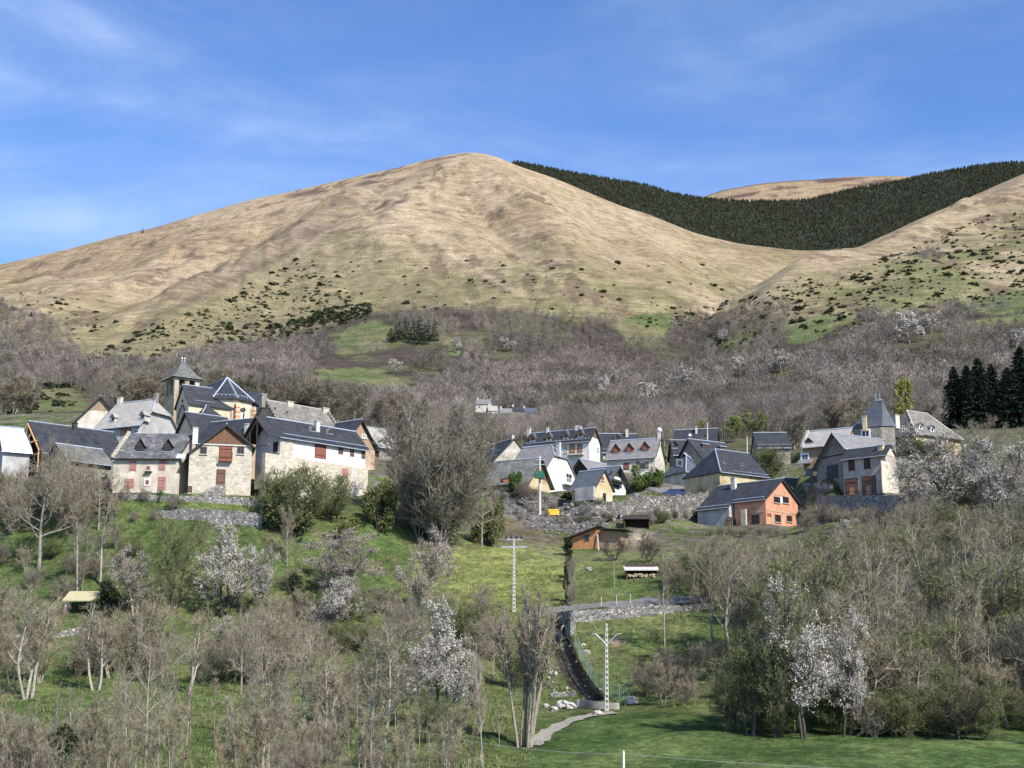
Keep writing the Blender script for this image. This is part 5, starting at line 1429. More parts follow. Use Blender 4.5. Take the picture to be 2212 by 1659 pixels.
# ------------------------------------------------------------ poles, cables, fences, small buildings
def pole(x, yb, yt, label, kind, w=.34, mat='concrete', Yk=None):
    p = gp(x, yb) if Yk is None else P(x, yb, Yk)
    top = P(x, yt, p.y); root = thing('utility_pole', p, label, 'utility pole')
    hgt = top.z - p.z
    m = MB(); b0 = p - Z3 * .8
    if kind == 'ladder':      # precast pole with a row of openings
        for sg in (-1, 1): m.bar(b0 + Vector((sg * w * .55, 0, 0)), top + Vector((sg * w * .28, 0, 0)), .11, 4, .09)
        n = int(hgt / .42)
        for i in range(n + 1):
            c = b0.lerp(top, i / n); k = w * (.55 - .27 * i / n); m.box(c, (1, 0, 0), (0, 1, 0), 2 * k, .12, .2)
        m.build('shaft', 'concrete', root)
    else:
        m.bar(b0, top, w, 8, w * .62); m.build('shaft', mat, root)
    return root, p, top
r_, p_, tp1 = pole(1310, 1536, 1349, 'pale concrete pole with a V shaped bracket beside the stream', 'ladder', .27)
m = MB()
c = tp1 - Z3 * 1.35
for sg in (-1, 1):
    m.bar(c - Z3 * .45, c + Vector((sg * 1.0, 0, .5)), .1); m.bar(c + Vector((sg * 1.0, 0, .5)), c + Vector((sg * 1.35, 0, .5)), .1)
m.build('bracket', 'metal_trim', r_)
r_, p2_, tp2 = pole(1110, 1322, 1168, 'concrete ladder pole with a crossarm and insulators on the yellow green slope', 'ladder', .27)
m = MB(); c = tp2 - Z3 * .75
m.box(c, (1, 0, 0), (0, 1, 0), 2.9, .12, .14); m.box(tp2 + Z3 * .15, (1, 0, 0), (0, 1, 0), 1.9, .12, .14); m.build('crossarm', 'metal_trim', r_)
m = MB()
for dx in (-.9, -.3, .3, .9): m.bar(tp2 + Vector((dx, 0, .2)), tp2 + Vector((dx, 0, .6)), .24, 8)
m.build('insulators', 'dark_trim', r_)
r_, p3_, tp3 = pole(1166, 1112, 985, 'tall pale pole carrying a green transformer box in front of the old barn', 'round', .5)
m = MB(); c = P(1165, 1027, p3_.y) - Vector((0, .5, 0)); m.box(c, (1, 0, 0), (0, 1, 0), 1.3, .9, 1.1)
for dx in (-.5, 0, .5): m.bar(c + Vector((dx * .8, 0, .5)), c + Vector((dx * .8, 0, .95)), .18, 8)
for dx in (-.75, .75): m.box(c + Vector((dx, 0, -.1)), (1, 0, 0), (0, 1, 0), .14, .7, .8)
m.build('transformer', 'green_box', r_)
m = MB()
for dz in (.6, 1.4): m.box(tp3 - Z3 * dz, (1, 0, 0), (0, 1, 0), 1.6, .1, .1)
m.build('crossarm', 'metal_trim', r_)
pole(1347, 1700, 1622, 'tip of a white pole rising at the bottom edge of the meadow', 'round', .17, 'white_paint', Yk=84)
pole(1528, 965, 913, 'thin grey pole in front of the highest dark roof of the middle village', 'round', .3, 'concrete', Yk=286)
pole(1613.6, 985, 943, 'short grey lamp pole between the hipped house and the lone dark roof', 'round', .3, 'concrete', Yk=272)
def cable(label, pts, sag=.6, w=.026):
    m = MB()
    for a, b in zip(pts[:-1], pts[1:]):
        n = 14; prev = None
        for i in range(n + 1):
            k = i / n; p = Vector(a).lerp(Vector(b), k) - Z3 * sag * 4 * k * (1 - k)
            if prev is not None: m.bar(prev, p, w, 3)
            prev = p
    o = m.build('cable', 'cable', None, loc=pts[0]); tag(o, label, 'cable')
cable('pale overhead cable crossing low over the bottom meadow from pole tip to right edge', [P(905, 1578, 88), P(1347, 1628, 84), P(2400, 1668, 80)], .35)
cable('cable from the transformer pole down to the crossarm pole', [tp3 - Z3 * .6, tp2 + Z3 * .4], .8, .024)
cable('cable from the crossarm pole down to the pole beside the stream', [tp2 + Z3 * .4, tp1 - Z3 * 1.0], .8, .024)
# green wire fence along the stream
fpx = [(1242,1398),(1250,1420),(1259,1438),(1268,1460),(1278,1478),(1288,1490),(1303,1497),(1338,1524),(1359,1508)]
for i, (x, y) in enumerate([(1242,1396),(1250,1416),(1259,1436),(1269,1458),(1276,1470),(1288,1486),(1303,1495),(1338,1523),(1359,1505)]):
    p = gp(x, y); m = MB(); m.bar(p - Z3 * .3, p + Z3 * 1.7, .11, 5); m.ball(p + Z3 * 1.72, .08); fpx[i] = p
    o = m.build('fence_post', 'fence_green', None, loc=p)
    tag(o, 'pale green metal post of the stream fence, ' + ['topmost', 'second from the top', 'third from the top', 'fourth from the top', 'fifth from the top', 'sixth from the top', 'just left of the big pole', 'standing on the weir wall', 'rightmost, beside the big boulder'][i], 'fence post', 'green posts along the stream')
m = MB()
for a, b in zip(fpx[:-1], fpx[1:]):
    for z in (.2, .85, 1.55): m.bar(a + Z3 * z, b + Z3 * z, .03, 3)
    n = int((b - a).length / 1.1) + 2
    for i in range(n): c = a.lerp(b, i / n); m.bar(c + Z3 * .15, c + Z3 * 1.55, .02, 3)
tag(m.build('fence_mesh', 'fence_green', None, loc=fpx[3]), 'green wire mesh stretched between the posts along the stream', 'fence')
for i, (x, y, h_, lab) in enumerate([(1299,1312,1.2,'left'),(1332,1309,1.2,'middle'),(1362,1306,1.2,'right')]):
    p = gp(x, y); m = MB(); m.bar(p - Z3 * .2, p + Z3 * h_, .1, 5); m.ball(p + Z3 * h_, .07)
    tag(m.build('fence_post', 'concrete', None, loc=p), f'slim grey post above the lane wall, {lab} one of three', 'fence post', 'posts above the lane')
p = gp(1327, 1270); m = MB(); m.bar(p - Z3 * .3, p + Z3 * 3.2, .12, 5); m.bar(p + Z3 * 3.2, p + Z3 * 3.25 + Vector((.5, 0, .1)), .07)
tag(m.build('wooden_stake', 'wood_weathered', None, loc=p), 'tall wooden stake on the green slope below the orchard trees', 'stake')
# net fence beside the stone house
A = gp(561, 1092); m = MB(); prev = None
for i, (x, y) in enumerate([(563,1128),(564,1105),(562,1085),(561,1065)]):
    p = P(x, y, 184 + i * 2.2); m.bar(p - Z3 * .5, p + Z3 * 1.9, .1, 5)
    if prev is not None:
        for z in np.linspace(.1, 1.8, 8): m.bar(prev + Z3 * z, p + Z3 * z, .05, 3)
        for k in range(1, 8): c = prev.lerp(p, k / 8); m.bar(c, c + Z3 * 1.8, .05, 3)
    prev = p
tag(m.build('net_fence', 'fence_green', None, loc=A), 'dark green net fence running downhill beside the stone house', 'fence')
# orange safety fence
m = MB(); prev = None
for i, x in enumerate(range(1726, 1772, 6)):
    p = P(x, 1139 - i * .6, 236); m.bar(p - Z3 * .4, p + Z3 * 1.3, .1, 4)
    if prev is not None:
        for z in np.linspace(.15, 1.2, 7): m.bar(prev + Z3 * z, p + Z3 * z, .08, 3)
    prev = p
tag(m.build('safety_fence', 'net_orange', None, loc=P(1748, 1139, 236)), 'orange plastic safety fence right of the unfinished brick house', 'fence')
# round white lamp before the orange house
p = P(1578, 1146, 236); r_ = thing('street_lamp', p, 'round white globe lamp on a dark post before the house under construction', 'lamp')
m = MB(); m.bar(p - Z3, P(1578, 1118, 236), .12, 6); m.build('post', 'dark_trim', r_)
m = MB(); m.ball(P(1578, 1113, 236), .42, nu=14, nv=10); m.build('globe', 'white_paint', r_, smooth=True)
# yellow bin
p = gp(1196, 1114); m = MB(); m.box(p + Z3 * .45, (1, 0, 0), (0, 1, 0), 1.75, .9, .75)
r_ = thing('grit_bin', p, 'yellow grit container on the rubble slope beside the transformer pole', 'container'); m.build('body', 'yellow_plastic', r_)
m = MB(); m.prism([p + Vector((-.92, -.5, .83)), p + Vector((.92, -.5, .83)), p + Vector((.85, -.45, 1.02)), p + Vector((-.85, -.45, 1.02))], (0, 1.0, 0)); m.build('lid', 'yellow_plastic', r_)
# car
cp = P(1456, 1075, 247); cu_ = Vector((math.cos(.05), math.sin(.05), 0)); cn_ = Vector((cu_.y, -cu_.x, 0))
r_ = thing('parked_car', cp, 'dark blue car parked behind the rubble wall, only its top in sight', 'car')
prof = [(-2.1, .35), (-2.1, .8), (-1.5, .95), (-.9, 1.42), (.5, 1.45), (1.15, .98), (2.0, .82), (2.1, .35)]
m = MB(); m.prism([cp + cu_ * a + Z3 * z + cn_ * .82 for a, z in prof], -cn_ * 1.64); body = m.build('body', 'car_paint', r_)
m = MB(); m.prism([cp + cu_ * a + Z3 * z + cn_ * .83 for a, z in [(-1.3, .98), (-.82, 1.34), (-.1, 1.36), (-.1, .98)]], -cn_ * 1.66)
m.prism([cp + cu_ * a + Z3 * z + cn_ * .83 for a, z in [(0, .98), (0, 1.36), (.44, 1.36), (.95, .98)]], -cn_ * 1.66); m.build('side_windows', 'glass_dark', r_)
for a in (-1.35, 1.3):
    for sg in (-1, 1):
        m = MB(); c = cp + cu_ * a + cn_ * sg * .78 + Z3 * .32; m.bar(c - cn_ * .1, c + cn_ * .1, .64, 14); m.build('wheel', 'dark_trim', r_)
# wooden shed on the slope above the stream
s1 = House('orange brown board shed with a slanting roof above the stream', (1262, 1146), Y=205, theta=100, L=4.0, gable=('L', (1232, 1160), (1300, 1137)), base=(1265, 1186, 'L'), roof='wood_dark',
           wall='wood_orange', ov=.4, name='shed', cat='shed', trim=False, gutter=False) if False else None
p0, p1 = P(1233, 1186, 205), P(1290, 1189, 203.5); uu = (p1 - p0); uu.z = 0; uu.normalize(); nn_ = Vector((uu.y, -uu.x, 0))
r_ = thing('shed', (p0 + p1) / 2, 'orange brown board shed with a slanting roof above the stream', 'shed'); PADS
zt0, zt1 = P(1234, 1163, 205).z, P(1292, 1141, 203.5).z; zb = p0.z
w_ = (p1 - p0).length
def sq(a, t, z): return Vector((p0.x, p0.y, z)) + uu * a - nn_ * t
m = MB(); m.prism([sq(0, 0, zb - 1.5), sq(w_, 0, zb - 1.5), sq(w_, 0, zt1), sq(0, 0, zt0)], -nn_ * 4); m.build('wall', 'wood_orange', r_)
sl_ = (zt1 - zt0) / w_
m = MB(); m.prism([sq(-.6, -.7, zt0 - .6 * sl_ + .05), sq(w_ + .5, -.7, zt1 + .5 * sl_ + .05), sq(w_ + .5, 4.3, zt1 + .5 * sl_ + .05), sq(-.6, 4.3, zt0 - .6 * sl_ + .05)], (0, 0, .16)); m.build('roof', 'dark_trim', r_)
m = MB(); c = P(1268.5, 1162, 204.2); m.box(c + nn_ * .12, uu, nn_, .62, .1, .85); wn = m.build('window', 'glass_dark', r_)
m = MB()
for sg in (-1, 1): m.box(c + nn_ * .15 + uu * sg * .34, uu, nn_, .08, .1, .95); m.box(c + nn_ * .15 + Z3 * sg * .45, uu, nn_, .6, .1, .08)
m.build('frame', 'wood_brown', wn)
m = MB(); m.prism([sq(w_ + .02, .8, zb - 1.5), sq(w_ + 3.4, .8, zb - 1.5), sq(w_ + 3.4, .8, zt1 - .5), sq(w_ + .02, .8, zt1 - .2)], -nn_ * 3.0); m.build('annexe', 'wood_weathered', r_)
m = MB(); m.prism([sq(w_ + .52, -.1, zt1 - .14), sq(w_ + 4.3, -.1, zt1 - .4), sq(w_ + 4.3, 4, zt1 - .4), sq(w_ + .52, 4, zt1 - .14)], (0, 0, .12)); m.build('annexe_roof', 'dark_trim', r_)
m = MB(); m.bar(sq(w_ + .4, -.6, zb - .4), sq(w_ + .05, -.1, zt1 - .9), .22); m.build('plank', 'concrete', r_)
def lean_to(label, x0, x1, yb, yt, dep, roofm, wallm, post='wood_brown', name='shelter', cat='shelter', slope=.25, fill=None, back=True, roof_th=.12):
    a, b = gp(x0, yb), gp(x1, yb); Y = min(a.y, b.y); a, b = P(x0, yb, Y), P(x1, yb, Y); zt = P(x0, yt, Y).z; zb = a.z
    r_ = thing(name, (a + b) / 2, label, cat); wd_ = b.x - a.x
    m = MB(); m.prism([Vector((a.x - .3, Y - .4, zt)), Vector((b.x + .3, Y - .4, zt)), Vector((b.x + .3, Y + dep, zt + dep * slope)), Vector((a.x - .3, Y + dep, zt + dep * slope))], (0, 0, roof_th)); m.build('roof', roofm, r_)
    for x in (a.x, b.x):
        m = MB(); m.bar((x, Y, zb - 1.5), (x, Y, zt), .18, 5); m.build('post', post, r_)
    if back:
        m = MB(); m.box((a.x + wd_ / 2, Y + dep - .3, (zb + zt) / 2), (1, 0, 0), (0, 1, 0), wd_, .1, zt - zb + 2)
        for x in (a.x, b.x): m.box((x, Y + dep / 2, (zb + zt) / 2 - .3), (0, 1, 0), (1, 0, 0), dep - .8, .08, zt - zb + 1)
        m.build('wall', wallm, r_)
    return r_, a, b, zb, zt, Y
lean_to('dark open lean to behind the orange shed, at the foot of the rubble wall', 1349, 1403, 1142, 1122, 2.6, 'dark_trim', 'wood_dark')
r_, a, b, zb, zt, Y = lean_to('low woodpile shelter with a pale tin roof on the green slope', 1354, 1419, 1246, 1233, 2.0, 'concrete', 'wood_dark', slope=.3)
rr = random.Random(4); m = MB()
for i in range(70):
    x = rr.uniform(a.x + .2, b.x - .1); z = zb + rr.uniform(0, .38); m.bar((x, Y - .15 + rr.random() * .1, z), (x, Y + 1.1, z), rr.uniform(.14, .24), 7)
o = m.build('log_pile', 'logs', None, loc=(a + b) / 2); tag(o, 'pile of cut logs under the low tin roof', 'log pile')
lean_to('yellowish roofed open shelter among trees at the left', 140, 196, 1330, 1299, 2.2, 'straw_roof', 'wood_dark', 'concrete', back=False, slope=.55)

# ------------------------------------------------------------ trees
def unit(v): return v / (np.linalg.norm(v, axis=-1, keepdims=True) + 1e-9)
def prism_segs(p0, p1, r0, r1, m=3):
    d = unit(p1 - p0); ref = np.where(np.abs(d[:, 2:3]) < .9, np.array([[0, 0, 1.]]), np.array([[1., 0, 0]]))
    x = unit(np.cross(d, ref)); y = np.cross(d, x); V = []
    for P_, R_ in ((p0, r0), (p1, r1)):
        for i in range(m):
            a = 2 * math.pi * i / m; V.append(P_ + (x * math.cos(a) + y * math.sin(a)) * R_[:, None])
    V = np.stack(V, 1).reshape(-1, 3); n = len(p0); o = np.arange(n)[:, None] * 2 * m
    Fs = [np.stack([o[:, 0] + i, o[:, 0] + (i + 1) % m, o[:, 0] + (i + 1) % m + m, o[:, 0] + i + m], -1) for i in range(m)]
    return V, np.concatenate(Fs)
def twig_tris(o, d, ln, w, rng):
    s = unit(np.cross(d, rng.normal(size=d.shape))); V = np.stack([o - s * w[:, None] / 2, o + s * w[:, None] / 2, o + d * ln[:, None]], 1).reshape(-1, 3)
    return V, np.arange(len(V)).reshape(-1, 3)
def quads_at(c, size, rng, ntri=False):
    a = unit(rng.normal(size=c.shape)); b = unit(np.cross(a, rng.normal(size=c.shape))); s = size[:, None]
    if ntri: V = np.stack([c - a * s * .5, c + a * s * .5, c + b * s * .8], 1); return V.reshape(-1, 3), np.arange(len(c) * 3).reshape(-1, 3)
    V = np.stack([c - a * s * .5 - b * s * .5, c + a * s * .5 - b * s * .5, c + a * s * .5 + b * s * .5, c - a * s * .5 + b * s * .5], 1)
    return V.reshape(-1, 3), np.arange(len(c) * 4).reshape(-1, 4)
def grow(seed, Ht=10., stems=1, bole=.25, spread=.42, nb=12, n2=6, n3=4, twigs=4000, tw=.028, tl=.75, up=.35, r0=None, fan=.25, lean=0., shape='round', droop=0., limb2=True):
    """returns trunk mesh arrays, twig arrays and points on fine branches"""
    rng = np.random.default_rng(seed); S0, S1, R0_, R1_, LV = [], [], [], [], []
    r0 = r0 or Ht * .021
    lines = []
    def line(p, d, ln, n, ra, rb, wob, upk, lv):
        pts = [p]; 
        for i in range(n):
            d = unit(d + rng.normal(size=3) * wob + np.array([0, 0, upk])); q = pts[-1] + d * ln / n
            S0.append(pts[-1]); S1.append(q); R0_.append(ra + (rb - ra) * i / n); R1_.append(ra + (rb - ra) * (i + 1) / n); LV.append(lv); pts.append(q)
        pts = np.array(pts); lines.append((lv, pts, rb)); return pts
    st = []
    for s in range(stems):
        a = rng.uniform(0, 6.28); f = fan * (0 if stems == 1 else rng.uniform(.3, 1)); d = unit(np.array([math.cos(a) * f + lean, math.sin(a) * f, 1.]))
        L0 = Ht * rng.uniform(.8, .97) * (1 if s == 0 else rng.uniform(.7, 1)); b = np.array([math.cos(a), math.sin(a), 0]) * (0 if stems == 1 else r0 * 1.5)
        st.append((line(b, d, L0, 9, r0 / math.sqrt(stems) * 1.1, r0 * .12, .06, .05, 0), L0))
    l1 = []
    for pts, L0 in st:
        for i in range(nb):
            t = bole + (1 - bole) * ((i + rng.random()) / nb); k = t * 9; j = min(int(k), 8); p = pts[j] + (pts[j + 1] - pts[j]) * (k - j); dd = unit(pts[j + 1] - pts[j])
            a = rng.uniform(0, 6.28); side = np.array([math.cos(a), math.sin(a), 0.])
            q = (t - bole) / (1 - bole)
            if shape == 'round': sl_ = math.sqrt(max(.05, 1 - (q * 1.15 - .28) ** 2))
            elif shape == 'vase': sl_ = .45 + .7 * (1 - q)
            else: sl_ = 1.15 - .85 * q
            ln = Ht * spread * sl_ * rng.uniform(.75, 1.15) * (1 if stems == 1 else .62)
            l1.append((line(p, unit(side * (1 - up * .5) + dd * up), ln, 6, r0 * .42 * (1 - .6 * q) / math.sqrt(max(1, stems * .6)), r0 * .06, .14, .10 - droop, 1), ln))
    l2 = []
    for pts, ln in l1:
        for i in range(n2):
            t = rng.uniform(.25, 1); k = t * 6; j = min(int(k), 5); p = pts[j] + (pts[j + 1] - pts[j]) * (k - j); dd = unit(pts[j + 1] - pts[j])
            l2.append((line(p, unit(dd * .7 + unit(rng.normal(size=3)) * .8 + np.array([0, 0, .2 - droop])), ln * rng.uniform(.3, .55), 4, r0 * .13, r0 * .035, .2, .10 - droop, 2), ln * .42))
    for pts, ln in l2:
        for i in range(n3):
            t = rng.uniform(.2, 1); k = t * 4; j = min(int(k), 3); p = pts[j] + (pts[j + 1] - pts[j]) * (k - j); dd = unit(pts[j + 1] - pts[j])
            line(p, unit(dd * .8 + unit(rng.normal(size=3)) * .8 + np.array([0, 0, .2 - droop])), ln * rng.uniform(.4, .8), 2, r0 * .045, r0 * .02, .25, .1 - droop, 3)
    S0 = np.array(S0); S1 = np.array(S1); R0_ = np.array(R0_); R1_ = np.array(R1_); LV = np.array(LV)
    th = LV <= (2 if limb2 else 1)
    tv, tf = prism_segs(S0[th], S1[th], R0_[th], R1_[th], 6)
    cv, cf = prism_segs(S0[~th], S1[~th], np.maximum(R0_[~th], .009), np.maximum(R1_[~th], .006), 3)
    fine = np.where(LV >= 2)[0]; w = np.linalg.norm(S1[fine] - S0[fine], axis=1); pick = rng.choice(fine, size=twigs, p=w / w.sum()); u_ = rng.random((twigs, 1))
    o = S0[pick] * (1 - u_) + S1[pick] * u_; d = unit(S1[pick] - S0[pick]); d = unit(d * .8 + unit(rng.normal(size=d.shape)) * .75 + np.array([0, 0, .25 - droop]))
    l_ = rng.uniform(.35, 1, twigs) * tl; wv, wf = twig_tris(o, d, l_, rng.uniform(.6, 1.3, twigs) * tw, rng)
    ends = o + d * l_[:, None] * rng.random((twigs, 1))
    return (tv, tf), ([(cv, cf), (wv, wf)]), ends
def join(parts):
    V, Fs, o = [], [], 0
    for v, f in parts: V.append(v); Fs.append(f + o); o += len(v)
    return np.concatenate(V), Fs
PROTO = {}
def make(kind, seed, Ht, bark, twig, extra=None, **kw):
    tr, cr, ends = grow(seed, Ht, **kw)
    d = [('trunk', mesh_np('trunk', tr[0], [tr[1]], bark, True))]
    V, Fs = join(cr); d.append(('crown', mesh_np('crown', V, Fs, twig)))
    rng = np.random.default_rng(seed + 99)
    if extra:
        mat, n, size, nm, clump = extra
        c = ends[rng.integers(0, len(ends), n)]
        if clump: # flowers and leaves sit in patches
            kk = fbm(c[:, 0] * .8 + c[:, 2] * .5, c[:, 1] * .8 + c[:, 2] * .7, 2, seed); c = c[kk > np.quantile(kk, clump)]
        c = c + rng.normal(size=c.shape) * .06
        v, f = quads_at(c, rng.uniform(.6, 1.3, len(c)) * size, rng); d.append((nm, mesh_np(nm, v, [f], mat)))
    allv = np.concatenate([tr[0], V]); w = np.percentile(np.hypot(allv[:, 0], allv[:, 1]), 97) * 2
    PROTO.setdefault(kind, []).append((d, np.percentile(allv[:, 2], 99.7), w))
for s in range(4): make('bare', 10 + s, 11, 'bark', 'twig', nb=15, n2=7, n3=4, twigs=4800, tw=.03, tl=.8)
for s in range(3): make('warm', 20 + s, 9, 'bark', 'twig_warm', nb=13, n2=7, n3=4, twigs=4400, tw=.03, tl=.75, stems=3, fan=.35, bole=.15)
for s in range(3): make('multi', 30 + s, 14, 'bark', 'twig', nb=13, n2=6, n3=3, twigs=13000, tw=.034, tl=.85, stems=11, fan=.55, bole=.12, spread=.42, up=.7)
make('great', 35, 20, 'bark', 'twig', nb=18, n2=8, n3=4, twigs=62000, tw=.042, tl=1.0, stems=16, fan=.42, bole=.08, spread=.40, up=.75, r0=.42)
for s in range(3): make('slim', 40 + s, 12, 'bark_pale', 'twig', nb=14, n2=5, n3=3, twigs=3200, tw=.026, tl=.6, spread=.2, bole=.3, shape='cone', up=.7, r0=.15)
for s in range(3): make('sapling', 50 + s, 5, 'bark', 'twig_warm', nb=9, n2=4, n3=2, twigs=700, tw=.02, tl=.45, spread=.2, bole=.25, shape='cone', up=.9, r0=.045)
for s in range(3): make('shrub', 60 + s, 5, 'bark', 'twig', nb=7, n2=6, n3=4, twigs=4200, tw=.026, tl=.6, stems=10, fan=.9, bole=.12, spread=.55, r0=.12)
for s in range(2): make('greening', 70 + s, 9, 'bark_dark', 'twig_green', ('leaf_olive', 3400, .08, 'foliage', .3), nb=14, n2=7, n3=4, twigs=5500, tw=.028, tl=.8, stems=3, fan=.4, bole=.12, spread=.5, droop=.06)
for s in range(2): make('green_shrub', 80 + s, 6, 'bark_dark', 'twig_green', ('leaf_olive', 5600, .085, 'foliage', .2), nb=10, n2=7, n3=4, twigs=6500, tw=.028, tl=.65, stems=9, fan=.8, bole=.08, spread=.55, r0=.1)
for s in range(3): make('blossom', 90 + s, 9, 'bark_dark', 'twig', ('petal_white', 19000, .06, 'blossom', .25), nb=14, n2=7, n3=4, twigs=4500, tw=.026, tl=.7, bole=.16, spread=.48, stems=2, fan=.35)
for s in range(2): make('pink_blossom', 100 + s, 9, 'bark', 'twig', ('petal_pink', 17000, .058, 'blossom', .25), nb=14, n2=7, n3=4, twigs=5500, tw=.028, tl=.75, bole=.16, spread=.46, stems=2, fan=.3)
for s in range(2): make('gnarled', 110 + s, 6, 'bark_dark', 'twig_dark', nb=9, n2=6, n3=4, twigs=3500, tw=.03, tl=.6, bole=.12, spread=.62, stems=3, fan=1.0, r0=.22)
for s in range(3): make('tall', 170 + s, 14, 'bark_pale', 'twig_warm', nb=13, n2=6, n3=3, twigs=4800, tw=.026, tl=.75, stems=3, fan=.22, bole=.3, spread=.25, up=.8, r0=.24)
make('pollard', 120, 14, 'bark', 'twig', nb=12, n2=6, n3=4, twigs=11000, tw=.028, tl=.7, stems=11, fan=.34, bole=.38, spread=.26, up=1.1, r0=.5)
for s in range(2): make('yellow', 130 + s, 8, 'bark_dark', 'twig_warm', ('leaf_yellow', 4200, .22, 'foliage', .15), nb=12, n2=6, n3=3, twigs=1800, bole=.15, spread=.4)
for s in range(2): make('lime', 140 + s, 8, 'bark_dark', 'twig_green', ('leaf_lime', 3200, .17, 'foliage', .1), nb=12, n2=6, n3=3, twigs=2600, bole=.15, spread=.42, stems=2, fan=.3)
for s in range(3): make('woodland', 150 + s, 14, 'bark', 'twig', nb=16, n2=6, n3=3, twigs=5200, tw=.055, tl=1.0, spread=.3, bole=.12, up=.8, r0=.17, stems=2, fan=.2)
for s in range(2): make('far_blossom', 160 + s, 10, 'bark', 'twig', ('petal_white', 4200, .3, 'blossom', .15), nb=12, n2=5, n3=3, twigs=1200, tw=.06, tl=1.0, spread=.42, bole=.15)
def evergreen(kind, seed, mat, lumps, n, size, bark='bark_dark', flat=1.0):
    """leafy shrub: many leaves scattered through lumpy clusters"""
    rng = np.random.default_rng(seed); C = []
    for (x, y, z, r) in lumps:
        c = unit(rng.normal(size=(n // len(lumps), 3))) * r * (rng.random((n // len(lumps), 1)) ** .45) * np.array([1, 1, flat]); C.append(c + np.array([x, y, z]))
    c = np.concatenate(C); kk = fbm(c[:, 0] * 1.3 + c[:, 2], c[:, 1] * 1.3 + c[:, 2] * .7, 2, seed); c = c[(kk > np.quantile(kk, .22)) & (c[:, 2] > 0)]
    v, f = quads_at(c, rng.uniform(.6, 1.3, len(c)) * size, rng)
    S0, S1 = [], []
    for (x, y, z, r) in lumps: S0.append((x * .1, y * .1, -.3)); S1.append((x, y, z + r * .4))
    tv, tf = prism_segs(np.array(S0, float), np.array(S1, float), np.full(len(S0), .09), np.full(len(S0), .02), 5)
    PROTO.setdefault(kind, []).append(([('trunk', mesh_np('trunk', tv, [tf], bark, True)), ('foliage', mesh_np('foliage', v, [f], mat))], c[:, 2].max(), np.percentile(np.hypot(c[:, 0], c[:, 1]), 96) * 2))
rr = random.Random(3)
for s in range(3):
    evergreen('ivy', 200 + s, 'leaf_dark', [(rr.uniform(-.8, .8), rr.uniform(-.8, .8), rr.uniform(.5, 4.5), rr.uniform(.6, 1.1)) for _ in range(11)], 6500, .15)
    evergreen('round_shrub', 210 + s, 'leaf_olive', [(rr.uniform(-1.6, 1.6), rr.uniform(-1.6, 1.6), rr.uniform(.6, 2.9), rr.uniform(.6, 1.1)) for _ in range(13)], 8500, .13)
    evergreen('green_bush', 220 + s, 'leaf_green', [(rr.uniform(-1.4, 1.4), rr.uniform(-1.4, 1.4), rr.uniform(.5, 2.4), rr.uniform(.6, 1.0)) for _ in range(11)], 6500, .14)
def conifer(kind, seed, Ht, wd_, whorls, per, mat='needle'):
    rng = np.random.default_rng(seed); O, D, L_ = [], [], []; B0, B1 = [], []
    for i in range(whorls):
        t = (i + rng.random()) / whorls; z = Ht * (.04 + .95 * t); R = wd_ / 2 * (1 - t) ** .8 * rng.uniform(.75, 1.12) + .12
        for j in range(per):
            a = rng.uniform(0, 6.28); d = np.array([math.cos(a), math.sin(a), -.22 + .5 * t]); e = np.array([0, 0, z]) + d * R; B0.append((0, 0, z)); B1.append(e)
            m_ = 13; u_ = rng.random((m_, 1)) ** .7; p = np.array([[0, 0, z]]) * (1 - u_) + e * u_
            O.append(p); D.append(unit(d + rng.normal(size=(m_, 3)) * .55 + np.array([0, 0, -.25]))); L_.append(rng.uniform(.35, .8, m_) * (.45 + .75 * (1 - t)))
    O = np.concatenate(O); D = np.concatenate(D); L_ = np.concatenate(L_); v, f = twig_tris(O, D, L_, L_ * .55, rng)
    bv, bf = prism_segs(np.array(B0, float), np.array(B1), np.full(len(B0), .05), np.full(len(B0), .012), 3); V, Fs = join([(bv, bf), (v, f)])
    tv, tf = prism_segs(np.array([[0, 0, -.5]]), np.array([[0, 0, Ht]]), np.array([Ht * .016]), np.array([.02]), 7)
    PROTO.setdefault(kind, []).append(([('trunk', mesh_np('trunk', tv, [tf], 'bark_dark', True)), ('crown', mesh_np('crown', V, Fs, mat))], Ht, wd_))
for s in range(3): conifer('fir', 300 + s, 16, 7.5, 60, 13)
for s in range(2): conifer('far_pine', 310 + s, 14, 7, 20, 6)
NAMES = dict(bare='bare_tree', warm='bare_tree', multi='bare_tree', great='bare_tree', tall='bare_tree', slim='bare_tree', sapling='sapling', shrub='bare_shrub', greening='budding_tree', green_shrub='green_shrub', blossom='blossom_tree',
             pink_blossom='blossom_tree', gnarled='gnarled_tree', pollard='pollard_tree', yellow='yellow_tree', lime='budding_tree', woodland='bare_tree', far_blossom='blossom_tree', ivy='ivy_clump',
             round_shrub='green_shrub', green_bush='green_bush', fir='fir_tree', far_pine='pine_tree')
CATS = dict(bare_tree='bare tree', sapling='sapling', bare_shrub='shrub', budding_tree='tree', green_shrub='shrub', blossom_tree='blossom tree', gnarled_tree='tree', pollard_tree='tree', yellow_tree='tree',
            ivy_clump='ivy', green_bush='bush', fir_tree='conifer', pine_tree='conifer')
_cnt = {}
def plant(kind, loc, h, w=None, label=None, group=None, rng=random):
    ps = PROTO[kind]; i = _cnt.get(kind, 0); _cnt[kind] = i + 1; d, H0, W0 = ps[i % len(ps)]
    nm = NAMES[kind]; r = bpy.data.objects.new(nm, None); COL.objects.link(r); r.empty_display_size = .5
    r.location = (loc[0], loc[1], loc[2] - .08); r.rotation_euler = (0, 0, rng.uniform(0, 6.28)); sz = h / H0; sx = (w / W0) if w else sz; r.scale = (sx, sx, sz)
    tag(r, label, CATS[nm], group)
    for pn, me in d:
        o = bpy.data.objects.new(pn, me); COL.objects.link(o); o.parent = r
    return r
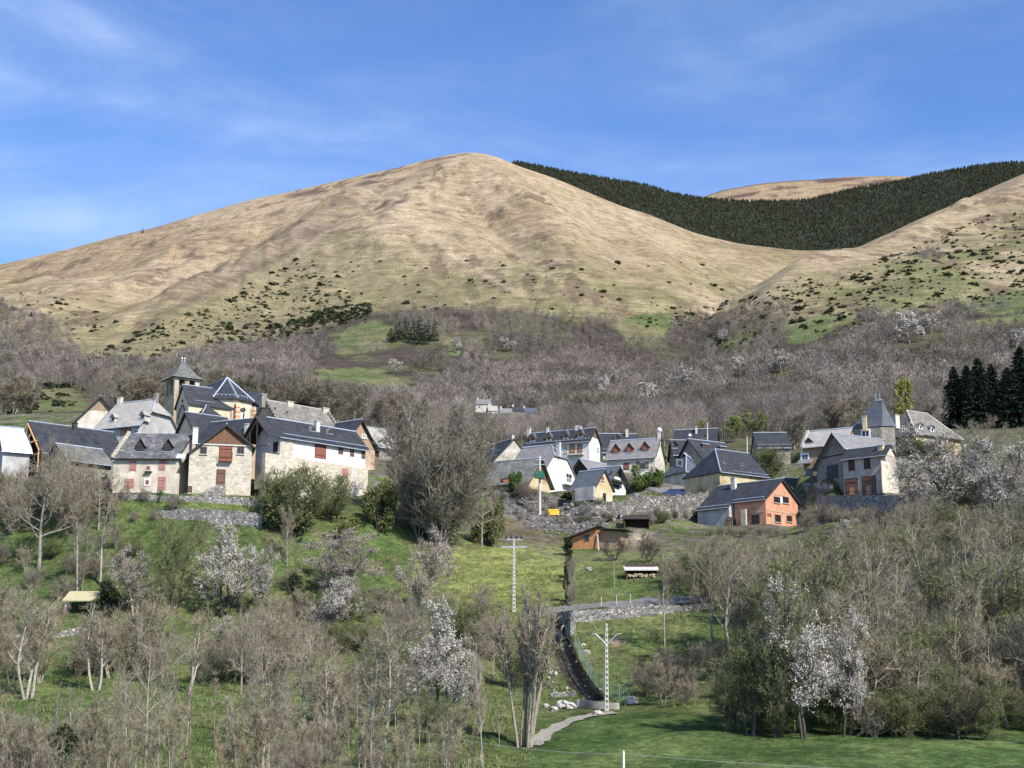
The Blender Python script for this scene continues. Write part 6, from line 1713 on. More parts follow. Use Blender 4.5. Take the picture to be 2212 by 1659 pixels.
def plant_px(kind, bx, by, ty, wpx=None, label=None, group=None):
    p = hit(bx, by, lo=60)
    if p is None: return
    h = P(bx, ty, p[1]).z - p[2]; w = wpx * p[1] / F if wpx else None
    return plant(kind, p, h, w, label, group)
T = [
 ('bare', 84, 1228, 952, 190, 'big bare tree with crooked limbs in front of the timber framed barn'),
 ('slim', 166, 1284, 1046, 60, 'tall pale trunked bare tree left of centre of the green bank, below the outbuilding'),
 ('slim', 216, 1262, 1066, 62, 'slender bare tree standing just left of the ivy clump'),
 ('ivy', 230, 1342, 1252, 56, 'dark ivy clump right of the yellowish shelter'),
 ('pink_blossom', 290, 1330, 1178, 110, 'faint pinkish blossom tree right of the ivy clump'),
 ('greening', 374, 1322, 1116, 130, 'twisted two armed tree with green buds below the cream house'),
 ('blossom', 486, 1336, 1124, 130, 'tall white blossom tree below the stone terrace wall'),
 ('blossom', 572, 1330, 1182, 104, 'white blossom tree right beside the tallest one, below the net fence'),
 ('ivy', 637, 1345, 1236, 40, 'narrow dark ivy covered trunk between the two groups of blossom'),
 ('green_shrub', 652, 1156, 1006, 170, 'large olive green shrub right of the stone house'),
 ('green_shrub', 592, 1120, 1016, 84, 'olive shrub squeezed between the stone house and the large olive shrub'),
 ('green_shrub', 716, 1130, 1026, 90, 'olive shrub right beside the large one, under the white house'),
 ('round_shrub', 640, 1156, 1075, 120, 'dense dark base of the olive shrub beside the net fence'),
 ('round_shrub', 820, 1145, 1030, 90, 'dark green shrub left of the big many stemmed tree'),
 ('great', 948, 1186, 884, 262, 'huge many stemmed bare tree in the middle, covering the end of the upper village'),
 ('multi', 905, 1160, 960, 130, 'smaller bare tree growing into the left side of the huge one'),
 ('round_shrub', 1060, 1176, 1072, 70, 'dark green bush at the right foot of the huge bare tree'),
 ('bare', 1040, 1180, 1000, 90, 'bare tree half behind the dark bush right of the huge tree'),
 ('pink_blossom', 748, 1300, 1146, 175, 'wide pinkish blossom tree under the olive shrub'),
 ('blossom', 705, 1380, 1246, 115, 'low white blossom tree with a dark trunk in the middle left'),
 ('pink_blossom', 918, 1335, 1150, 120, 'pinkish blossom tree right below the huge bare tree'),
 ('blossom', 958, 1580, 1296, 150, 'tall white blossom tree with a pale slender trunk, lower middle'),
 ('blossom', 1000, 1560, 1420, 90, 'low white blossom bush leaning out to the right in the lower middle'),
 ('blossom', 470, 1400, 1330, 70, 'small white blossom bush below the tall blossom tree'),
 ('pollard', 1133, 1612, 1270, 175, 'pollarded tree with a fan of straight stems left of the gravel path'),
 ('bare', 312, 1690, 1318, 190, 'bare tree with two dark forked trunks at the bottom left'),
 ('bare', 272, 1690, 1420, 110, 'leaning bare tree directly left of the forked one'),
 ('bare', 566, 1690, 1338, 160, 'bare tree with a cluster of black and pale trunks at the bottom edge'),
 ('slim', 580, 1690, 1460, 70, 'slim pale tree beside the cluster of trunks at the bottom edge'),
 ('ivy', 128, 1680, 1560, 62, 'dark ivy bush at the bottom left edge'),
 ('slim', 105, 1680, 1470, 40, 'thin ivy footed stem at the bottom left, left one of two'),
 ('slim', 150, 1680, 1480, 40, 'thin ivy footed stem at the bottom left, right one of two'),
 ('bare', 620, 1222, 1086, 66, 'small bare tree in front of the olive shrub'),
 ('lime', 742, 1168, 1110, 70, 'yellow green flowering bush right of the olive shrub'),
 ('gnarled', 1326, 1212, 1150, 66, 'small dark orchard tree below the orange shed'),
 ('gnarled', 1402, 1217, 1148, 64, 'small dark orchard tree right of the first one, below the lean to'),
 ('bare', 1538, 1400, 1150, 135, 'tall bare tree right of the lane wall, below the lamp'),
 ('slim', 1437, 1412, 1186, 46, 'solitary thin pale tree on the slope below the lane'),
 ('gnarled', 1444, 1506, 1392, 150, 'black gnarled low tree on the slope right of the stream'),
 ('greening', 1620, 1588, 1310, 180, 'mossy green tree with drooping twigs at the edge of the bottom meadow'),
 ('greening', 1672, 1592, 1240, 180, 'thick dark trunked tree with greenish crown at the edge of the meadow'),
 ('blossom', 1742, 1596, 1256, 180, 'big white blossom tree right of the thick dark trunk'),
 ('blossom', 1818, 1592, 1320, 140, 'broad white blossom crown leaning over the right thicket'),
 ('blossom', 1990, 1112, 985, 120, 'pale blossom tree touching the right gable of the taupe house'),
 ('blossom', 2062, 1130, 930, 230, 'large pale blossom tree beside the taupe house'),
 ('blossom', 2150, 1150, 955, 190, 'pale blossom tree near the right edge, right of the first large one'),
 ('blossom', 1834, 1195, 1118, 86, 'small white blossom tree under the retaining wall'),
 ('blossom', 1982, 1360, 1276, 70, 'small white blossom tree deep in the right thicket'),
 ('tall', 62, 1510, 1262, 120, 'tall bare tree at the far left end of the hedge row'),
 ('tall', 205, 1492, 1300, 100, 'tall bare tree in the hedge row under the yellowish shelter'),
 ('tall', 405, 1500, 1296, 120, 'tall bare tree in the hedge row under the twisted budding tree'),
 ('bare', 520, 1500, 1304, 110, 'bare round tree at the right end of the hedge row'),
 ('tall', 690, 1640, 1360, 120, 'tall pale stemmed tree below the low white blossom tree'),
 ('tall', 812, 1660, 1350, 130, 'tall pale stemmed tree in the lower middle, left of the white blossom tree'),
 ('bare', 868, 1500, 1284, 110, 'bare tree up against the left of the tall lower blossom tree'),
 ('tall', 1046, 1660, 1392, 90, 'tall bare tree between the lower blossom tree and the pollard'),
 ('slim', 655, 1500, 1322, 70, 'slender bare tree in the middle of the thicket across the slope'),
 ('tall', 1596, 1440, 1170, 120, 'tall bare tree right of the one below the lamp'),
 ('tall', 1790, 1420, 1150, 120, 'tall pale stemmed tree above the broad white blossom crown'),
 ('tall', 1870, 1470, 1160, 130, 'tall pale stemmed tree in the middle of the right thicket'),
 ('slim', 1938, 1500, 1190, 90, 'leaning pale stem in the middle of the right thicket'),
 ('tall', 2010, 1420, 1120, 120, 'tall pale stemmed tree below the pale blossom trees'),
 ('tall', 2078, 1440, 1100, 110, 'tall tree with bright stems near the right edge, left one of two'),
 ('tall', 2120, 1460, 1110, 110, 'tall tree with bright stems near the right edge, right one of two'),
 ('tall', 2190, 1500, 1140, 120, 'tall bare tree touching the right edge'),
 ('bare', 2150, 1560, 1330, 130, 'bare tree low at the right edge above the meadow'),
 ('warm', 1960, 1585, 1380, 150, 'spreading bare tree at the foot of the right thicket'),
 ('green_shrub', 1664, 1040, 958, 84, 'round budding shrub below the lone dark roof'),
 ('green_bush', 1388, 1060, 1018, 60, 'dark green bush right of the modern white house'),
 ('green_bush', 1420, 1052, 1008, 50, 'green bush below the blue grey hipped house'),
 ('lime', 1372, 1040, 1004, 30, 'pale budding bush against the cream dormer house'),
 ('green_bush', 1112, 1062, 1018, 36, 'green bush before the old barn left of the transformer pole'),
 ('shrub', 1135, 1075, 1036, 50, 'reddish bare shrub at the foot of the old barn'),
 ('green_bush', 1235, 1083, 1062, 46, 'dark green bush before the slate shed wall'),
 ('green_shrub', 1966, 990, 948, 84, 'olive shrub before the wall of the hipped stone slated house'),
 ('green_shrub', 2014, 992, 952, 84, 'olive shrub right of the other one, below the hipped stone slated house'),
 ('lime', 1906, 975, 930, 56, 'greenish budding bush below the stone slated house'),
 ('green_bush', 345, 1082, 1055, 18, 'small yellow green bush at the foot of the cream house'),
 ('ivy', 1226, 1200, 1158, 24, 'dark overgrown bush at the top of the stream hedge'),
 ('ivy', 1228, 1250, 1196, 20, 'dark overgrown bush in the middle of the stream hedge'),
 ('ivy', 1226, 1300, 1240, 18, 'dark overgrown bush at the bottom of the stream hedge'),
 ('shrub', 1236, 1310, 1250, 30, 'bare bramble at the lower end of the stream hedge'),
 ('shrub', 1234, 1260, 1200, 28, 'bare bramble half way along the stream hedge'),
]
for kind, bx, by, ty, wpx, lab in T: plant_px(kind, bx, by, ty, wpx, lab)
# standing firs on the right skyline of the village, and light green trees behind the roofs
for i, (x, yt, Y, w_, lab) in enumerate([(2068, 792, 345, 88, 'leftmost dark fir above the right end of the village'), (2096, 788, 352, 84, 'dark fir second from the left above the village'),
        (2122, 772, 340, 92, 'tallest fir in the middle of the dark row'), (2150, 786, 356, 88, 'dark fir right of the middle of the row'), (2184, 792, 348, 92, 'dark fir next to the right edge'),
        (2216, 748, 335, 112, 'highest dark fir cut by the right edge')]):
    x_ = P(x, 930, Y); g_ = gz(x_.x, Y); plant('fir', (x_.x, Y, g_), P(x, yt, Y).z - g_, w_ * Y / F, lab)
for x, yt, Y, w_, k_, lab in [(1957, 818, 330, 62, 'yellow', 'bright yellow green tree behind the pyramid roofed house'), (1588, 895, 330, 56, 'lime', 'light green round tree behind the highest dark roof'),
        (1634, 888, 338, 60, 'lime', 'olive green tree right of the light green one'), (1525, 908, 335, 40, 'lime', 'small lime tree peeping over the dark roof'),
        (1393, 905, 318, 62, 'bare', 'spreading bare tree behind the cream dormer house'), (1435, 900, 325, 60, 'bare', 'spreading bare tree behind the ball topped chimney')]:
    x_ = P(x, 930, Y); g_ = gz(x_.x, Y); plant(k_, (x_.x, Y, g_), P(x, yt, Y).z - g_, w_ * Y / F, lab)
# thickets and hedges: many like individuals
rr = random.Random(21)
LAB = dict(bare_tree='brown leafless tree', bare_shrub='brown leafless shrub', sapling='thin bare sapling', budding_tree='green budding tree', green_shrub='green leafy shrub', blossom_tree='white blossom tree',
           gnarled_tree='dark gnarled tree', green_bush='green bush', ivy_clump='dark ivy clump')
KEYS = [(t[1], t[2], t[3], t[4]) for t in T if t[0] in ('blossom', 'pink_blossom', 'pollard', 'ivy', 'greening') and t[4] > 30] + [(168, 1330, 1280, 60), (1310, 1536, 1349, 40), (1110, 1330, 1168, 60)]
def scatter(kind_w, poly, n, hr, group, place, lo=60, sep=0, top=None):
    xs_ = [p[0] for p in poly]; ys_ = [p[1] for p in poly]; pts = []; tries = 0
    while len(pts) < n and tries < n * 60:
        tries += 1
        a, b_ = rr.uniform(min(xs_), max(xs_)), rr.uniform(min(ys_), max(ys_))
        if not inpoly(np.array(a), np.array(b_), poly): continue
        if sep and any(abs(a - q[0]) < sep and abs(b_ - q[1]) < sep * .6 for q in pts): continue
        pts.append((a, b_))
    R_ = hits([p[0] for p in pts], [p[1] for p in pts], lo=lo)
    ks = [k for k, w in kind_w for _ in range(w)]
    for p, (a, b_) in zip(R_, pts):
        if np.isnan(p[0]) or p[1] > 330: continue
        if any(abs((p[0] - c[0]) * c[2] + (p[1] - c[1]) * c[3]) < c[4] + .8 and abs(-(p[0] - c[0]) * c[3] + (p[1] - c[1]) * c[2]) < c[5] + .8 for c in PADS): continue
        k = rr.choice(ks); h_ = rr.uniform(*hr) * (.72 if k in ('shrub', 'green_shrub', 'round_shrub') else 1)
        if top is not None:
            lim = np.interp(a, [q[0] for q in top], [q[1] for q in top]) + rr.uniform(0, 26)
            h_ = min(h_, P(a, lim, p[1]).z - p[2])
            if h_ < 1.2: continue
            if h_ < 3.2 and k not in ('sapling',): k = 'shrub' if k not in ('green_shrub',) else k
        for (kx, ky, kt, kw) in KEYS:
            if abs(a - kx) < kw * .5 and b_ > ky: h_ = min(h_, P(a, ky - .3 * (ky - kt), p[1]).z - p[2])
        if h_ < .8: continue
        nm = NAMES[k]
        plant(k, p, h_, None, LAB[nm] + ' ' + place, CATS[nm] + 's ' + group, rr)
scatter([('shrub', 3), ('warm', 2)], [(-60,1440),(600,1455),(600,1486),(-60,1486)], 22, (5.5, 9.5), 'of the left hedge row', 'in the hedge row above the lower left meadow', lo=60, sep=10)
scatter([('bare', 3), ('shrub', 2), ('warm', 2), ('greening', 2), ('green_shrub', 1)], [(560,1400),(1120,1400),(1090,1640),(600,1600)], 30, (4.5, 8.0), 'of the lower middle thicket', 'in the lower middle thicket', sep=14)
scatter([('sapling', 8), ('shrub', 1), ('slim', 1)], [(-60,1570),(1080,1570),(1080,1800),(-60,1800)], 150, (2.2, 4.6), 'along the bottom edge', 'in the rough meadow along the bottom edge')
scatter([('warm', 2), ('shrub', 3), ('bare', 2), ('green_shrub', 1)], [(-60,1180),(230,1150),(330,1260),(240,1370),(-60,1370)], 22, (2.5, 5.5), 'on the left bank', 'on the green bank at the far left', sep=22)
scatter([('shrub', 3), ('bare', 2)], [(0,1090),(215,1085),(215,1150),(0,1160)], 14, (7, 11), 'before the barns', 'in front of the barns at the far left', sep=12)
scatter([('shrub', 3), ('warm', 2), ('green_shrub', 1)], [(560,1240),(860,1330),(1060,1340),(1060,1420),(560,1420)], 34, (3.0, 6.0), 'of the middle slope', 'in the thicket across the middle slope', sep=14)
scatter([('shrub', 2), ('warm', 1)], [(200,1080),(420,1088),(420,1130),(180,1140)], 9, (2.0, 3.6), 'below the cream house', 'in the scrub below the cream house', sep=14)
TOPR = [(1380,1260),(1460,1190),(1500,1160),(1540,1156),(1720,1158),(1770,1128),(1900,1104),(1950,1050),(2000,980),(2212,965)]
scatter([('bare', 4), ('warm', 4), ('tall', 3), ('greening', 2), ('green_shrub', 1)], [(1560,1230),(2300,1170),(2330,1560),(1780,1590),(1560,1480)], 110, (6.5, 12.5), 'of the right thicket', 'in the dense thicket covering the right slope', sep=15, top=TOPR)
scatter([('shrub', 1), ('warm', 2), ('greening', 3), ('green_shrub', 3), ('gnarled', 1)], [(1520,1540),(2300,1560),(2300,1606),(1700,1600),(1520,1580)], 34, (3.0, 6.5), 'at the foot of the right thicket', 'in the low fringe at the foot of the right thicket', sep=14)
scatter([('warm', 3), ('bare', 2), ('shrub', 3), ('greening', 1)], [(1430,1180),(1700,1160),(1700,1330),(1460,1310)], 34, (4.0, 7.5), 'below the brick house', 'in the scrub below the unfinished brick house', sep=16, top=TOPR)
scatter([('bare', 3), ('warm', 3), ('slim', 1), ('shrub', 1)], [(1740,1140),(2330,1080),(2330,1200),(1700,1260)], 44, (4.5, 9.5), 'under the terrace', 'in the scrub under the right terrace wall', sep=15, top=TOPR)
scatter([('bare', 3), ('warm', 2)], [(2010,960),(2330,960),(2330,1060),(2040,1090)], 16, (5.0, 8.0), 'beside the terrace', 'on the slope right of the stone slated house', sep=20)
scatter([('shrub', 3), ('bare', 1)], [(1728,1124),(1960,1122),(1960,1150),(1728,1150)], 22, (2.6, 4.6), 'at the retaining wall', 'at the foot of the tall retaining wall', sep=8, top=[(1700, 1100), (1760, 1070), (1800, 1082), (1960, 1080)])
scatter([('shrub', 1)], [(1535,1148),(1700,1152),(1700,1162),(1535,1160)], 22, (1.4, 2.2), 'of the hedge', 'in the hedge before the brick house', sep=6)
scatter([('shrub', 3), ('warm', 1)], [(1380,1480),(1560,1400),(1580,1520),(1400,1560)], 12, (2.5, 4.5), 'right of the stream', 'on the slope right of the stream', sep=16)
scatter([('shrub', 5), ('green_shrub', 1)], [(1100,1080),(1350,1094),(1350,1125),(1240,1150),(1120,1126)], 34, (1.0, 2.2), 'on the rubble slope', 'growing between the stones of the rubble slope', sep=7)
scatter([('shrub', 3), ('green_shrub', 1)], [(1056,1056),(1180,1068),(1180,1090),(1060,1090)], 9, (1.4, 2.6), 'on the rubble', 'at the top left of the rubble slope', sep=7)
scatter([('shrub', 2), ('green_shrub', 1)], [(1340,1118),(1510,1112),(1510,1135),(1340,1135)], 9, (1.6, 3.2), 'at the rubble wall', 'at the foot of the long rubble wall', sep=10)
# ------------------------------------------------------------ woodland on the slopes
def low_tree(seed, n, Ht, wd_, tw, up=.5):
    rng = np.random.default_rng(seed); t = rng.random(n) ** .8; z = Ht * (.25 + .72 * t); R = wd_ / 2 * np.sqrt(np.clip(1 - ((t - .35) / .68) ** 2, .03, 1)) * rng.random(n) ** .45
    a = rng.uniform(0, 6.28, n); o = np.stack([np.cos(a) * R * .75, np.sin(a) * R * .75, z], -1); d = unit(np.stack([np.cos(a) * R, np.sin(a) * R, np.full(n, wd_ * .35)], -1) + rng.normal(size=(n, 3)) * wd_ * .16)
    v, f = twig_tris(o, d, rng.uniform(.5, 1, n) * wd_ * .3, rng.uniform(.5, 1.3, n) * tw, rng)
    tv = np.array([[-.12, 0, -1], [.12, .0, -1], [0, .1, Ht * .8], [0, -.14, -1], [0, .14, -1], [.06, 0, Ht * .8]], float) * np.array([Ht / 14, Ht / 14, 1])
    V = np.concatenate([v, tv]); Fs = np.concatenate([f, np.array([[0, 1, 2], [3, 4, 5]]) + len(v)])
    return V, Fs
def merge(protos, pos, sc_, rot, tone, name, mat, label, cat, jit=.12):
    Vs, Fs, Ts, o = [], [], [], 0
    for i in range(len(pos)):
        v, f = protos[i % len(protos)]; c, s = math.cos(rot[i]), math.sin(rot[i])
        w = v * sc_[i]; w = np.stack([w[:, 0] * c - w[:, 1] * s, w[:, 0] * s + w[:, 1] * c, w[:, 2]], -1) + pos[i]
        Vs.append(w.astype(np.float32)); Fs.append(f + o); o += len(v); Ts.append(np.broadcast_to(tone[i], v.shape))
    me = mesh_np(name, np.concatenate(Vs), [np.concatenate(Fs)], mat, False, np.concatenate(Ts)); ob = bpy.data.objects.new(name, me); COL.objects.link(ob); tag(ob, label, cat, kind='stuff'); return ob
rng = np.random.default_rng(77)
N0 = 52000
Yc_ = np.sqrt(rng.uniform(300 ** 2, 1720 ** 2, N0)); Xc_ = rng.uniform(-.40, .42, N0) * Yc_
Zc_ = ground(Xc_, Yc_); wx, wy = proj(Xc_, Yc_, Zc_)
def tl_at(x): return np.interp(x, [-300, 0, 90, 200, 330, 470, 560, 700, 790, 850, 1000, 1100, 1200, 1350, 1420, 1470, 1600, 1700, 1850, 2000, 2212, 2500], [650, 655, 690, 800, 800, 760, 738, 722, 716, 690, 684, 690, 692, 700, 738, 700, 690, 664, 600, 545, 500, 460])
dn_ = fbm(Xc_ / 70, Yc_ / 90, 4, 91)
keep = (wy > tl_at(wx) + 34 * (dn_ - .5) - 26 * (rng.random(N0) < .12)) & (wx > -120) & (wx < 2330)
keep &= ~((fbm(Xc_ / 50, Yc_ / 75, 3, 131) < .29) & (Yc_ > 420) & (rng.random(N0) < .85))
for pl in GREEN_FIELDS: keep &= ~inpoly(wx, wy, pl)
keep &= ~((wx < 560) & (wy < np.interp(wx, [-100, 60, 230, 420, 560], [800, 860, 812, 760, 750])) & (dn_ < .53) & (wy > 745)) # open slope with shrubs, left
keep &= ~((wx > 1700) & (wy < tl_at(wx) + 130) & (dn_ < .60))            # open slope with shrubs, right
keep &= ~((wx > 560) & (wx < 960) & (wy > 770) & (wy < 890) & (dn_ < .47))
keep &= rng.random(N0) < np.interp(Yc_, [330, 600, 1000, 1700], [.95, .85, .75, .75])
for c in PADS: keep &= ~((np.abs(Xc_ - c[0]) < 11) & (np.abs(Yc_ - c[1]) < 11))
keep &= (Yc_ > 318) | (wx < 1000) | (wx > 1680)
keep &= ~((wx > 1480) & (wx < 1700) & (Yc_ < 350)) & ~((wx > 1920) & (wx < 2000) & (Yc_ < 345)) & ~((wx > 2030) & (Yc_ < 362)) & ~((wx > 835) & (wx < 948) & (wy > 728) & (wy < 775))
BLO = [(1405,884,33),(1482,845,28),(1600,812,22),(1688,806,37),(1965,742,33),(2012,722,30),(1302,868,18),(1090,760,22),(985,762,15),(850,808,17),(2196,752,22),(1330,828,15),(1560,742,17)]
for bx_, by_, bw_ in BLO: keep &= ~((np.abs(wx - bx_) < bw_ * .9) & (wy > by_) & (wy < by_ + 34))
X_, Y_, Z_, D_, wx_, wy_ = Xc_[keep], Yc_[keep], Zc_[keep], dn_[keep], wx[keep], wy[keep]
order = np.argsort(Y_); X_, Y_, Z_, D_, wx_, wy_ = [q[order] for q in (X_, Y_, Z_, D_, wx_, wy_)]
print('woodland trees', len(X_))
near_n = 0; used = np.zeros(len(X_), bool)
for i in range(len(X_)):
    if near_n >= 60: break
    if wx_[i] < 0 or wx_[i] > 2212: continue
    used[i] = True; near_n += 1
    plant('woodland', (X_[i], Y_[i], Z_[i]), rng.uniform(7, 11), rng.uniform(6.5, 9), 'brown bare tree in the front rows of the wood rising behind the village', 'front trees of the wood behind the village')
r_ = ~used
sizes = rng.uniform(.65, 1.12, r_.sum()) * np.interp(Y_[r_], [300, 450, 1000, 1700], [.62, .95, .95, .7])
_m = (wx_[r_] > 1012) & (wx_[r_] < 1172) & (Y_[r_] < 835)
_lim = zdir_over_y(np.full(_m.sum(), 896.)) * Y_[r_][_m] - Z_[r_][_m]
sizes[_m] = np.clip(np.minimum(sizes[_m], _lim / 13), .12, 2)
pal = np.array([(0.30, 0.25, 0.212), (0.26, 0.222, 0.195), (0.34, 0.288, 0.24), (0.215, 0.18, 0.15), (0.265, 0.245, 0.17)])
pi_ = (fbm(X_[r_] / 60, Y_[r_] / 60, 2, 5) * 4.99).astype(int) % 5
tone = pal[pi_] * rng.uniform(.48, 1.12, (r_.sum(), 1)) * (.72 + .5 * fbm(X_[r_] / 45, Y_[r_] / 60, 3, 15)[:, None])
dk_ = rng.random(r_.sum()) < .05; tone[dk_] = np.array((.07, .085, .04))
hz = sstep(500, 1500, Y_[r_])[:, None]; 
protos_nn = [low_tree(s + 40, 520, 13, 8.2, .09) for s in range(5)]; protos_n = [low_tree(s, 230, 13, 8.2, .16) for s in range(5)]; protos_f = [low_tree(s + 20, 90, 13, 8.2, .36) for s in range(5)]
nm_ = Y_[r_] < 760
pos = np.stack([X_[r_], Y_[r_], Z_[r_]], -1); rot = rng.uniform(0, 6.28, len(pos))
nn__ = Y_[r_] < 480; nm_ &= ~nn__; merge(protos_nn, pos[nn__], sizes[nn__], rot[nn__], tone[nn__], 'near_wood', 'far_twigs', 'leafless trees filling in behind the last roofs of the village', 'wood'); nm2_ = Y_[r_] >= 760
merge(protos_n, pos[nm_], sizes[nm_], rot[nm_], tone[nm_], 'lower_wood', 'far_twigs', 'brown leafless wood rising behind the village', 'wood')
merge(protos_f, pos[nm2_], sizes[nm2_], rot[nm2_], tone[nm2_], 'upper_wood', 'far_twigs', 'grey purple leafless wood along the foot of the bare mountain', 'wood')
# blossoming trees in the wood
for x, y, wp, hp2, lab in [(1405,884,66,46,'brightest white blossom tree low in the wood above the village'), (1482,845,56,44,'white blossom tree in the wood, right above the brightest one'),
    (1600,812,44,34,'pinkish blossom tree in the middle of the right wood'), (1688,806,74,36,'wide pinkish blossom tree right of the middle of the wood'), (1965,742,66,58,'large pale blossom tree high on the right slope'),
    (2012,722,60,40,'pale blossom tree high on the right slope, right one of the pair'), (1302,868,36,44,'pinkish blossom tree in the wood above the guesthouse'), (1090,760,44,26,'faint blossom tree high in the wood above the middle'),
    (985,762,30,26,'small whitish tree in the wood right of the pine clump'), (850,808,34,28,'small whitish tree in the wood above the church'), (2196,752,44,34,'pale blossom tree at the right edge above the firs'),
    (1330,828,30,26,'tiny pinkish tree in the wood between two blossom trees'), (1560,742,34,24,'faint pale tree below the green strip of the right slope')]:
    p = hit(x, y, lo=340)
    if p is not None: plant('far_blossom', p, 1.3 * hp2 * p[1] / F, wp * p[1] / F, lab)
# pine clump and single pines
for i in range(11):
    x = 845 + i * 9.2 + rr.uniform(-3, 3); y = 738 + rr.uniform(-6, 8) - abs(i - 6) * .5
    p = hit(x, y, lo=340)
    if p is not None: plant('far_pine', p, rr.uniform(44, 66) * p[1] / F * (.75 if i < 3 else 1), rr.uniform(22, 30) * p[1] / F, 'dark pine in the compact clump on the slope above the church', 'pines of the dark clump')
for x, y, hh_, lab in [(1608,680,26,'lone dark pine at the upper edge of the wood'), (700,738,14,'tiny dark pine left of the green field'), (308,504,13,'dark little tree on the left skyline of the mountain')]:
    p = hit(x, y, lo=340)
    if p is not None: plant('far_pine', p, hh_ * p[1] / F, hh_ * .62 * p[1] / F, lab)
# gorse and juniper on the open slopes
def bush_mesh(seed):
    rng = np.random.default_rng(seed); c = unit(rng.normal(size=(70, 3))) * np.array([1, 1, .6]) * rng.random((70, 1)) ** .4; c[:, 2] = np.abs(c[:, 2])
    v, f = quads_at(c, rng.uniform(.4, .8, 70), rng, True); return v, f
bp_ = [bush_mesh(s) for s in range(4)]
bme = [mesh_np('evergreen_shrub', v, [f], 'leaf_dark') for v, f in bp_]
def bushes(poly, n):
    xs_ = [p[0] for p in poly]; ys_ = [p[1] for p in poly]; out = []
    a = rng.uniform(min(xs_), max(xs_), n * 8); b_ = rng.uniform(min(ys_), max(ys_), n * 8); kk = fbm(a / 26, b_ / 11, 4, 8, .7)
    s = inpoly(a, b_, poly) & (kk > .35 + .17 * rng.random(len(a))); a, b_ = a[s][:n], b_[s][:n]; h_ = hits(a, b_, lo=500); return h_[~np.isnan(h_[:, 0])]
B = np.concatenate([bushes([(10,900),(100,820),(330,700),(470,650),(640,560),(760,640),(800,690),(560,745),(330,805),(120,890)], 900),
                    bushes([(470,700),(620,690),(800,655),(800,690),(600,740),(480,760)], 260),
                    bushes([(1680,640),(1800,600),(2000,520),(2230,430),(2230,640),(2050,690),(1850,740),(1700,700)], 850),
                    bushes([(600,706),(720,664),(800,655),(805,676),(700,704),(620,718)], 300), bushes([(1500,730),(1640,700),(1700,690),(1640,750),(1520,790)], 90), bushes([(1340,690),(1640,640),(1760,585),(1760,620),(1650,690),(1400,720)], 160),
                    bushes([(560,560),(1500,560),(1640,640),(1500,690),(1340,690),(1000,665),(800,680),(640,660)], 120), bushes([(0,640),(160,620),(260,700),(100,760),(0,760)], 70)])
rad_ = np.clip(rng.lognormal(.5, .5, len(B)), .7, 5) * (B[:, 1] / 1500) ** .5
app = rad_ / B[:, 1]; o_ = np.argsort(-app); B, rad_ = B[o_], rad_[o_]
for i in range(260):
    ob = bpy.data.objects.new('evergreen_shrub', bme[i % 4]); COL.objects.link(ob); ob.location = B[i]; r = rad_[i]; ob.scale = (r, r, r); ob.rotation_euler = (0, 0, rng.uniform(0, 6))
    tag(ob, 'dark evergreen shrub dotted on the open grassy slope under the mountain', 'shrub', 'dark shrubs on the open slopes')
merge(bp_, B[260:], rad_[260:], rng.uniform(0, 6, len(B) - 260), np.array([(0.06, 0.068, 0.032)]) * rng.uniform(.6, 1.4, (len(B) - 260, 1)), 'slope_scrub', 'shrub_leaves', 'small dark shrubs scattered over the open slopes', 'scrub')
# spruce plantation on the hill behind
def spruce(seed, n=13):
    rng = np.random.default_rng(seed); V, Fs = [], []
    for k in range(4):
        z0 = k * .22; r = .30 * (1 - k * .22); m_ = 6; a0 = rng.uniform(0, 1); o = len(V)
        V.append((0, 0, z0 + .38))
        for i in range(m_): a = a0 + 6.283 * i / m_; rr_ = r * rng.uniform(.7, 1.25); V.append((math.cos(a) * rr_, math.sin(a) * rr_, z0 + rng.uniform(-.04, .05)))
        Fs += [(o, o + 1 + i, o + 1 + (i + 1) % m_) for i in range(m_)]
    return np.array(V), np.array(Fs)
sp_ = [spruce(s) for s in range(6)]
nS = 26000
ii = rng.uniform(0, 60, nS); jj = rng.uniform(0, FH.shape[1] - 1.01, nS); i0 = ii.astype(int); j0 = jj.astype(int); fi = (ii - i0)[:, None]; fj = (jj - j0)[:, None]
ps_ = (FH[i0, j0] * (1 - fi) * (1 - fj) + FH[i0 + 1, j0] * fi * (1 - fj) + FH[i0, j0 + 1] * (1 - fi) * fj + FH[i0 + 1, j0 + 1] * fi * fj)
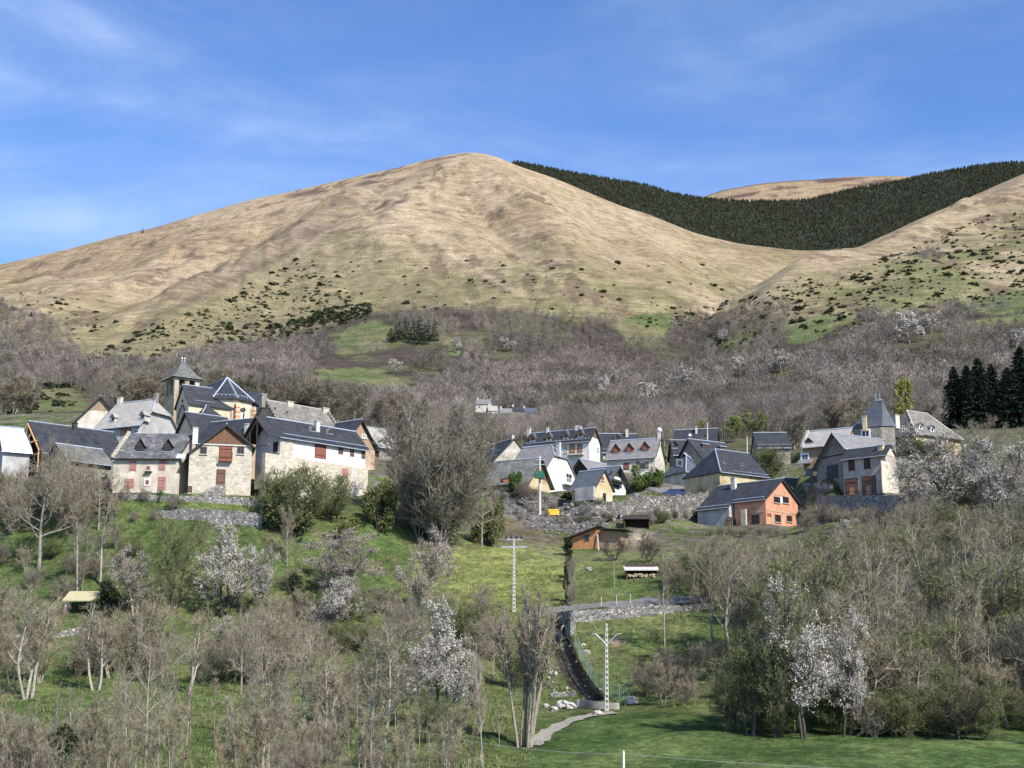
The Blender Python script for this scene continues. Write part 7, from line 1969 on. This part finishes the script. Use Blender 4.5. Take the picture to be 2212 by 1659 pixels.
sx_, sy_ = proj(ps_[:, 0], ps_[:, 1], ps_[:, 2]); ok = (sx_ > 1100) & (sx_ < 2330) & (sy_ < 640); ps_ = ps_[ok]
crest = FH[60][(FH[60][:, 0] > 0)]; 
tt_ = rng.uniform(0, len(crest) - 1.01, 1500); c0 = tt_.astype(int); cf = (tt_ - c0)[:, None]; cr = crest[c0] * (1 - cf) + crest[c0 + 1] * cf
qx, qy = proj(cr[:, 0], cr[:, 1], cr[:, 2]); cr = cr[(qx > 1108) & (qx < 2300)]
ps_ = np.concatenate([ps_, cr]) - np.array([0, 0, 1.5]); nS = len(ps_)
tn_ = np.array([(0.023, 0.029, 0.018)]) * rng.uniform(.45, 1.8, (nS, 1)) * (1 + .5 * (fbm(ps_[:, 0] / 90, ps_[:, 1] / 90, 3, 4)[:, None] - .5)) + rng.random((nS, 1)) * np.array([[.016, .010, 0]])
merge(sp_, ps_, rng.uniform(6, 12.5, nS), rng.uniform(0, 6, nS), tn_, 'spruce_forest', 'far_needles', 'dark spruce plantation covering the hill behind the bare mountain', 'forest')
# coarse grass and dead stalks on the near slopes
noisy('grass_blades', (0.07, 0.12, 0.025), (0.17, 0.20, 0.07), 0.12, (0.24, 0.21, 0.10), finek=0.3, fine=2)
ng = 90000
gY = np.sqrt(rng.uniform(82 ** 2, 190 ** 2, ng)); gX = rng.uniform(-.38, .38, ng) * gY
q1_, q2_ = proj(gX, gY, ground(gX, gY)); kk = (fbm(gX / 3, gY / 3, 3, 55) > .45) & ~((q1_ > 1150) & (q2_ > 1530)); gX, gY = gX[kk], gY[kk]; gZ = ground(gX, gY); o3 = np.stack([gX, gY, gZ], -1)
v, f = twig_tris(o3, unit(rng.normal(size=o3.shape) * .35 + np.array([0, 0, 1.])), rng.uniform(.15, .5, len(o3)), rng.uniform(.05, .13, len(o3)), rng)
ob = bpy.data.objects.new('grass', mesh_np('grass', v, [f], 'grass_blades')); COL.objects.link(ob); tag(ob, 'coarse grass tufts on the near slopes', 'grass', kind='stuff')
